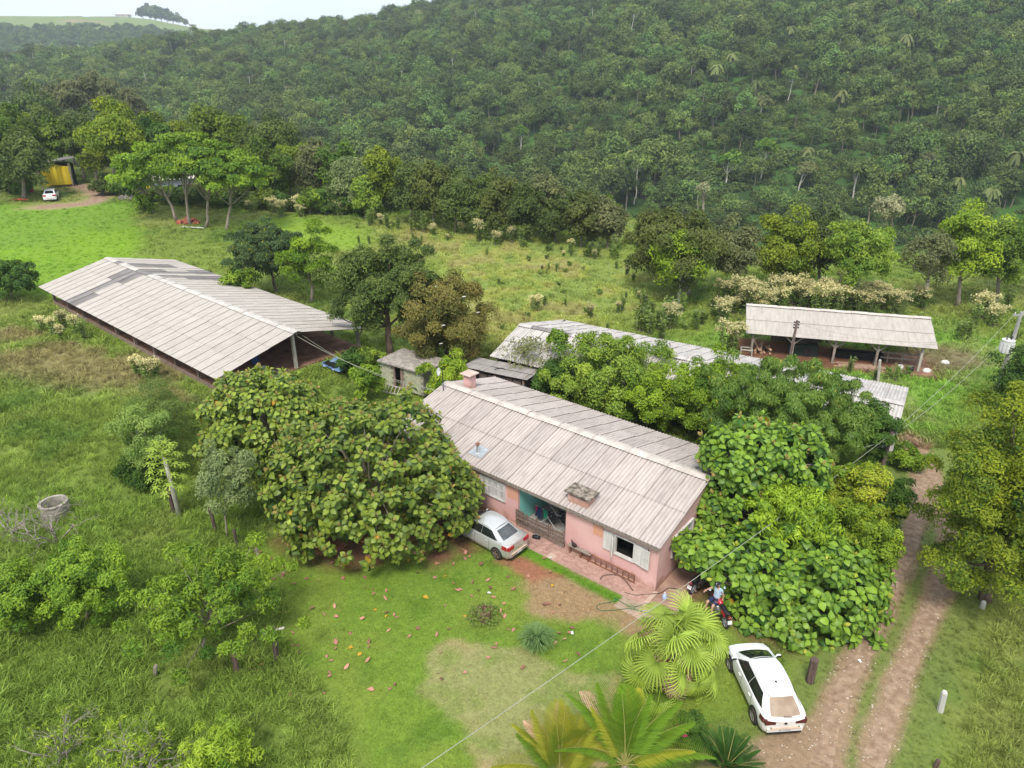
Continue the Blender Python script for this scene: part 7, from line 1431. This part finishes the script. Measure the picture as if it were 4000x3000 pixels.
    for i, (sc, (dx, dy_, dz, o_), me_) in enumerate(leaves):
        if i in own:
            M_ = Matrix(((dx[0], dy_[0], dz[0], o_[0]), (dx[1], dy_[1], dz[1], o_[1]), (dx[2], dy_[2], dz[2], o_[2]), (0, 0, 0, 1))); q = link('leaf', me_, root, mtx=M_)
            if me_ in MY: q['label'] = 'yellowed large leaf'
        else: rest.setdefault(me_.name, []).append((dx, dy_, dz, o_))
    mb = MB()
    for nm, L_ in rest.items():
        me_ = bpy.data.meshes[nm]; n_ = len(me_.vertices); co = np.zeros(n_ * 3); me_.vertices.foreach_get('co', co); co = co.reshape(-1, 3); tt = np.zeros(n_); me_.attributes['tint'].data.foreach_get('value', tt)
        fc = np.array([p.vertices[:] for p in me_.polygons]); mi = [lm, lt_, ly].index(me_.materials[0]); A = np.array([[a, b2, c2] for a, b2, c2, _ in L_]); O = np.array([o_ for *_, o_ in L_]); v = np.einsum('vk,nkd->nvd', co, A) + O[:, None]; k = len(L_)
        mb.add(v.reshape(-1, 3), (fc[None] + (np.arange(k) * n_)[:, None, None]).reshape(-1, 4), mi, np.clip(np.repeat(tt[None] + rng.normal(size=(k, 1)) * .12, 1, 0), .02, .98).ravel() * np.ones(1))
    tag(mb.build('leaves', [lm, lt_, ly], root, smooth=True, tint=True), kind='stuff')
    branches.tube([(0, 0, -.2), c0 * .3, c0 * .75], [.2, .16, .09], 8); branches.build('branches', B_GREY, root, smooth=True); return root
BL1 = leafmat('large_leaf_mature', (.034, .085, .018), (.19, .285, .045), rnd=.28, ns=.5, nv=.12, rough=.42); BLT = leafmat('large_leaf_young_bronze', (.17, .16, .06), (.24, .22, .085), rnd=.15); BLY = leafmat('large_leaf_yellowed', (.30, .26, .03), (.38, .25, .04), rnd=.15)
BL2 = leafmat('large_leaf_fresh', (.022, .07, .014), (.125, .235, .03), rnd=.3, ns=.5, nv=.12, rough=.42); BLT2 = leafmat('large_leaf_young_green', (.2, .28, .04), (.25, .3, .06), rnd=.2)
bigleaf_tree('large_leaved_tree', 'round large leaved tree with bronze leaf tips over the nose of the silver sedan', (1440, 2050), (1030, 1880, 1590, 2210), [(1455, 1890, 400, 295, 0, 540), (1270, 1960, 170, 160, -.8, 80), (1690, 1930, 170, 190, -.6, 100)], (BL1, BLT, BLY), .355, 330, .5, .02)
bigleaf_tree('large_leaved_tree', 'further large leaved tree with bronze leaf tips close to the long shed gable', (1060, 1850), (790, 1320, 1440, 1850), [(1060, 1640, 225, 190, 0, 340), (900, 1740, 110, 100, -.4, 80)], (BL1, BLT, BLY), .36, 230, .45, .02)
bigleaf_tree('large_leaved_tree', 'wide fresh green large leaved tree sheltering the motorcycles beside the hatchback', (3030, 2340), (2640, 3440, 2010, 2590), [(3130, 2340, 300, 220, 0, 270), (2930, 2190, 170, 110, .5, 66), (2760, 2150, 110, 60, .9, 34), (3240, 2270, 170, 170, .3, 60), (3000, 2420, 170, 150, -.9, 60)], (BL2, BLT2, BLY), .39, 330, .25, .008)
bigleaf_tree('large_leaved_tree', 'upright fresh green large leaved tree touching the end of the farmhouse roof', (2960, 2110), (2730, 3240, 1640, 2050), [(2890, 1810, 150, 150, 0, 80), (3090, 1810, 140, 140, .3, 70), (2990, 1760, 150, 110, .2, 50), (2960, 1960, 210, 110, -.4, 80), (2790, 2000, 80, 90, -.5, 40)], (BL2, BLT, BLY), .39, 200, .3, .008)

# ---- palms
def frond(name, L, w, nleaf, m_, droopr, lift, hang, tint0=.5):
    mb = MB(); T_ = np.linspace(0, 1, 12); rx_ = L * T_ * (1 - .12 * T_); rz2 = lift * T_ * L - droopr * L * T_ ** 2.2; mb.tube(np.stack([rx_, 0 * T_, rz2], 1), np.linspace(.02, .005, 12), 5, 1)
    for sg in (1, -1):
        for t in np.linspace(.16, .99, nleaf):
            x_ = np.interp(t, T_, rx_); z_ = np.interp(t, T_, rz2); l_ = w * math.sin(math.pi * min(1, .16 + .84 * t) ** .8) ** .6 * rng.uniform(.85, 1.1) + .06; d = np.array([.55 + .2 * t, sg * 1., .28]); d /= np.linalg.norm(d); p = np.array([x_, 0, z_]); q1 = p + d * l_ * .5; q2 = q1 + unit(d + np.array([.1, 0, -hang * 1.2])) * l_ * .3; q3 = q2 + unit(d + np.array([.1, 0, -hang * 2.4])) * l_ * .25; s_ = np.array([.6, 0, .35]) * .036 * w / .6
            mb.add([p - s_ * .5, p + s_ * .5, q1 + s_, q1 - s_, q2 + s_ * .8, q2 - s_ * .8, q3], [(0, 1, 2, 3), (3, 2, 4, 5), (5, 4, 6)], 0, np.clip(tint0 + rng.normal() * .12, .02, .84))
    return mb.mesh(name, [m_, RACH], tint=True)
PG = leafmat('palm_green', (.05, .125, .012), (.12, .235, .03), rnd=.1, ns=1.); PY = leafmat('palm_yellowing', (.14, .2, .018), (.27, .31, .05), rnd=.1, ns=1.); PD = leafmat('palm_dry', (.3, .23, .19), (.46, .38, .33), rnd=.15); PF = leafmat('fan_palm_leaf', (.06, .13, .02), (.21, .32, .055), rnd=.3, ns=1., rough=.45)
CYC = leafmat('cycad_leaf', (.015, .055, .015), (.04, .11, .025), rnd=.1)
RACH = mat('frond_rib', (.22, .2, .05), (.3, .28, .09), .7)
def feather_palm(name, label, pos, stem, specs, lm, bark=None):
    root = thing(name, label, 'palm', pos); MB().tube([(0, 0, -.2), (.04, 0, stem * .5), (0, 0, stem)], [.17, .14, .1], 9).build('trunk', bark or B_GREY, root, smooth=True)
    cache = {}
    for az, el, L, m_, w, dr, hang in specs:
        key = (m_.name, round(L, 1), round(dr, 1)); 
        if key not in cache: cache[key] = frond('frond', L, w, 42, m_, dr, .15, hang)
        o = link('frond', cache[key], root, mtx=Matrix.Translation((0, 0, stem)) @ Matrix.Rotation(R(az), 4, 'Z') @ Matrix.Rotation(-R(el), 4, 'Y') @ Matrix.Rotation(rng.normal() * .15, 4, 'X'))
        if m_ is PD: o['label'] = 'dead grey brown frond'
    return root
y_ = 14.3; zc = 1.75; feather_palm('coconut_palm', 'young green feather palm with arching fronds at the bottom edge under the fan palm', (xat(y_, zc, 2440), y_, 0), zc, [(2, 30, 2.7, PG, .75, .55, .25), (38, 50, 2.6, PG, .72, .45, .25), (95, 72, 2.3, PG, .6, .25, .2), (128, 42, 2.7, PG, .7, .5, .25), (150, 30, 2.2, PY, .6, .5, .3), (-20, 15, 2.4, PG, .65, .6, .3), (-60, 20, 2.2, PG, .65, .6, .3), (-120, 20, 2.2, PY, .6, .6, .3), (200, 15, 2.2, PG, .6, .6, .3), (112, 18, 2.9, PD, .5, .35, .5), (75, 30, 2.6, PY, .6, .4, .3), (165, 5, 2.3, PD, .45, .4, .6), (20, 42, 2.5, PG, .7, .5, .25), (60, 62, 2.3, PG, .6, .35, .2), (112, 58, 2.5, PG, .66, .4, .25), (140, 62, 2.1, PY, .6, .35, .3), (178, 40, 2.3, PG, .66, .5, .3), (-8, 45, 2.2, PY, .6, .5, .3), (80, 45, 2.4, PG, .66, .45, .3)], PG)
zc = 1.35; feather_palm('coconut_palm', 'yellowing feather palm with some dead fronds at the bottom edge of the lawn', (xat(14.25, zc, 2185), 14.25, 0), zc, [(95, 58, 2.2, PY, .62, .4, .3), (140, 45, 2.1, PY, .6, .4, .3), (60, 55, 1.9, PY, .55, .4, .3), (20, 40, 1.9, PY, .55, .5, .3), (175, 25, 2.1, PY, .6, .5, .3), (120, 30, 2.0, PD, .5, .4, .5), (85, 40, 2.2, PD, .45, .35, .5), (215, 20, 1.8, PY, .5, .5, .3), (-30, 25, 1.9, PY, .5, .5, .3), (-80, 20, 1.8, PG, .5, .5, .3), (105, 80, 1.9, PG, .45, .2, .2), (30, 62, 2.0, PY, .6, .4, .3), (78, 66, 2.1, PY, .6, .35, .3), (160, 55, 1.9, PG, .6, .4, .3), (125, 62, 2.1, PY, .6, .4, .3), (45, 35, 2.0, PG, .6, .5, .3)], PY)
zc = .75; y_ = 14.9; feather_palm('cycad', 'dark stiff leaved cycad at the bottom edge beside the drive', (xat(y_, zc, 2835), y_, 0), zc, [(i * 137.5 % 360, 12 + 55 * (i / 26), 1.35, CYC, .28, .35 if i < 18 else .2, .0) for i in range(26)], CYC, B_BROWN)
def fan_leaf(name, L, n, m_):
    mb = MB()
    for i in range(n):
        a = (i / (n - 1) - .5) * R(235); da = R(235) / (n - 1); ca, sa = math.cos(a), math.sin(a); l_ = L * (.78 + .22 * math.cos(a * .7)) * rng.uniform(.94, 1.05); dz = rng.uniform(.2, .5); rows = []
        for r_, wf, z_ in ((.03, 1, .02), (.34, .95, .06), (.60, .55, .03), (.80, .32, -.10 * dz * 2), (1.0, .1, -.45 * dz * 2)):
            w_ = l_ * r_ * da * .5 * wf + .003; x_ = l_ * r_ * (1 if r_ < .9 else .93); rows.append([(x_ * ca - k * w_ * -sa * -1, x_ * sa + k * w_ * ca, L * z_ + (.018 if k == 0 else 0)) for k in (-1, 0, 1)])
        t_ = np.array([[q + (.12 if k == 1 else 0) for k in range(3)] for q in (.35, .45, .5, .62, .8)]) + rng.normal() * .08
        mb.grid(np.array(rows), 0, tint=np.clip(t_, .02, .84).ravel())
    mb.tube([(0, 0, .01), (-.45 * L, 0, -.06), (-.95 * L, 0, -.22)], [.012, .014, .018], 5, 0, tint=.6); return mb.mesh(name, m_, tint=True)
fp = G(2620, 2700); fan = thing('fan_palm', 'bushy fan palm with drooping yellow green leaves between the jug and the hatchback', 'palm', tuple(fp)); MB().tube([(0, 0, -.2), (0, .03, .9), (0, 0, 2.0)], [.2, .17, .12], 9).build('trunk', B_BROWN, fan, smooth=True)
FM = [fan_leaf('fan_leaf', .92, 26, PF) for _ in range(5)]
for i in range(38):
    az = i * 137.5 + rng.uniform(-20, 20); q = i / 37; el = -45 + 112 * q + rng.uniform(-20, 20); stalk = 1.6 * (1 - .35 * q) * rng.uniform(.7, 1.15); h0 = .9 + 1.15 * min(1, q * 1.3); pit = R(el - 34 - (1 - q) * 34 + rng.uniform(-25, 20))
    ca, sa = math.cos(R(az)), math.sin(R(az)); hub = np.array([ca * math.cos(R(el)) * stalk, sa * math.cos(R(el)) * stalk, h0 + math.sin(R(el)) * stalk + .1]); s_ = rng.uniform(.8, 1.08)
    link('fan_leaf', FM[i % 5], fan, mtx=Matrix.Translation(hub) @ Matrix.Rotation(R(az), 4, 'Z') @ Matrix.Rotation(-pit, 4, 'Y') @ Matrix.Rotation(rng.normal() * .6, 4, 'X') @ Matrix.Scale(s_, 4))
FD = fan_leaf('dead_fan_leaf', .75, 20, PD)
for i in range(9): az = i * 40 + rng.uniform(-10, 10); link('dead_fan_leaf', FD, fan, mtx=Matrix.Translation((.5 * math.cos(R(az)), .5 * math.sin(R(az)), .95 + .1 * (i % 3))) @ Matrix.Rotation(R(az), 4, 'Z') @ Matrix.Rotation(R(72), 4, 'Y') @ Matrix.Rotation(rng.normal() * .4, 4, 'X'))['label'] = 'dead brown fan leaf hanging on the stem'
# ---- papaya
pp = G(703, 2018); pa = thing('papaya_tree', 'papaya with a pale straight stem and fingered leaves in the tall grass', 'tree', tuple(pp)); hp = zat(pp[1], 1790) - pp[2]
MB().tube([(0, 0, -.2), (-.05, 0, hp * .5), (-.12, .05, hp)], [.13, .11, .08], 8).build('trunk', mat('papaya_stem', (.46, .43, .36), (.6, .57, .5), .85, scale=6, stretch=(.5, .5, 4)), pa, smooth=True)
def papaya_leaf():
    mb = MB()
    for i in range(7):
        a = (i - 3) * R(42); L_ = .36 * (1 - .1 * abs(i - 3)); c, s = math.cos(a), math.sin(a); q = [(0, -.02), (.3, -.12), (.5, -.03), (.7, -.12), (1, 0), (.7, .12), (.5, .03), (.3, .12)]
        mb.add([(c * x_ * L_ - s * y2 * L_, s * x_ * L_ + c * y2 * L_, -.25 * x_ * x_ * L_ + .02) for x_, y2 in q], [(0, 1, 2, 6), (0, 2, 6, 7), (2, 3, 4, 5), (2, 5, 6, 6)][:1] + [(0, 6, 7), (2, 3, 4), (2, 4, 5), (2, 5, 6)], 0, np.linspace(.5, .8, 8))
    mb.tube([(0, 0, 0), (-.35, 0, -.1), (-.75, 0, -.22)], .012, 4, 0, tint=.8); return mb.mesh('leaf', L_FRESH, tint=True)
PLm = papaya_leaf()
for i in range(44):
    q = i / 43; az = i * 137.5; el = R(-25 + 90 * q); h0 = hp * (.62 + .4 * q); r_ = .75
    link('leaf', PLm, pa, mtx=Matrix.Translation((-.1 + r_ * math.cos(R(az)) * math.cos(el), r_ * math.sin(R(az)) * math.cos(el), h0 + r_ * math.sin(el))) @ Matrix.Rotation(R(az), 4, 'Z') @ Matrix.Rotation(R(20) - el * .6, 4, 'Y') @ Matrix.Scale(rng.uniform(.85, 1.15), 4))
# ---- lemon grass, flowers, trailing planter
lg = G(2095, 2525); cl = thing('lemongrass_clump', 'blue green fountain of long grass blades on the lawn', 'grass clump', tuple(lg)); mb = MB(); n = 700; LGm = leafmat('lemongrass_blade', (.045, .12, .04), (.12, .22, .085), rnd=0, ns=2)
for i in range(n):
    a = rng.uniform(0, 6.28); r_ = .16 * math.sqrt(rng.random()); ln = rng.uniform(.0, .85); L_ = rng.uniform(.7, 1.05); d = np.array([math.cos(a) * ln, math.sin(a) * ln, 1.]); d /= np.linalg.norm(d); p = np.array([r_ * math.cos(a), r_ * math.sin(a), 0]); s_ = np.array([-math.sin(a), math.cos(a), 0]) * .009; m1 = p + d * L_ * .55; m2 = m1 + unit(d + np.array([math.cos(a) * .5, math.sin(a) * .5, -.55 * ln])) * L_ * .3; m3 = m2 + unit(np.array([math.cos(a), math.sin(a), -.9 * ln])) * L_ * .22
    mb.add([p - s_, p + s_, m1 + s_, m1 - s_, m2 + s_ * .8, m2 - s_ * .8, m3], [(0, 1, 2, 3), (3, 2, 4, 5), (5, 4, 6)], 0, np.clip(np.array([.15, .15, .4, .4, .6, .6, .8]) + rng.normal() * .12, .02, .84))
tag(mb.build('blades', LGm, cl, tint=True), kind='stuff')
fs = tree('flower_shrub', 'small dark shrub with magenta flowers between the fan palm and the cycad', (2705, 2925), (2625, 2780, 2775, 2930), L_DEEP, cat='shrub', lt=.08, npuff=30, zmin=-.7, dens=.7); mg_ = mat('magenta_petal', (.5, .01, .11), (.62, .02, .2), .6); me_ = MB().grid(np.array([[(.05 * r_ * math.cos(a), .05 * r_ * math.sin(a), .015 * r_ * r_) for r_ in (0, 1)] for a in np.linspace(0, 6.28, 8)])).mesh('flower', mg_)
for i in range(14): d_ = unit(rng.normal(size=3) * [1, 1, .6] + [0, -.6, .7]); link('flower', me_, fs, mtx=Matrix.Translation(d_ * np.array([.62, .62, .5]) + np.array([.0, 0, .62])) @ Vector(d_).to_track_quat('Z', 'Y').to_matrix().to_4x4())
b = bpy.data.objects['stump_planter']; mb = MB(); n = 420; a = rng.uniform(0, 6.28, n); r_ = rng.uniform(.15, .75, n); p = np.stack([r_ * np.cos(a), r_ * np.sin(a) - .05, np.maximum(.55 - .55 * r_ + rng.normal(size=n) * .08, .05)], 1); leaf_cloud(mb, p, sphere(n) + [0, 0, .3], .12, .07, np.clip(rng.normal(size=n) * .2 + .6, .02, .84)); mb.build('foliage', L_WEED, b, tint=True)
# ---- fallen leaves on the lawn
FL = [bigleaf_mesh('fallen_leaf', c_, w_, t_, m_) for c_, w_, t_, m_ in ((-.3, .7, .3, leafmat('dead_leaf', (.10, .05, .04), (.24, .14, .115), rnd=.35, trans=.05)), (.3, .6, .6, bpy.data.materials['dead_leaf']), (-.5, .5, .8, bpy.data.materials['dead_leaf']), (.2, .7, .4, BLY))]
k = 0
while k < 190:
    u = 1000 + 1250 * rng.random(); v_ = 2090 + 620 * rng.random() ** 2.2
    if v_ < 2180 and u > 1850: continue
    if v_ < 2120 and u > 1250: continue
    p = G(u, v_); lx, ly = local(HA, HC, p[0], p[1])
    if ly > -1.3 and lx < .8: continue
    yl = rng.random() < .06; me_ = FL[3] if yl else FL[rng.integers(3)]; o = link('fallen_leaf', me_); s_ = rng.uniform(.15, .27); o.location = (p[0], p[1], p[2] + .06); o.rotation_euler = (rng.normal() * .25, rng.normal() * .2, rng.uniform(0, 6.28)); o.scale = (s_,) * 3
    tag(o, 'yellow fallen leaf on the grass below the round large leaved tree' if yl else 'curled brown fallen leaf on the lawn near the round large leaved tree', 'fallen leaf', 'fallen leaves on the lawn'); k += 1
